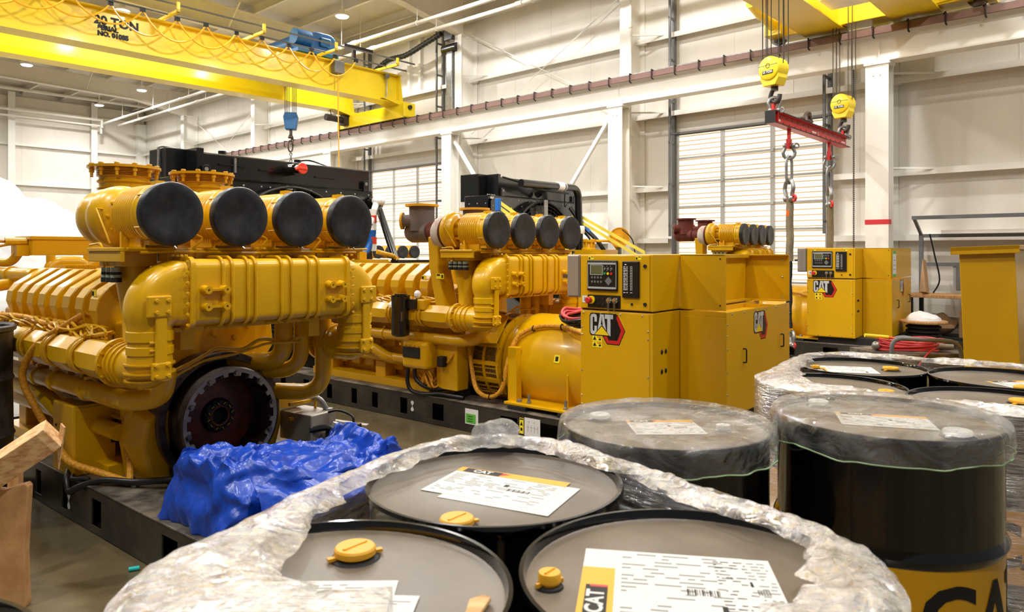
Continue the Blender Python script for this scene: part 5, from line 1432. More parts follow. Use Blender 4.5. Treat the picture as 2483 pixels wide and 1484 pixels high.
# transverse cooler box, water manifold and hoses at the front of the engine
m = M(); eb(m, -0.27, 0.46, -2.87, -2.5, 1.625, 1.755); m.obj('cooler_box', YEL_CAB, g1, smooth=0, bevel=0.004)
m = M(); eb(m, -0.28, 0.47, -2.88, -2.49, 1.755, 1.785); m.obj('box_lid', YEL_CAB, g1, smooth=0, bevel=0.004)
m = M()
for u0 in (-0.16, 0.12):
    m.tube(fillet([E(u0-0.02, -2.40, 1.36), E(u0, -2.42, 1.565), E(u0+0.26, -2.42, 1.565), E(u0+0.28, -2.40, 1.36)], 0.08, 6), 0.052, 14)
    m.cyl(E(u0, -2.42, 1.55), E(u0, -2.42, 1.625), 0.034, n=14)
m.obj('water_manifold', YEL, g1)
m = M(); m.cyl(E(-0.44, -3.3, 1.47), E(-0.40, -2.0, 1.47), 0.058, n=18); m.lathe([(0.058, 0), (0.068, 0), (0.068, 0.03), (0.058, 0.03)], E(-0.415, -2.5, 1.47), VD, 18); m.obj('water_pipe', YEL, g1)
m = M(); m.tube(fillet([E(-0.62, -3.2, 1.60), E(-0.36, -2.7, 1.56), E(-0.32, -2.62, 1.66)], 0.1), 0.036, 14); m.cyl(E(-0.42, -2.64, 1.74), E(-0.27, -2.62, 1.74), 0.035, n=14); eb(m, -0.36, -0.27, -2.7, -2.56, 1.62, 1.71)
m.tube(fillet([E(-0.62, -2.35, 1.20), E(-0.62, -2.35, 1.38), E(-0.45, -2.4, 1.40)], 0.12, 8), 0.045, 14); m.obj('thermostat_pipe', YEL, g1)
m = M(); m.tube(spl([E(-0.42, -2.64, 1.74), E(-0.52, -2.72, 1.73), E(-0.62, -2.85, 1.62), E(-0.66, -3.0, 1.5)], 6), 0.012, 8); m.tube(spl([E(-0.38, -2.6, 1.72), E(-0.5, -2.7, 1.68), E(-0.6, -2.9, 1.58), E(-0.62, -3.1, 1.55)], 6), 0.010, 8); m.obj('sensor_lead', ORANGE, g1)
m = M()
for k in range(26): eb(m, -0.20+k*0.009, -0.195+k*0.009, -2.2, -2.0, 1.50, 1.55)
m.obj('ribbed_cover', YEL, g1, smooth=0)
# control box with isolator on the near rail
m = M(); eb(m, -0.645, -0.42, -0.93, -0.60, 0.262, 0.70); cb = m.obj('control_box', YEL, g1, smooth=0, bevel=0.008)
m = M(); eb(m, -0.638, -0.40, -0.60, -0.592, 0.27, 0.685); m.obj('box_door', YEL, cb, smooth=0, bevel=0.004)
m = M(); eb(m, -0.64, -0.38, -0.66, -0.575, 0.258, 0.266); m.obj('door_edge', YEL, cb, smooth=0)
m = M(); m.cyl(E(-0.46, -0.59, 0.53), E(-0.46, -0.555, 0.53), 0.022, n=14); eb(m, -0.475, -0.42, -0.565, -0.55, 0.52, 0.545); m.prism([(-0.05, -0.02), (0.05, -0.03), (0.05, 0.03), (-0.05, 0.02)], 0, 0.02, frame(E(-0.47, -0.55, 0.53), (1, 0, 0.1), (0, 0, 1))); m.obj('isolator_handle', RED, cb, smooth=20)
m = M(); m.cyl(E(-0.646, -0.87, 0.55), E(-0.65, -0.87, 0.55), 0.01, n=10); eb(m, -0.43, -0.40, -0.592, -0.57, 0.56, 0.58); eb(m, -0.43, -0.40, -0.592, -0.57, 0.44, 0.46); m.obj('catch', INK, cb)
m = M(); eb(m, -0.40, -0.26, -0.50, -0.40, 0.38, 0.62); eb(m, -0.44, -0.26, -0.64, -0.36, 0.60, 0.62); m.obj('solenoid_bracket', YEL, g1, smooth=0, bevel=0.01)
m = M(); eb(m, -0.62, -0.28, -0.85, -0.50, 0.74, 0.752); m.obj('drip_tray', DUSTY, g1, smooth=0)
m = M(); m.tube(fillet([E(-0.36, -0.2, 0.72), E(-0.33, -0.2, 0.52), E(-0.30, -0.16, 0.46)], 0.04), 0.016, 8); m.tube(fillet([E(-0.31, -0.13, 0.65), E(-0.32, -0.13, 0.50), E(-0.36, -0.12, 0.44), E(-0.36, -0.12, 0.38)], 0.04), 0.012, 8); m.obj('drain_lines', YEL, g1)
# ribbed orange looms and the black hose across the rail
m = M()
m.tube(spl([E(-0.58, -0.55, 1.28), E(-0.66, -0.66, 1.20), E(-0.75, -0.85, 1.08), E(-0.79, -0.98, 0.93), E(-0.79, -0.99, 0.82), E(-0.76, -0.92, 0.70), E(-0.72, -0.80, 0.55), E(-0.69, -0.68, 0.43), E(-0.66, -0.57, 0.36), E(-0.58, -0.40, 0.32), E(-0.50, -0.16, 0.285)], 10), 0.022, 12)
m.tube(spl([E(-0.40, -0.44, 0.78), E(-0.44, -0.36, 0.66), E(-0.47, -0.28, 0.50), E(-0.47, -0.22, 0.38), E(-0.50, -0.15, 0.285)], 8), 0.02, 10)
m.tube(spl([E(-0.60, -0.56, 1.22), E(-0.63, -0.75, 1.20), E(-0.66, -1.0, 1.19), E(-0.66, -1.4, 1.21), E(-0.67, -1.9, 1.20)], 8), 0.017, 10)
m.obj('cable_loom', ORANGE, g1)
m = M(); m.tube(spl([E(-0.63, -0.70, 0.29), E(-0.67, -0.62, 0.26), E(-0.69, -0.55, 0.225), E(-0.70, -0.49, 0.215), E(-0.68, -0.42, 0.25), E(-0.60, -0.30, 0.295), E(-0.50, -0.10, 0.30), E(-0.42, 0.03, 0.315), E(-0.30, 0.10, 0.30), E(-0.1, 0.12, 0.2)], 8), 0.02, 12)
m.tube(spl([E(-0.60, -0.66, 0.285), E(-0.665, -0.56, 0.27), E(-0.65, -0.46, 0.285), E(-0.62, -0.42, 0.285)], 6), 0.014, 8); m.obj('drain_hose', HOSE, g1)
m = M(); m.cyl(E(-0.49, -0.11, 0.268), E(-0.49, -0.11, 0.288), 0.022, n=14); m.cyl(E(-0.49, -0.12, 0.27), E(-0.49, -0.12, 0.33), 0.006, n=8); m.obj('anchor_stud', STEEL, g1)
m = M()
c_ = E(-0.653, -0.64, 0.115)
for s in (-1, 1):
    m.prism([(0, 0)]+[(0.022*math.cos(a), s*(0.03+0.022*math.sin(a))) for a in [PI*k/8 for k in range(9)]], 0, 0.001, frame((c_[0]-0.001, c_[1], c_[2]), (0, -1, 0), (0, 0, 1)))
m.obj('lift_point_mark', PAPER, g1, smooth=0)
m = M(); eb(m, -0.50, -0.44, 0.50, 0.62, 0.262, 0.32); m.obj('stop_block', INK, g1, smooth=0)
# jacket water heater on the far rail
jh = thing('jacket_heater', 'x', None, E(0.60, 0.06, 0.27), 0); jh.parent = g1; del jh['label']
m = M(); m.box(-0.12, 0.1, -0.16, 0.16, 0.10, 0.29, Matrix.Rotation(0.1, 4, 'Z')); m.obj('terminal_box', STAINLESS, jh, smooth=0, bevel=0.008)
m = M(); m.box(-0.14, 0.14, -0.26, 0.14, 0.02, 0.05); m.box(-0.14, 0.2, -0.3, -0.24, 0.0, 0.09); m.obj('bracket', INK, jh, smooth=0)
m = M(); m.cyl((0.06, -0.20, 0.16), (0.06, -0.34, 0.14), 0.075, n=20); m.box(0.1, 0.17, -0.36, -0.28, 0.12, 0.22); m.box(0.02, 0.18, -0.44, -0.3, -0.02, 0.06); m.obj('pump_motor', BLACK, jh, bevel=0.004)
m = M(); m.cyl((0.06, -0.34, 0.14), (0.06, -0.347, 0.139), 0.055, n=16); m.cyl((0.06, -0.347, 0.139), (0.06, -0.352, 0.138), 0.02, n=12); m.obj('fan_cover', GREYP, jh)
m = M(); m.tube(fillet([(-0.02, 0.2, 0.36), (0.06, -0.05, 0.37), (0.09, -0.1, 0.26)], 0.06), 0.02, 10); m.cyl((0.09, -0.1, 0.25), (0.09, -0.1, 0.30), 0.03, n=12); m.cyl((0.06, -0.27, -0.02), (0.06, -0.27, 0.1), 0.03, n=12); m.obj('heater_pipe', GALV, jh)
m = M(); m.tube(spl([(-0.1, -0.15, 0.19), (0.0, -0.24, 0.2), (0.04, -0.3, 0.1), (0.06, -0.34, 0.0), (0.1, -0.36, -0.01)], 6), 0.022, 10); m.tube(spl([(0.02, -0.1, 0.26), (0.08, -0.2, 0.30), (0.13, -0.3, 0.27), (0.13, -0.32, 0.22)], 6), 0.008, 8); m.obj('heater_hose', HOSE, jh)
m = M(); eb(m, 0.42, 0.62, -0.15, -0.05, 0.58, 0.72); m.tube([E(0.45, 0.05, 0.62), E(0.66, 0.05, 0.62), E(0.66, 0.05, 0.52), E(0.45, 0.05, 0.52)], 0.015, 4); m.obj('side_bracket', YEL, g1, smooth=0)

# ---------------------------------------------------------------- complete generator in the middle
g2 = thing('diesel_generator', 'complete yellow generator set with a large control cabinet, black skid and radiator', 'generator', (-0.180, 7.274, 0), GR)
skid(g2, -4.4, 2.6, [(-3.4, 0.1), (-2.7, 0.1), (-2.25, 0.1), (-1.822, 0.09), (-1.398, 0.09), (-1.064, 0.09), (-0.628, 0.10), (-0.151, 0.15), (0.721, 0.19), (1.158, 0.19), (1.9, 0.2)])
engine(g2, 2); alternator(g2); cabinet(g2)
m = M(); eb(m, -0.58, 1.2, 1.6, 2.5, 0.27, 0.36); m.obj('cabinet_plinth', INK, g2, smooth=0)
rd, tk, R_ = radiator(g2, -3.6, 1.45, 2.86, 2.55)
m = M(); m.cyl(E(0.02, -3.62, 2.74), E(0.02, -3.42, 2.74), 0.075, n=24); m.cyl(E(0.02, -3.42, 2.74), E(0.02, -3.30, 2.74), 0.055, n=24); m.obj('filler_neck', BLACK, rd)
m = M(); m.cyl(E(0.02, -3.30, 2.74), E(0.02, -3.27, 2.74), 0.072, n=28); m.box(-0.045, 0.085, 3.262, 3.272, 2.725, 2.755); m.cyl(E(-0.06, -3.32, 2.73), E(-0.03, -3.28, 2.73), 0.02, n=10); m.obj('filler_cap', REDCAP, rd, bevel=0.004)
m = M()
for u0, z in ((-0.95, 2.72), (-0.4, 2.70), (0.45, 2.68)): eb(m, u0, u0+0.35, -3.605, -3.59, z, z+0.018)
for u in (-0.8, 0.3): m.cyl(E(u, -3.8, 2.86), E(u, -3.8, 2.92), 0.05, n=14)
m.tube(spl([E(0.3, -3.8, 2.9), E(0.5, -3.8, 2.93), E(0.8, -3.8, 2.88)], 5), 0.012, 6)
m.obj('tank_fittings', BLACK, rd, smooth=30)
m = M(); m.tube(spl([E(-1.22, -4.0, 2.9), E(-1.45, -4.05, 2.93), E(-1.47, -4.06, 2.8), E(-1.48, -4.06, 2.2)], 6), 0.016, 8); m.tube([E(-0.75, -3.58, 2.82), E(-0.75, -3.58, 2.64)], 0.014, 8); m.obj('vent_hose', GALV, rd)
m = M(); eb(m, 0.85, 0.93, -3.598, -3.594, 2.40, 2.44); m.cur = 1; eb(m, 0.865, 0.915, -3.5935, -3.592, 2.412, 2.424); m.obj('data_plate', [PAPER, RED], rd, smooth=0)
m = M(); m.tube([E(1.42, -3.45, 2.36), E(0.9, -2.45, 1.5)], 0.05, 16); m.cyl(E(1.42, -3.58, 2.38), E(1.42, -3.42, 2.35), 0.09, n=16); m.obj('support_strut', BLACK, g2)
m = M(); m.tube([E(0.88, -2.47, 1.53), E(1.75, -2.47, 1.53)], 0.025, 4); m.tube([E(0.45, -2.6, 1.50), E(0.9, -2.5, 1.50)], 0.03, 4); eb(m, 0.88, 1.0, -2.55, -2.4, 1.0, 1.55); m.obj('strut_bar', BLACK, g2, smooth=0)
m = M(); m.sphere(E(1.40, -3.40, 2.40), 0.09, (1.2, 1, 0.9), n=14); m.tube(spl([E(1.36, -3.4, 2.40), E(1.28, -3.36, 2.22), E(1.2, -3.34, 2.05)], 5), [0.05, 0.05, 0.045, 0.05, 0.05, 0.05, 0.05, 0.05, 0.05, 0.045, 0.04], 10); m.obj('plastic_wrapping', BAGS, g2)
m = M(); m.tube(spl([E(1.26, -3.36, 2.18), E(1.25, -3.35, 2.0), E(1.24, -3.36, 1.85), E(1.15, -3.36, 1.68), E(0.95, -3.3, 1.62)], 6), 0.05, 14); m.obj('coolant_hose', BLUEBR, g2)
m = M()
for z in (2.13, 1.82): m.cyl(E(1.252, -3.353, z-0.05), E(1.252, -3.353, z+0.05), 0.056, n=16)
m.obj('hose_tape', REDCAP, g2)
m = M()
for z in (2.02, 2.22, 1.72): m.cyl(E(1.252, -3.353, z-0.05), E(1.252, -3.353, z+0.05), 0.055, n=16)
m.obj('hose_wrap', BAGS, g2)
m = M(); m.tube(fillet([E(0.6, -2.5, 1.66), E(0.75, -2.45, 1.62), E(0.9, -2.5, 1.6), E(0.95, -2.4, 1.45)], 0.06), 0.03, 10); eb(m, 0.3, 0.62, -2.9, -2.3, 1.42, 1.56); m.cyl(E(0.45, -2.6, 1.56), E(0.45, -2.6, 1.66), 0.05, n=14); m.obj('water_outlet', YEL, g2)
# fuel filter, engine controller and leads on the near side
m = M(); m.cyl(E(-0.80, -0.51, 0.86), E(-0.80, -0.51, 1.20), 0.088, n=24); m.sphere(E(-0.80, -0.51, 0.86), 0.086, (1, 1, 0.35), n=20)
for k in range(9): a = 2*PI*k/9; m.box(-0.80+0.075*math.cos(a)-0.012, -0.80+0.075*math.cos(a)+0.012, 0.51+0.075*math.sin(a)-0.012, 0.51+0.075*math.sin(a)+0.012, 1.18, 1.235)
m.cyl(E(-0.80, -0.51, 1.19), E(-0.80, -0.51, 1.225), 0.092, n=24); m.cyl(E(-0.80, -0.51, 1.225), E(-0.80, -0.51, 1.25), 0.06, n=20)
eb(m, -0.80, -0.70, -0.54, -0.32, 1.11, 1.20)
fl = m.obj('fuel_filter', BLACK, g2)
m = M(); eb(m, -0.86, -0.84, -0.44, -0.425, 0.99, 1.08); m.cyl(E(-0.74, -0.43, 1.16), E(-0.74, -0.42, 1.16), 0.012, n=8); m.obj('filter_latch', STEEL, fl)
m = M(); eb(m, -0.76, -0.60, -0.40, -0.22, 1.10, 1.20); m.obj('filter_bracket', YEL, g2, smooth=0, bevel=0.01)
m = M()
for u, v, z, r in ((-0.72, -0.72, 1.12, 0.05), (-0.66, -0.42, 1.24, 0.045), (-0.7, -0.28, 1.1, 0.035), (-0.68, -0.34, 0.99, 0.03)):
    m.sphere(E(u, v, z), r, (0.7, 1.0, 0.9), n=7, m=5)
m.obj('plastic_bag', BAGS, g2, smooth=0)
m = M(); eb(m, -0.74, -0.56, -0.56, -0.22, 0.53, 0.79); ec = m.obj('engine_controller', YEL, g2, smooth=0, bevel=0.03)
m = M(); eb(m, -0.75, -0.735, -0.54, -0.30, 0.63, 0.735); m.obj('connector_plate', INK, ec, smooth=0, bevel=0.01)
m = M()
for k in range(5): m.cyl(E(-0.74, -0.56+k*0.06, 0.755), E(-0.76, -0.56+k*0.06, 0.755), 0.013, n=10)
m.obj('controller_bolts', YEL, ec)
m = M(); eb(m, -0.60, -0.44, -0.22, 0.05, 0.34, 0.80); m.obj('mount_bracket', YEL, g2, smooth=0, bevel=0.008)
m = M(); eb(m, -0.66, -0.58, -0.16, -0.08, 0.56, 0.66); m.obj('sensor_block', INK, ec, smooth=0, bevel=0.01)
m = M()
m.tube(spl([E(-0.71, -0.50, 0.52), E(-0.72, -0.50, 0.40), E(-0.71, -0.46, 0.31), E(-0.66, -0.36, 0.275), E(-0.62, -0.16, 0.295), E(-0.60, 0.0, 0.29), E(-0.58, 0.12, 0.285)], 8), 0.02, 12)
m.tube(spl([E(-0.70, -0.42, 0.52), E(-0.70, -0.40, 0.42), E(-0.66, -0.30, 0.35), E(-0.60, -0.18, 0.335), E(-0.52, -0.05, 0.36)], 8), 0.02, 12); m.obj('battery_cable', HOSE, g2)
m = M(); eb(m, -0.52, -0.40, -0.06, 0.04, 0.28, 0.40); m.obj('shore_socket', INK, g2, smooth=0, bevel=0.01)
m = M(); m.tube([E(-0.54, -0.10, 0.345), E(-0.52, -0.02, 0.345)], 0.008, 6); m.obj('red_plug', RED, g2)
m = M(); random.seed(5)
for k in range(9):
    v = -0.40+k*0.018
    m.tube(spl([E(-0.68, v, 0.52), E(-0.66+random.uniform(-.02, .02), v+0.02, 0.44), E(-0.64+random.uniform(-.03, .03), v+random.uniform(-.02, .08), 0.36), E(-0.58, v+random.uniform(0, .1), 0.33+random.uniform(0, .05)), E(-0.52, v+0.05, 0.42)], 5), 0.009, 6)
m.obj('harness_drop', ORANGE, g2)
m = M(); m.tube(spl([E(-0.58, -0.1, 0.60), E(-0.62, -0.04, 0.62), E(-0.58, 0.02, 0.72), E(-0.5, 0.04, 0.8)], 6), 0.012, 8); m.obj('sensor_lead', ORANGE, g2)
# stickers on the skid
def skid_sticker(name, v0, v1, z0, z1, mats, fn):
    m = M(); eb(m, -0.6545, -0.6525, v0, v1, z0, z1); fn(m); return m.obj(name, mats, g2, smooth=0)
def f1(m):
    m.cur = 1; eb(m, -0.6555, -0.6545, 0.215, 0.335, 0.085, 0.17); m.cur = 2
    for k in range(3): eb(m, -0.656, -0.6555, 0.24, 0.30, 0.10+k*0.022, 0.106+k*0.022)
skid_sticker('paper_tag', 0.205, 0.365, 0.075, 0.215, [PAPER, GREEN, INK], f1)
def f2(m):
    m.cur = 1; eb(m, -0.6555, -0.6545, 0.846, 0.884, 0.205, 0.215); m.prism([(-0.015, -0.02), (0.015, -0.02), (0, 0.015)], 0, 0.0005, frame(E(-0.6545, 0.865, 0.175), (0, -1, 0), (0, 0, 1)))
    eb(m, -0.6555, -0.6545, 0.855, 0.876, 0.11, 0.135)
skid_sticker('warning_label', 0.843, 0.887, 0.085, 0.22, [LABY, INK], f2)
def f3(m):
    m.cur = 1
    for k in range(4): eb(m, -0.6552, -0.6545, 0.935+k*0.035, 0.938+k*0.035, 0.11, 0.17)
    eb(m, -0.6552, -0.6545, 0.92, 1.05, 0.15, 0.152); eb(m, -0.6552, -0.6545, 0.945, 0.95, 0.185, 0.205); eb(m, -0.6552, -0.6545, 1.0, 1.005, 0.185, 0.205)
skid_sticker('lifting_diagram', 0.897, 1.066, 0.075, 0.23, [PAPER, GREYINK], f3)
m = M(); c_ = E(-0.653, -0.50, 0.14)
for s in (-1, 1):
    m.prism([(0, 0)]+[(0.022*math.cos(a), s*(0.03+0.022*math.sin(a))) for a in [PI*k/8 for k in range(9)]], 0, 0.001, frame((c_[0]-0.001, c_[1], c_[2]), (0, -1, 0), (0, 0, 1)))
m.obj('lift_point_mark', PAPER, g2, smooth=0)
# coil of heavy cables lying on the alternator
cc = thing('cable_coil', 'coil of red and black cables lying on the alternator beside the control cabinet', 'cable coil', tuple(g2.matrix_basis @ Vector(E(-0.26, 1.3, 1.075))), GR)
for mt, nm, zz, n_ in ((HOSE, 'black_cable', 0.0, 4), (CABLER, 'red_cable', 0.045, 3)):
    m = M(); random.seed(11)
    for j in range(n_):
        pts = [((0.20+0.015*j+0.02*random.random())*math.cos(a), (0.20+0.015*j)*math.sin(a)*1.0, zz+0.016*j+0.012*math.sin(3*a+j)-0.35*max(0, -math.cos(a)-0.1)*0.16) for a in [2*PI*k/26 for k in range(26)]]
        m.tube(pts, 0.012, 8, True)
    m.obj(nm, mt, cc)

# ---------------------------------------------------------------- generator on the right, farther away
GR3 = math.atan2(0.788, 0.616)
g3 = thing('diesel_generator', 'farther yellow generator set with rust-coloured exhaust tees, by the backlit door', 'generator', (3.54, 11.93, 0.08), GR3)
for v_ in (-4.0, -1.0, 1.6, 2.4):
    m = M(); eb(m, -0.66, 0.66, v_-0.1, v_+0.1, -0.08, 0.0); m.obj('support_block', INK, g3, smooth=0)
skid(g3, -4.6, 2.6, [(-1.0, 0.12), (0.2, 0.12), (1.2, 0.2), (1.8, 0.2)])
engine(g3, 3); alternator(g3); cabinet(g3, True)
m = M(); eb(m, -0.58, 1.2, 1.6, 2.5, 0.27, 0.36); m.obj('cabinet_plinth', INK, g3, smooth=0)
rd3, tk3, R3 = radiator(g3, -3.85, 1.45, 2.98, 2.62)
m = M()
m.tube(fillet([E(-1.0, -3.5, 2.85), E(0.86, -3.45, 2.88), E(0.86, -3.4, 1.3)], 0.22, 8), 0.075, 18)
m.cyl(E(-0.1, -3.8, 2.7), E(-0.1, -3.5, 2.86), 0.07, n=14); m.tube([E(0.5, -3.8, 1.6), E(0.86, -3.5, 2.2)], 0.04, 8)
m.obj('coolant_pipe', BLACK, rd3)
m = M(); m.lathe([(0.085, 0), (0.095, 0.02), (0.095, 0.16), (0.085, 0.18)], E(0.12, -3.46, 2.868), (1, 0, 0.01), 20); m.lathe([(0.085, 0), (0.095, 0.02), (0.095, 0.14), (0.085, 0.16)], E(0.86, -3.4, 1.95), (0, 0, 1), 20); m.lathe([(0.08, 0), (0.08, 0.015)], E(0.36, -3.46, 2.868), (1, 0, 0), 20); m.obj('hose_joint', BAGS, rd3)
m = M(); m.tube(spl([E(-1.3, -3.7, 2.95), E(-0.9, -3.6, 2.88), E(-0.5, -3.5, 2.78), E(0.0, -3.4, 2.75), E(0.4, -3.38, 2.74)], 8), 0.02, 8); m.tube(spl([E(0.3, -3.4, 2.78), E(0.6, -3.6, 2.5), E(0.7, -3.6, 2.6)], 6), 0.012, 6); m.obj('radiator_cable', HOSE, rd3)
m = M(); m.prism([(-0.07, -0.06), (0.07, -0.06), (0, 0.08)], 0, 0.003, frame(E(-0.85, -3.845, 2.35), (1, 0, 0), (0, 0, 1))); m.cur = 1; m.prism([(-0.015, -0.03), (0.015, -0.03), (0, 0.03)], 0, 0.004, frame(E(-0.85, -3.845, 2.35), (1, 0, 0), (0, 0, 1))); m.obj('warning_triangle', [LABY, INK], rd3, smooth=0)
m = M(); eb(m, -0.06, 0.06, -3.66, -3.64, 1.6, 2.6); m.obj('guard_strip', GALV, rd3, smooth=0)
m = M(); m.lathe([(0.05, 0), (0.15, 0.0), (0.15, 0.03), (0.10, 0.05), (0.08, 0.14), (0.13, 0.16), (0.13, 0.2)], E(0.72, -3.1, 1.62), (0, 0, 1), 20)
for k in range(6): a = 2*PI*k/6; m.cyl(E(0.72+0.1*math.cos(a), -3.1+0.1*math.sin(a), 1.62), E(0.72+0.1*math.cos(a), -3.1+0.1*math.sin(a), 1.84), 0.022, n=8)
eb(m, 0.5, 1.0, -3.3, -2.6, 1.45, 1.62); m.tube(fillet([E(0.8, -3.0, 1.8), E(1.1, -2.8, 1.8), E(1.15, -2.6, 1.5)], 0.1), 0.025, 10); m.obj('water_outlet', YEL, g3)
m = M(); m.tube(spl([E(0.95, -3.7, 2.5), E(1.0, -3.4, 2.1), E(1.05, -3.1, 1.8), E(1.15, -2.9, 1.45)], 6), 0.045, 10); m.tube(spl([E(1.05, -3.7, 2.2), E(1.0, -3.3, 1.9), E(1.0, -3.1, 1.6)], 6), 0.025, 10); m.obj('coolant_hose', HOSE, g3)
m = M(); m.tube([E(0.98, -3.55, 2.32), E(1.02, -3.28, 1.98)], 0.048, 10); m.obj('hose_cover', BLUEBR, g3)
# yellow tie-down straps running down from that radiator
def wpt(g, u, v, z): return g.matrix_basis @ Vector(E(u, v, z))
for i, (a, b, lab) in enumerate((((-1.40, -3.7, 2.49), (-0.98, -2.4, 1.55), 'upper of two yellow straps running down from the blue bracket on the far radiator'),
                                 ((-1.40, -3.7, 2.39), (-1.06, -2.4, 1.45), 'lower of two yellow straps running down from the blue bracket on the far radiator'),
                                 ((0.98, -3.68, 2.42), (0.80, -1.9, 1.56), 'upper yellow strap crossing in front of the white pillar'),
                                 ((0.98, -3.68, 2.32), (0.72, -1.9, 1.44), 'lower yellow strap crossing in front of the white pillar'))):
    A = wpt(g3, *a); B = wpt(g3, *b); m = M()
    d = (B-A); w_ = Vector((0, 0, 0.035)); t_ = Vector((0.6, 0.8, 0))*0.003
    m.add([A-w_-t_, B-w_-t_, B+w_-t_, A+w_-t_, A-w_+t_, B-w_+t_, B+w_+t_, A+w_+t_], [(0,1,2,3),(7,6,5,4),(0,4,5,1),(1,5,6,2),(2,6,7,3),(3,7,4,0)])
    o = m.obj('tie_down_strap', STRAP, None, smooth=0); tag(o, lab, 'strap', 'yellow tie-down straps')
m = M(); eb(m, -1.47, -1.38, -3.74, -3.66, 2.32, 2.55); m.obj('strap_bracket', BLUEBR, g3, smooth=0, bevel=0.01)

# ---------------------------------------------------------------- generator far behind, partly hidden
g4 = thing('diesel_generator', 'distant generator showing only black-capped air cleaners in front of the left door', 'generator', (-3.35, 18.9, 0), math.atan2(0.735, 0.678))
for u in (-0.582, -0.194, 0.194, 0.582): dup_part(MESHES['ac'], g4, E(u, 0.53, 1.66))
m = M(); eb(m, -0.75, 0.75, -2.5, 0.6, 1.15, 1.44); m.obj('engine_deck', YEL, g4, smooth=0, bevel=0.02)
m = M(); eb(m, -0.5, 0.5, -2.5, 0.4, 0.25, 1.15); m.obj('engine_block', YEL, g4, smooth=0, bevel=0.02)
m = M(); eb(m, -0.65, 0.65, -3.0, 2.6, 0, 0.25); m.obj('skid_base', SKID, g4, smooth=0)
m = M(); eb(m, -0.66, 0.7, 1.48, 2.4, 0.25, 1.44); m.obj('control_cabinet', YEL_CAB, g4, smooth=0)
m = M(); eb(m, -0.67, -0.66, 1.6, 1.9, 1.2, 1.4); m.obj('controller', EMB_K, g4, smooth=0)
m = M(); eb(m, -0.675, -0.67, 1.64, 1.78, 1.27, 1.37); m.obj('screen', GREYL, g4, smooth=0)
# ---------------------------------------------------------------- drums
DR = 0.288; DH = 0.88
def drum_body(parent, letters=0.0):
    m = M()
    pr = [(0.26, 0.0), (DR-0.002, 0.0), (DR+0.003, 0.008), (DR-0.004, 0.02), (DR-0.006, 0.03)]
    def hoop(h): return [(DR-0.006, h-0.022), (DR-0.001, h-0.014), (DR+0.005, h), (DR-0.001, h+0.014), (DR-0.006, h+0.022)]
    m.lathe(pr+hoop(0.295), (0, 0, 0), (0, 0, 1), 72, True, False)
    m.cur = 1; m.lathe([(DR-0.006, 0.317), (DR-0.006, 0.563)], (0, 0, 0), (0, 0, 1), 72, False, False)
    m.cur = 0; m.lathe(hoop(0.585)+[(DR-0.006, 0.60), (DR-0.006, 0.845), (DR-0.003, 0.862), (DR+0.003, 0.872), (DR+0.001, 0.88), (DR-0.006, 0.88), (DR-0.009, 0.872), (DR-0.011, 0.862)], (0, 0, 0), (0, 0, 1), 72, False, False)
    return m.obj('drum_shell', [DRUM, DRUMY], parent, smooth=30)
def bung(parent, x, y, r, tall=0.012, mt=None):
    z = DH-0.018
    m = M(); m.lathe([(r*1.25, 0), (r*1.15, 0.004), (r*0.9, 0.006)], (x, y, z-0.002), (0, 0, 1), 24); b = m.obj('bung_seat', INK, parent)
    m = M(); m.lathe([(r*0.8, 0), (r*0.85, tall*0.5), (r, tall*0.55), (r, tall*1.2), (r*0.92, tall*1.45), (0.001, tall*1.5)], (x, y, z), (0, 0, 1), 32)
    m.box(-r*1.35, r*1.35, -r*0.14, r*0.14, 0.002, tall*0.55, Matrix.Translation((x, y, z)) @ Matrix.Rotation(0.5, 4, 'Z'))
    m.box(-r*0.7, r*0.7, -r*0.07, r*0.07, tall*1.4, tall*1.62, Matrix.Translation((x, y, z)) @ Matrix.Rotation(0.9, 4, 'Z'))
    m.obj('bung_cap', mt or BUNG, parent)
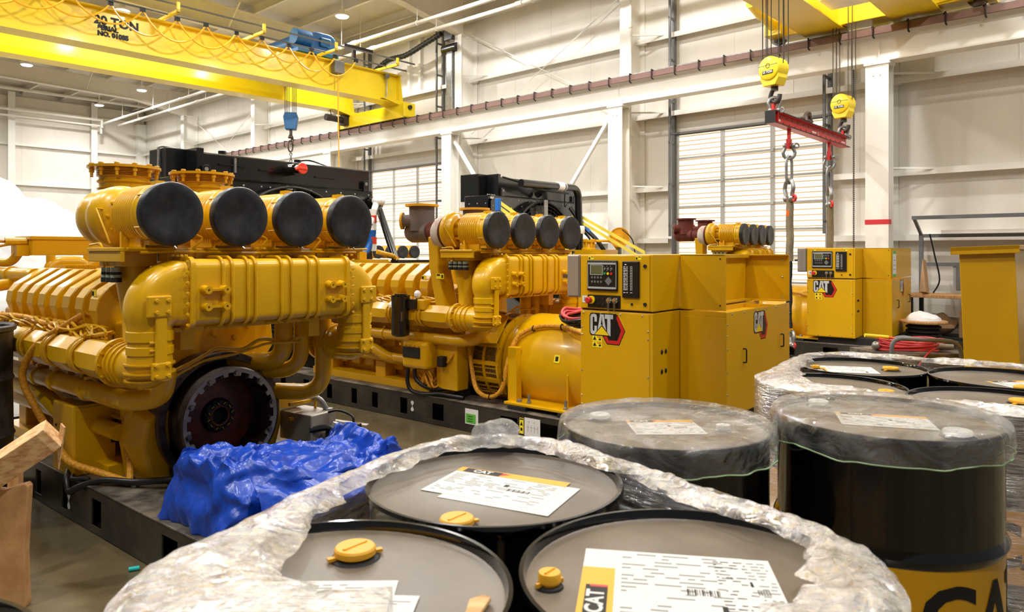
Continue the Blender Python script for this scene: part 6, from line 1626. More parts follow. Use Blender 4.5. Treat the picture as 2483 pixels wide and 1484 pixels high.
def paper(parent, x, y, rz, w, h, band=None, logo=False, seed=1, z=None, two=False):
    """shipping label lying on a drum head: x, y is its centre; band: 'top' or 'left' yellow strip"""
    random.seed(seed)
    X = Matrix.Translation((x, y, (DH-0.0175) if z is None else z)) @ Matrix.Rotation(rz, 4, 'Z')
    m = M(); m.box(-w/2, w/2, -h/2, h/2, 0, 0.0008, X)
    if two: m.box(-w*0.30, w*0.62, -h*0.62, h*0.36, -0.0006, 0.0002, X)
    m.cur = 1
    if band == 'top':
        m.box(-w/2, w/2, h/2-h*0.17, h/2, 0.0008, 0.0012, X)
        m.cur = 3; m.box(-w*0.44, -w*0.10, h/2-h*0.165, h/2-h*0.02, 0.0012, 0.0015, X)
        m.cur = 4; m.add([X @ Vector(p) for p in ((-w*0.1, h/2-h*0.14, 0.0014), (-w*0.02, h/2-h*0.05, 0.0014), (-w*0.1, h/2-h*0.03, 0.0014))], [(0, 1, 2)])
        m.cur = 0; m.text('CAT', h*0.13, X @ Matrix.Translation((-w*0.27, h/2-h*0.095, 0.0017)), 0.0012)
        y1 = h/2-h*0.22
        x0 = -w*0.46
    elif band == 'left':
        m.box(-w/2, -w/2+w*0.2, -h/2, h*0.2, 0.0008, 0.0012, X)
        m.cur = 3; m.box(-w/2+w*0.035, -w/2+w*0.165, -h*0.46, -h*0.06, 0.0012, 0.0015, X)
        m.cur = 4; m.box(-w/2+w*0.06, -w/2+w*0.165, -h*0.09, -h*0.06, 0.0015, 0.0017, X)
        m.cur = 0; m.text('CAT', h*0.15, X @ Matrix.Translation((-w/2+w*0.10, -h*0.28, 0.0018)) @ Matrix.Rotation(PI/2, 4, 'Z'), 0.0012)
        x0 = -w*0.26; y1 = h*0.45
    else:
        x0 = -w*0.45; y1 = h*0.42
    m.cur = 2
    for k in range(16):
        yy = y1-k*(y1+h*0.44)/16
        xx = x0
        while xx < w*0.42:
            l = random.uniform(0.03, 0.16)*w
            if random.random() < 0.62: m.box(xx, min(xx+l, w*0.46), yy-h*0.008, yy+h*0.007, 0.0008, 0.0011, X)
            xx += l+random.uniform(0.02, 0.12)*w
    m.cur = 3
    for k in range(14):
        xx = w*0.12+k*w*0.014; m.box(xx, xx+w*(0.004+0.006*(k % 3 == 0)), -h*0.10, -h*0.02, 0.0008, 0.0011, X)
    m.box(w*0.30, w*0.33, -h*0.40, -h*0.22, 0.0008, 0.0011, X) if band == 'left' else m.box(w*0.05, w*0.09, 0.02*h, 0.10*h, 0.0008, 0.0011, X)
    return m.obj('shipping_label', [PAPER, BUNG, GREYINK, INK, RED], parent, smooth=0)
def drum(pos, label, seed, face=None, group='black and yellow oil drums'):
    r = thing('oil_drum', label, 'drum', pos, 0.0, group)
    if 'drum' not in MESHES: MESHES['drum'] = drum_body(r)
    else: dup_part(MESHES['drum'], r, (0, 0, 0))
    if 'head' not in MESHES:
        m = M(); m.lathe([(DR-0.010, DH-0.016), (DR-0.016, DH-0.02), (0.14, DH-0.0185), (0.001, DH-0.018)], (0, 0, 0), (0, 0, 1), 64, False, False); MESHES['head'] = m.obj('drum_head', DRUMTOP, r)
    else: dup_part(MESHES['head'], r, (0, 0, 0))
    if face is not None:
        m = M(); m.text('CAT', 0.21, Matrix.Translation((0, 0, 0.44)) @ Matrix.Rotation(face, 4, 'Z') @ frame((0, 0, 0), (1, 0, 0), (0, 0, 1)), 0.006, wrap=DR-0.0045)
        m.obj('lettering', INK, r, smooth=0)
    return r
def pallet(c, rz, label, h=0.255, w=1.15, d=1.15):
    r = thing('pallet', label, 'pallet', (c[0], c[1], 0), rz)
    for k in range(7):
        m = M(); x = -w/2+0.06+k*(w-0.12)/6; m.box(x-0.06, x+0.06, -d/2, d/2, h-0.022, h); m.obj('deck_board', WOOD, r, smooth=0)
    for y in (-d/2+0.05, 0, d/2-0.05):
        m = M(); m.box(-w/2, w/2, y-0.045, y+0.045, 0.022, h-0.022); m.obj('stringer', WOOD, r, smooth=0)
    for k in (0, 3, 6):
        m = M(); x = -w/2+0.06+k*(w-0.12)/6; m.box(x-0.06, x+0.06, -d/2, d/2, 0, 0.022); m.obj('bottom_board', WOOD, r, smooth=0)
    return r
PH = 0.255                    # deck height of the pallets
dl = drum((-0.287, 1.10, PH), 'front oil drum on the left, with a wood splinter lying on its dusty top', 1)
db = drum((-0.040, 1.637, PH), 'wrapped oil drum behind the two nearest ones, with an oblique label', 2)
dr_ = drum((0.300, 1.16, PH), 'front oil drum on the right, with a large label banded yellow at left', 3)
zt = DH-0.018
paper(dl, -0.02, -0.03, 0.02, 0.25, 0.19, None, seed=4); paper(dl, 0.02, -0.055, -0.06, 0.24, 0.15, None, seed=14, z=DH-0.0165)
bung(dl, 0.013, 0.158, 0.036, 0.014)
paper(db, 0.005, 0.0, -0.455, 0.285, 0.19, 'top', True, seed=6, two=True); bung(db, -0.067, -0.272+0.035, 0.034, 0.013)
paper(dr_, -0.055, -0.012, -0.17, 0.27, 0.25, 'left', True, seed=8); paper(dr_, 0.075, -0.02, -0.15, 0.10, 0.22, None, seed=9, z=DH-0.0178); bung(dr_, -0.24, -0.01, 0.0185, 0.016)
pallet((0.0, 1.05), 0.3, 'wooden pallet under the three nearest drums', PH)
m = M(); m.prism([(0.0, -0.055), (0.010, -0.03), (0.018, 0.0), (0.024, 0.045), (0.010, 0.052), (-0.008, 0.035), (-0.006, 0.0), (-0.006, -0.035)], 0, 0.008, None)
o = m.obj('wood_splinter', WOOD2, None, smooth=0, loc=(-0.062, 1.055, PH+zt+0.001), rz=-0.15, bevel=0.002); tag(o, 'pale splinter of wood lying on the left front drum', 'wood chip')
# drums with clear bags over their heads
da = drum((0.435, 2.05, PH+0.03), 'oil drum under a clear bag at centre, with its label turned left', 21, face=0.2)
db2 = drum((1.045, 2.02, PH+0.06), 'oil drum under a clear bag at right, showing its tall black side and yellow band', 22, face=0.52)
paper(da, 0.005, 0.02, 0.03, 0.20, 0.17, 'top', False, seed=31); bung(da, -0.17, 0.12, 0.03, mt=PAPER); bung(da, 0.16, -0.02, 0.02, mt=PAPER)
paper(db2, 0.0, 0.0, -0.30, 0.24, 0.16, 'top', False, seed=32); bung(db2, -0.1, 0.2, 0.03, mt=PAPER); bung(db2, 0.1, -0.17, 0.035, mt=PAPER)
for i, (c, zz, lb) in enumerate((((0.435, 2.05), PH+0.03, 'wooden pallet under the bag-covered drum at centre'), ((1.045, 2.02), PH+0.06, 'wooden pallet under the bag-covered drum at right'))):
    pallet(c, 0.2, lb, zz, 0.56, 0.56)
def bag(pos, seed, label):
    """clear plastic bag stretched over a drum head, gathered by an elastic hem"""
    random.seed(seed); n = 120
    r = thing('drum_bag', label, 'plastic bag', (pos[0], pos[1], pos[2]+DH), 0.0)
    rows = []
    prof = [(0.02, 0.012), (0.10, 0.006), (0.17, 0.008), (0.23, 0.010), (0.27, 0.013), (0.29, 0.012), (0.300, 0.004), (0.303, -0.012), (0.301, -0.03), (0.303, -0.05), (0.300, -0.066)]
    vs = []; fs = []
    for i, (rr, z) in enumerate(prof):
        for k in range(n):
            a = 2*PI*k/n
            p = Vector((math.cos(a)*3.0, math.sin(a)*3.0, seed*3.1+i*0.35))
            q = Vector((math.cos(a)*rr*14, math.sin(a)*rr*14, seed*5.0))
            wob = noise.noise(p*1.6)*0.006*(i/10) + 0.003*math.sin(a*23+i*0.7+noise.noise(p)*3)*(i > 6)
            dz = abs(noise.noise(q))*0.011*(1 if i < 5 else 0.3) + (noise.noise(p)*0.012 if i > 8 else 0)
            vs.append(((rr+wob)*math.cos(a), (rr+wob)*math.sin(a), z+dz))
    for i in range(len(prof)-1):
        for k in range(n):
            k2 = (k+1) % n; fs.append((i*n+k, i*n+k2, (i+1)*n+k2, (i+1)*n+k))
    fs.append(tuple(range(n)))
    m = M(); m.add(vs, fs); m.obj('bag_film', CAPFILM, r, smooth=60)
    m = M(); L_ = len(prof)-1
    m.tube([vs[L_*n+k] for k in range(n)], 0.0022, 6, True); m.obj('elastic_hem', GREENH, r)
GREENH = mat('pale_green_elastic', (176, 206, 160), 0.6)
bag((0.435, 2.05, PH+0.03), 3, 'clear plastic bag stretched over the centre drum')
bag((1.045, 2.02, PH+0.06), 8, 'clear plastic bag stretched over the right-hand drum')
# second pallet of wrapped drums
for (x, y), lb, s, fc in (((1.69, 3.49), 'far left drum of the wrapped group on the right, with a yellow bung', 41, None), ((2.16, 3.17), 'far right drum of the wrapped group on the right', 42, None),
                      ((1.326, 3.00), 'near left drum of the wrapped group on the right', 43, 0.3), ((1.79, 2.67), 'near right drum of the wrapped group on the right, with a big yellow bung', 44, -0.1)):
    d = drum((x, y, PH-0.035), lb, s, fc)
    if s == 41: paper(d, -0.08, 0.0, -0.25, 0.28, 0.2, 'left', seed=s); bung(d, 0.13, -0.03, 0.036); bung(d, -0.21, 0.02, 0.02)
    if s == 42: paper(d, 0.08, -0.08, 0.1, 0.30, 0.18, 'top', seed=s); bung(d, -0.05, -0.2, 0.036)
    if s == 43: paper(d, -0.02, 0.0, -0.25, 0.24, 0.18, 'left', seed=s); bung(d, 0.17, -0.12, 0.03)
    if s == 44: paper(d, 0.04, -0.08, -0.1, 0.30, 0.20, None, seed=s, two=True); bung(d, 0.12, 0.03, 0.04)
pallet((1.74, 3.08), -0.6, 'wooden pallet under the wrapped group of drums on the right', PH-0.035, 1.2, 1.2)
# drum cut by the lower left corner, and the tall scuffed drum at the left edge
d = drum((-0.86, 0.80, PH), 'oil drum just showing in the bottom left corner', 51)
pallet((-0.86, 0.80), 0.0, 'pallet under the corner drum', PH, 0.56, 0.56)
od = thing('steel_drum', 'scuffed black open drum at the left edge, beside the engine skid', 'drum', (-3.50, 4.56, 0.10))
m = M(); m.lathe([(0.26, 0), (0.285, 0), (0.285, 0.36), (0.295, 0.38), (0.285, 0.40), (0.28, 0.72), (0.29, 0.74), (0.28, 0.76), (0.284, 1.04), (0.30, 1.05), (0.302, 1.075), (0.29, 1.085), (0.275, 1.07), (0.272, 0.95), (0.001, 0.94)], (0, 0, 0), (0, 0, 1), 48, True, False); m.obj('drum_shell', OLDDRUM, od, smooth=30)
pallet((-3.50, 4.56), 0.5, 'low pallet under the scuffed drum', 0.10, 0.6, 0.6)

# ---------------------------------------------------------------- stretch film round the pallets
def hull_outline(cs, R, n=160):
    """convex outline around circles, sampled by direction of the outward normal, as (point, normal)"""
    dense = []
    for k in range(720):
        a = 2*PI*k/720; d = Vector((math.cos(a), math.sin(a)))
        c = max(cs, key=lambda c: c[0]*d.x+c[1]*d.y)
        dense.append((Vector((c[0], c[1]))+d*R, d))
    L_ = [0.0]
    for i in range(1, 721): L_.append(L_[-1]+(dense[i % 720][0]-dense[i-1][0]).length)
    out = []; j = 0
    for k in range(n):
        t = L_[-1]*k/n
        while L_[j+1] < t: j += 1
        f = (t-L_[j])/max(1e-9, L_[j+1]-L_[j]); a, b = dense[j % 720], dense[(j+1) % 720]
        out.append((a[0].lerp(b[0], f), a[1].lerp(b[1], f).normalized()))
    return out
def wrap(cs, ztop, zbot, label, inset, seed, n=260, puff=0.02):
    random.seed(seed)
    cx = sum(c[0] for c in cs)/len(cs); cy = sum(c[1] for c in cs)/len(cs)
    r = thing('stretch_wrap', label, 'plastic wrap', (cx, cy, zbot))
    O = hull_outline(cs, DR+0.012, n)
    K = 10; vs = []; fs = []
    for i in range(K):
        t = i/(K-1)
        for k in range(n):
            p, d = O[k]; u = k/n
            ins = inset(p.x, p.y, d)
            q = Vector((p.x*5, p.y*5, seed+i*0.2)); rag = noise.noise(q*2.2)*0.035*(1-t) + noise.noise(q*7)*0.012*(1-t)
            dist = (ins+rag)*(1-t)
            nz = noise.noise(Vector((p.x*9, p.y*9, i*0.8+seed)))*0.010+abs(noise.noise(Vector((p.x*22, p.y*22, i*1.7+seed))))*0.010
            z = ztop+0.006+puff*math.sin(PI*min(1, t*1.0))**0.8+nz*(0.4 if i == 0 else 1)
            w_ = Vector((p.x, p.y))-d*dist
            vs.append((w_.x-cx, w_.y-cy, z-zbot+0.004))
    for i in range(K-1):
        for k in range(n):
            k2 = (k+1) % n; fs.append((i*n+k, i*n+k2, (i+1)*n+k2, (i+1)*n+k))
    m = M(); m.add(vs, fs); m.obj('top_fold', FILM, r, smooth=50, fix=False)
    vs2 = [vs[(K-1)*n+k] for k in range(n)]; fs = []; J = 9
    for j in range(1, J):
        for k in range(n):
            p, d = O[k]; t = j/(J-1)
            wob = noise.noise(Vector((p.x*8, p.y*8, j*1.3+seed)))*0.006
            w_ = Vector((p.x, p.y))+d*wob
            vs2.append((w_.x-cx, w_.y-cy, (ztop-zbot)*(1-t)))
    for j in range(J-1):
        for k in range(n):
            k2 = (k+1) % n; fs.append((j*n+k, j*n+k2, (j+1)*n+k2, (j+1)*n+k))
    m = M(); m.add(vs2, fs); m.obj('side_film', FILMS, r, smooth=50, fix=False)
    return r
def ins1(x, y, d):
    b = 0.085
    ang = math.atan2(d.y, d.x)
    if x < -0.15: b += 0.19*max(0, min(1, (1.50-y)/0.45))
    if x > 0.35: b += 0.05*max(0, min(1, (1.30-y)/0.2))
    return b
w1 = wrap([(-0.287, 1.10), (-0.040, 1.637), (0.300, 1.16)], PH+DH, 0.10, 'crinkled stretch film folded over the rims of the three nearest drums', ins1, 5)
m = M(); m.sphere((-0.035, 1.91-1.299+0.0, PH+DH-0.10+0.035), 0.05, (1.3, 0.5, 0.8), n=20, m=12)
m.v = [tuple(Vector(p)+Vector((0, 0, 0.02*noise.noise(Vector(p)*30)))) for p in m.v]; m.obj('film_bunch', FILM, w1)
def ins2(x, y, d):
    b = 0.085
    if x < 1.35: b += 0.12*max(0, min(1, (1.35-x)/0.3))
    return b
wrap([(1.69, 3.49), (2.16, 3.17), (1.326, 3.00), (1.79, 2.67)], PH-0.035+DH, 0.10, 'stretch film wound round the group of drums on the right', ins2, 9, puff=0.02)

# ---------------------------------------------------------------- blue tarpaulin heaped on the skid
def tarp():
    r = thing('tarpaulin', 'crumpled blue tarpaulin heaped on the black skid below the flywheel', 'tarpaulin', tuple(g1.matrix_basis @ Vector(E(0.0, 0.80, 0.268))), GR)
    nu, nv = 150, 110; vs = []; fs = []
    HS = [(-1, 0.23), (-0.85, 0.29), (-0.6, 0.30), (-0.3, 0.25), (0.0, 0.21), (0.3, 0.17), (0.55, 0.17), (0.72, 0.24), (0.85, 0.19), (1, 0.11)]
    def H(s):
        for (a, ha), (b, hb) in zip(HS, HS[1:]):
            if s <= b: 
                f = (s-a)/(b-a); f = f*f*(3-2*f); return ha+(hb-ha)*f
        return HS[-1][1]
    def cr(q, f):
        return 1-2*abs(noise.noise(q*f))
    for j in range(nv+1):
        for i in range(nu+1):
            s = i/nu*2-1; t = j/nv*2-1
            # steep flanks: points crowd towards the rim of the heap
            S = math.copysign(abs(s)**0.75, s); T = math.copysign(abs(t)**0.75, t)
            rim = (1-abs(s)**7)*(1-abs(t)**4)
            q = Vector((s*1.6+0.5*t, t*1.5-0.3*s, 3.3))
            fold = 0.075*cr(q, 1.5)+0.026*cr(q+Vector((4, 2, 0)), 3.4)+0.007*cr(q+Vector((1, 8, 0)), 8)
            h = (H(s)*(1-0.25*(t-0.1)**2) + fold - 0.02)*min(1, rim*1.5)**0.55
            q2 = Vector((s*2, t*2, max(0, h)*7))
            x = S*0.62 + 0.045*noise.noise(q2+Vector((9, 0, 0))) + 0.02*noise.noise(q2*3)
            y = T*0.34 + 0.05*noise.noise(q2+Vector((0, 7, 0))) + 0.02*noise.noise(q2*3+Vector((5, 5, 5)))
            vs.append((x, y, max(0.002, h)))
    for j in range(nv):
        for i in range(nu):
            a = j*(nu+1)+i; fs.append((a, a+1, a+nu+2, a+nu+1))
    m = M(); m.add(vs, fs); m.obj('tarpaulin_sheet', TARP, r, smooth=60, fix=False)
    vs = []; fs = []
    for j in range(21):
        for i in range(61):
            s = i/60; t = j/20
            x = -0.50+0.95*s; d_ = 0.36+0.09*math.sin(PI*t)+0.04*noise.noise(Vector((s*5, t*4, 2)))
            z = 0.01+(0.24-0.12*s)*t+0.03*noise.noise(Vector((s*6, t*3, 5)))+0.03*(1-2*abs(noise.noise(Vector((s*7, t*4, 8)))))*t
            vs.append((x, -d_, max(0.004, z)))
    for j in range(20):
        for i in range(60):
            a = j*61+i; fs.append((a, a+1, a+62, a+61))
    m = M(); m.add(vs, fs); m.obj('loose_fold', TARP, r, smooth=60, fix=False)
tarp()

# ---------------------------------------------------------------- broken timber at the left
m = M(); random.seed(2)
top = [(-0.02, 0.545), (0.05, 0.56), (0.12, 0.548), (0.17, 0.565), (0.21, 0.575), (0.222, 0.56)]
m.prism([(0.0, 0.0), (0.212, 0.0), (0.214, 0.02), (0.206, 0.25)]+top[::-1], 0, 0.05, frame((0, 0, 0), (1, 0.15, 0), (0, 0, 1)))
o = m.obj('timber_board', BOARD, None, loc=(-2.475, 3.36, 0.0), smooth=0, bevel=0.003); tag(o, 'upright tan board with a broken top at the lower left', 'board')
m = M(); m.prism([(-0.25, -0.05), (0.20, -0.055), (0.235, -0.045), (0.24, 0.05), (0.19, 0.055), (-0.25, 0.045)], -0.06, 0.06, None)
X = Matrix.Translation((-2.345, 3.33, 0.665)) @ Matrix.Rotation(-0.62, 4, 'Y') @ Matrix.Rotation(0.25, 4, 'Z') @ Matrix.Rotation(0.5, 4, 'X')
m.v = [tuple(X @ Vector(p)) for p in m.v]
o = m.obj('timber_plank', WOOD2, None, smooth=0, bevel=0.003); tag(o, 'short pale timber leaning on top of the upright board', 'timber')
m = M(); m.prism([(0, 0), (0.016, 0.10), (0.03, 0.20), (0.012, 0.22), (-0.004, 0.12)], 0, 0.01, frame((-2.15, 3.42, 0.62), (1, 0, 0), (0.12, 0, 1)))
o = m.obj('wood_splinter', WOOD2, None, smooth=0); tag(o, 'thin splinter hanging below the leaning timber', 'wood chip')
m = M(); m.prism([(0, 0), (0.05, 0), (0.055, 0.5), (0.04, 0.56), (0.03, 0.5), (0.01, 0.57), (0.0, 0.52)], 0, 0.04, frame((-2.51, 3.62, 0.12), (1, 0, 0), (0, 0, 1)))
m.box(0, 0.05, 0, 0.04, -0.12, 0.0, Matrix.Translation((-2.51, 3.58, 0.12)))
o = m.obj('timber_stub', WOOD, None, smooth=0); tag(o, 'split timber stub standing behind the upright board', 'timber')
m = M(); m.box(-0.3, 0.06, -0.05, 0.05, -0.03, 0.03, Matrix.Rotation(0.2, 4, 'Y')); o = m.obj('timber_offcut', WOOD2, None, loc=(-2.16, 3.05, 0.92), smooth=0) if False else None
# small litter and tape on the floor
m = M(); m.cyl((0, 0, 0.012), (0.045, 0.02, 0.012), 0.011, n=10); o = m.obj('bottle_cap', mat('teal_plastic', (40, 200, 200), 0.4), None, loc=(-1.98, 3.72, 0)); tag(o, 'small teal plastic cap lying on the floor by the near skid', 'cap')
def floor_quad(px, z=0.0015):
    pts = []
    for x, y in px:
        d = EYE*FOC/(y-612.0); pts.append(((x-1241.5)/FOC*d, d, z))
    return pts
pts = floor_quad([(765, 1010), (895, 1028), (888, 1032), (765, 1014)])
m = M(); m.add(pts+[(p[0], p[1], 0.0) for p in pts], [(0,1,2,3),(0,4,5,1),(1,5,6,2),(2,6,7,3),(3,7,4,0)]); o = m.obj('floor_tape', TAPE, None, smooth=0); tag(o, 'strip of white tape stuck to the floor between the two engines', 'tape')
m = M(); m.sphere((0, 0, 0.06), 0.08, (1.6, 1, 0.7), n=9, m=6); o = m.obj('plastic_scrap', BAGS, None, smooth=0, loc=(-2.0, 6.6, 0)); tag(o, 'scrap of clear plastic on the floor beyond the flywheel', 'plastic')

# ---------------------------------------------------------------- white wrapped load far left
wr_ = thing('wrapped_load', 'tall heap wrapped in white plastic at the left edge', 'wrapped load', (-10.7, 15.2, 0))
random.seed(77)
for x, y, z, r_, sc_ in ((-0.75, 0, 1.9, 1.30, (1.0, 1, 1.05)), (0.35, 0.25, 1.75, 1.0, (1, 1, 1.0)), (1.05, -0.1, 1.15, 0.85, (1, 1, 1.0)), (1.5, 0.1, 0.65, 0.65, (1, 1, 1)), (-0.2, -0.3, 0.7, 1.4, (1.2, 1, 0.6)), (0.9, 0.5, 0.6, 1.0, (1, 1, .7)), (-1.6, 0.2, 1.2, 1.2, (1, 1, 1))):
    m = M(); m.sphere((x, y, z), r_, sc_, n=72, m=48)
    vv = []
    for p in m.v:
        p = Vector(p); d = p-Vector((x, y, z))
        k_ = 1+0.10*noise.noise(p*1.3)+0.06*(1-2*abs(noise.noise(p*2.6)))+0.025*(1-2*abs(noise.noise(p*7)))
        p = Vector((x, y, z))+d*k_
        vv.append((p.x, p.y, max(0.0, p.z)))
    m.v = vv
    m.obj('wrapped_bale', BAGS, wr_, smooth=60)

# ---------------------------------------------------------------- right background: bench, stool, boxes, cart, cabinet
def tb(name, label, cat, x, t, z=0, rz=0.0): return thing(name, label, cat, BL(x, t, z), BR+rz)
wb = tb('workbench', 'long workbench with a grey pegboard and lamp frame against the right wall', 'workbench', -0.75, -6.25)
m = M(); m.box(-0.4, 0.4, -1.6, 1.5, 0.92, 0.97); m.obj('bench_top', WOOD, wb, smooth=0, bevel=0.005)
for y in (-1.55, 1.42):
    m = M(); m.box(-0.38, -0.32, y-0.03, y+0.03, 0, 0.92); m.obj('leg', INK, wb, smooth=0)
    m = M(); m.box(0.32, 0.38, y-0.03, y+0.03, 0, 0.92); m.obj('leg', INK, wb, smooth=0)
for y in (-1.55, 1.42):
    m = M(); m.box(0.30, 0.36, y-0.03, y+0.03, 0.97, 1.95); m.tube([(0.33, y, 1.95), (-0.15, y, 2.22)], 0.03, 4); m.obj('upright', GREYP, wb, smooth=0)
for x, z in ((0.33, 1.93), (-0.15, 2.22), (0.33, 1.45)):
    m = M(); m.box(x-0.02, x+0.02, -1.58, 1.45, z-0.03, z+0.03); m.obj('cross_bar', GREYP, wb, smooth=0)
m = M(); m.box(0.20, 0.28, -1.0, 1.1, 1.96, 2.02); m.obj('strip_lamp', WHITE, wb, smooth=0)
m = M(); m.box(0.34, 0.35, -0.6, 0.95, 1.02, 1.45); m.obj('pegboard', GREYL, wb, smooth=0)
m = M(); 
for i in range(24):
    for j in range(14): m.box(0.334, 0.34, 0.05+i*0.034, 0.058+i*0.034, 1.06+j*0.027, 1.068+j*0.027)
m.obj('peg_holes', INK, wb, smooth=0)
m = M(); m.box(0.30, 0.34, 0.0, 0.9, 1.02, 1.45); m.obj('grey_panel', GREYP, wb, smooth=0)
m = M(); m.box(-0.34, 0.36, -1.5, 1.4, 0.26, 0.30); m.obj('lower_shelf', INK, wb, smooth=0)
m = M(); m.tube(spl([(-0.1, 1.2, 1.95), (0.0, 1.15, 1.6), (0.1, 1.1, 1.2), (0.15, 1.2, 0.98)], 5), 0.012, 6); m.obj('lamp_lead', HOSE, wb)
for i, (y, w_, h, lb) in enumerate(((0.45, 0.62, 0.42, 'cardboard box on the lower shelf of the workbench, behind the stool'), (-0.35, 0.34, 0.40, 'cardboard box on the lower shelf nearest the tall right cabinet'))):
    m = M(); m.box(-0.25, 0.2, -w_/2, w_/2, 0, h); o = m.obj('cardboard_box', CARD, None, loc=BL(-0.75, -6.25+y, 0.302), rz=BR, smooth=0, bevel=0.004); tag(o, lb, 'box')
m = M(); m.sphere((0, 0, 0.14), 0.19, (1.0, 1.5, 0.75), n=20, m=12); m.v = [(p[0]*(1+0.5*noise.noise(Vector(p)*7)), p[1]*(1+0.4*noise.noise(Vector(p)*6)), max(0, p[2]*(1+0.5*noise.noise(Vector(p)*8)))) for p in m.v]; o = m.obj('plastic_bundle', CARD, None, loc=BL(-0.7, -5.15, 0.31), rz=BR); tag(o, 'translucent bundle on the workbench shelf beside the boxes', 'bundle')
m = M(); m.prism([(0, 0), (0.28, 0.04), (0.34, 0.45), (0.30, 0.46)], 0, 0.02, frame(BL(-0.8, -6.55, 0.975), (0.6, -0.6, 0), (0.1, 0.1, 1))); o = m.obj('cardboard_flap', CARD, None, smooth=0); tag(o, 'bent cardboard flap standing on the bench by the pegboard', 'cardboard')
m = M(); m.prism([(0, 0), (0.10, 0.0), (0.02, 0.55)], 0, 0.2, frame(BL(-0.95, -4.97, 0.975), (0.6, -0.6, 0), (0.2, 0.1, 1))); o = m.obj('cardboard_sheet', CARD, None, smooth=0); tag(o, 'folded cardboard sheet at the left end of the workbench', 'cardboard')
st = tb('work_stool', 'round stool top with white cloth beside the far cabinet', 'stool', -2.36, -5.29)
m = M(); m.lathe([(0.30, 0.62), (0.31, 0.63), (0.31, 0.65), (0.30, 0.66)], (0, 0, 0), (0, 0, 1), 28); m.obj('top', WOOD, st)
m = M()
for k in range(9): m.lathe([(0.20, 0.06+k*0.06), (0.23, 0.075+k*0.06), (0.23, 0.10+k*0.06), (0.20, 0.115+k*0.06)], (0, 0, 0), (0, 0, 1), 24)
m.cyl((0, 0, 0), (0, 0, 0.62), 0.19, n=20); m.obj('ribbed_base', INK, st, smooth=20)
m = M(); m.sphere((0, 0, 0.0), 0.24, (1, 0.9, 0.5), n=18, m=10); m.v = [(p[0], p[1], max(0, p[2]*(1+0.6*noise.noise(Vector(p)*9)))) for p in m.v]; o = m.obj('white_cloth', BAGS, None, loc=BL(-2.36, -5.29, 0.662), smooth=20); tag(o, 'crumpled white cloth lying on the round stool', 'cloth')
# steel cart with red cables
ca = thing('steel_cart', 'grey steel cart carrying coils of red cable', 'cart', (4.30, 7.75, 0), 0.15)
m = M(); m.box(-0.50, 0.50, -0.33, 0.33, 0.55, 0.60); m.box(-0.50, 0.50, -0.335, -0.325, 0.47, 0.6); m.box(-0.50, 0.50, 0.325, 0.335, 0.47, 0.6); m.box(-0.505, -0.495, -0.33, 0.33, 0.47, 0.6); m.box(0.495, 0.505, -0.33, 0.33, 0.47, 0.6); m.obj('top_tray', DUSTY, ca, smooth=0, bevel=0.004)
m = M(); m.box(-0.48, 0.48, -0.31, 0.31, 0.16, 0.20); m.obj('lower_tray', DUSTY, ca, smooth=0)
for x in (-0.48, 0.48):
    for y in (-0.31, 0.31):
        m = M(); m.box(x-0.02, x+0.02, y-0.02, y+0.02, 0.1, 0.55); m.obj('leg', DUSTY, ca, smooth=0)
        m = M(); m.cyl((x, y-0.02, 0.05), (x, y+0.02, 0.05), 0.05, n=16); m.obj('caster', RUBBER, ca)
m = M(); m.tube(fillet([(-0.50, -0.36, 0.3), (-0.50, -0.36, 0.78), (0.20, -0.44, 0.74), (0.27, -0.44, 0.3)], 0.12, 8), 0.022, 10); m.obj('push_handle', GREYP, ca)
cl = thing('cable_coil', 'coils of red cable heaped on the grey steel cart', 'cable coil', (4.30, 7.75, 0.602), 0.1)
for j, (cx_, cy_, R_, n_) in enumerate(((-0.08, -0.05, 0.27, 9), (0.26, 0.12, 0.2, 6), (-0.02, 0.05, 0.22, 4))):
    m = M(); random.seed(20+j)
    for k in range(n_):
        ph = random.random()*6
        m.tube([(cx_+(R_+random.uniform(-.004, .004)-0.012*(k % 4))*1.15*math.cos(a), cy_+(R_-0.012*(k % 4))*0.85*math.sin(a), 0.014+0.017*k*0.7+0.01*math.sin(2*a+ph)+0.008) for a in [2*PI*i/30 for i in range(30)]], 0.0095, 7, True)
    m.obj('red_coil', CABLER, cl)
m = M(); m.tube(spl([(0.05, -0.3, 0.05), (-0.08, -0.36, 0.0), (-0.22, -0.40, -0.15), (-0.3, -0.42, -0.4), (-0.35, -0.45, -0.59)], 6), 0.009, 7); m.obj('loose_end', CABLER, cl)
m = M(); m.cyl((-0.52, 0.02, 0.16), (-0.28, -0.02, 0.14), 0.02, n=10); m.obj('yellow_plug', LABY, cl)
m = M(); m.cyl((-0.28, -0.02, 0.14), (0.0, -0.05, 0.09), 0.014, n=10); m.obj('orange_lead', ORTAG, cl)
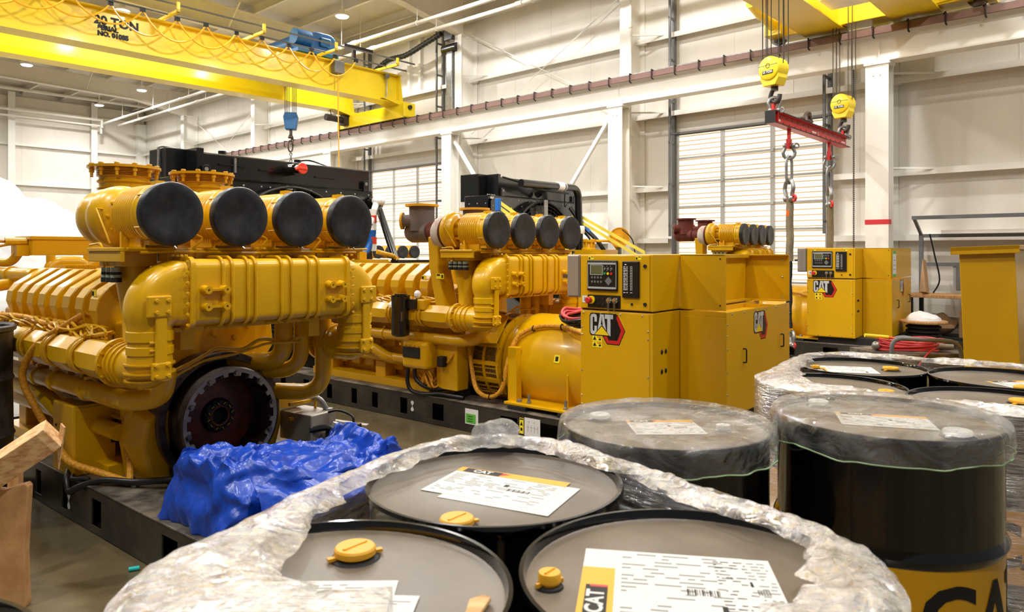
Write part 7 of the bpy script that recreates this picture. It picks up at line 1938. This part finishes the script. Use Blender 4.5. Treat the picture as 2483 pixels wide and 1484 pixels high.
m = M(); m.cyl((0.25, -0.16, 0.05), (0.33, -0.2, 0.05), 0.03, n=14); m.cyl((0.17, -0.12, 0.05), (0.25, -0.16, 0.05), 0.036, n=14); m.sphere((-0.4, 0.0, 0.05), 0.05, n=9, m=6); m.obj('connector', GALV, cl)
m = M(); m.sphere((-0.04, 0.05, 0.08), 0.14, (1.1, 0.7, 0.5), n=10, m=7); o = m.obj('grey_glove', GREYP, None, loc=(4.28, 7.75, 0.602), smooth=20); tag(o, 'grey glove lying inside the red cable coil on the cart', 'glove')
# big plain cabinet at the right edge, tilted a little
tc_ = thing('enclosure', 'large plain yellow enclosure with an overhanging lid at the right edge', 'enclosure', (4.14, 6.55, 0.0), 0.06)
tc_.rotation_euler = (0.0, -math.radians(2.2), math.radians(-39))
m = M(); m.box(0.0, 0.42, 0.0, 1.2, 0.03, 1.66); m.obj('body', YEL_CAB, tc_, smooth=0, bevel=0.006)
m = M(); m.box(-0.06, 0.46, -0.06, 1.25, 1.66, 1.70); m.box(-0.06, -0.048, -0.06, 1.25, 1.635, 1.66); m.box(-0.06, 0.46, -0.06, -0.048, 1.63, 1.70); m.obj('lid', YEL_CAB, tc_, smooth=0, bevel=0.004)
# hose reel on the wall column by the far generator
hr = thing('hose_reel', 'round orange-yellow hose reel in front of the white pillar', 'hose reel', (2.15, 14.4, 1.95), BR)
m = M(); m.lathe([(0.19, -0.06), (0.20, -0.06), (0.20, -0.045), (0.13, -0.04), (0.13, 0.04), (0.20, 0.045), (0.20, 0.06), (0.185, 0.06), (0.18, 0.045), (0.07, 0.04), (0.06, 0.07)], (0, 0, 0), (-0.8, -0.6, 0), 28); m.obj('reel', BUNG, hr)
m = M(); m.box(-0.03, 0.03, -0.03, 0.03, -1.95, 0.1); m.obj('post', GREYP, hr, smooth=0)
m = M(); m.tube(spl([(-0.05, -0.1, 0.15), (0.0, -0.3, -0.05), (0.02, -0.35, -0.4), (0.0, -0.35, -0.8)], 6), 0.012, 6); m.obj('hose', HOSE, hr)
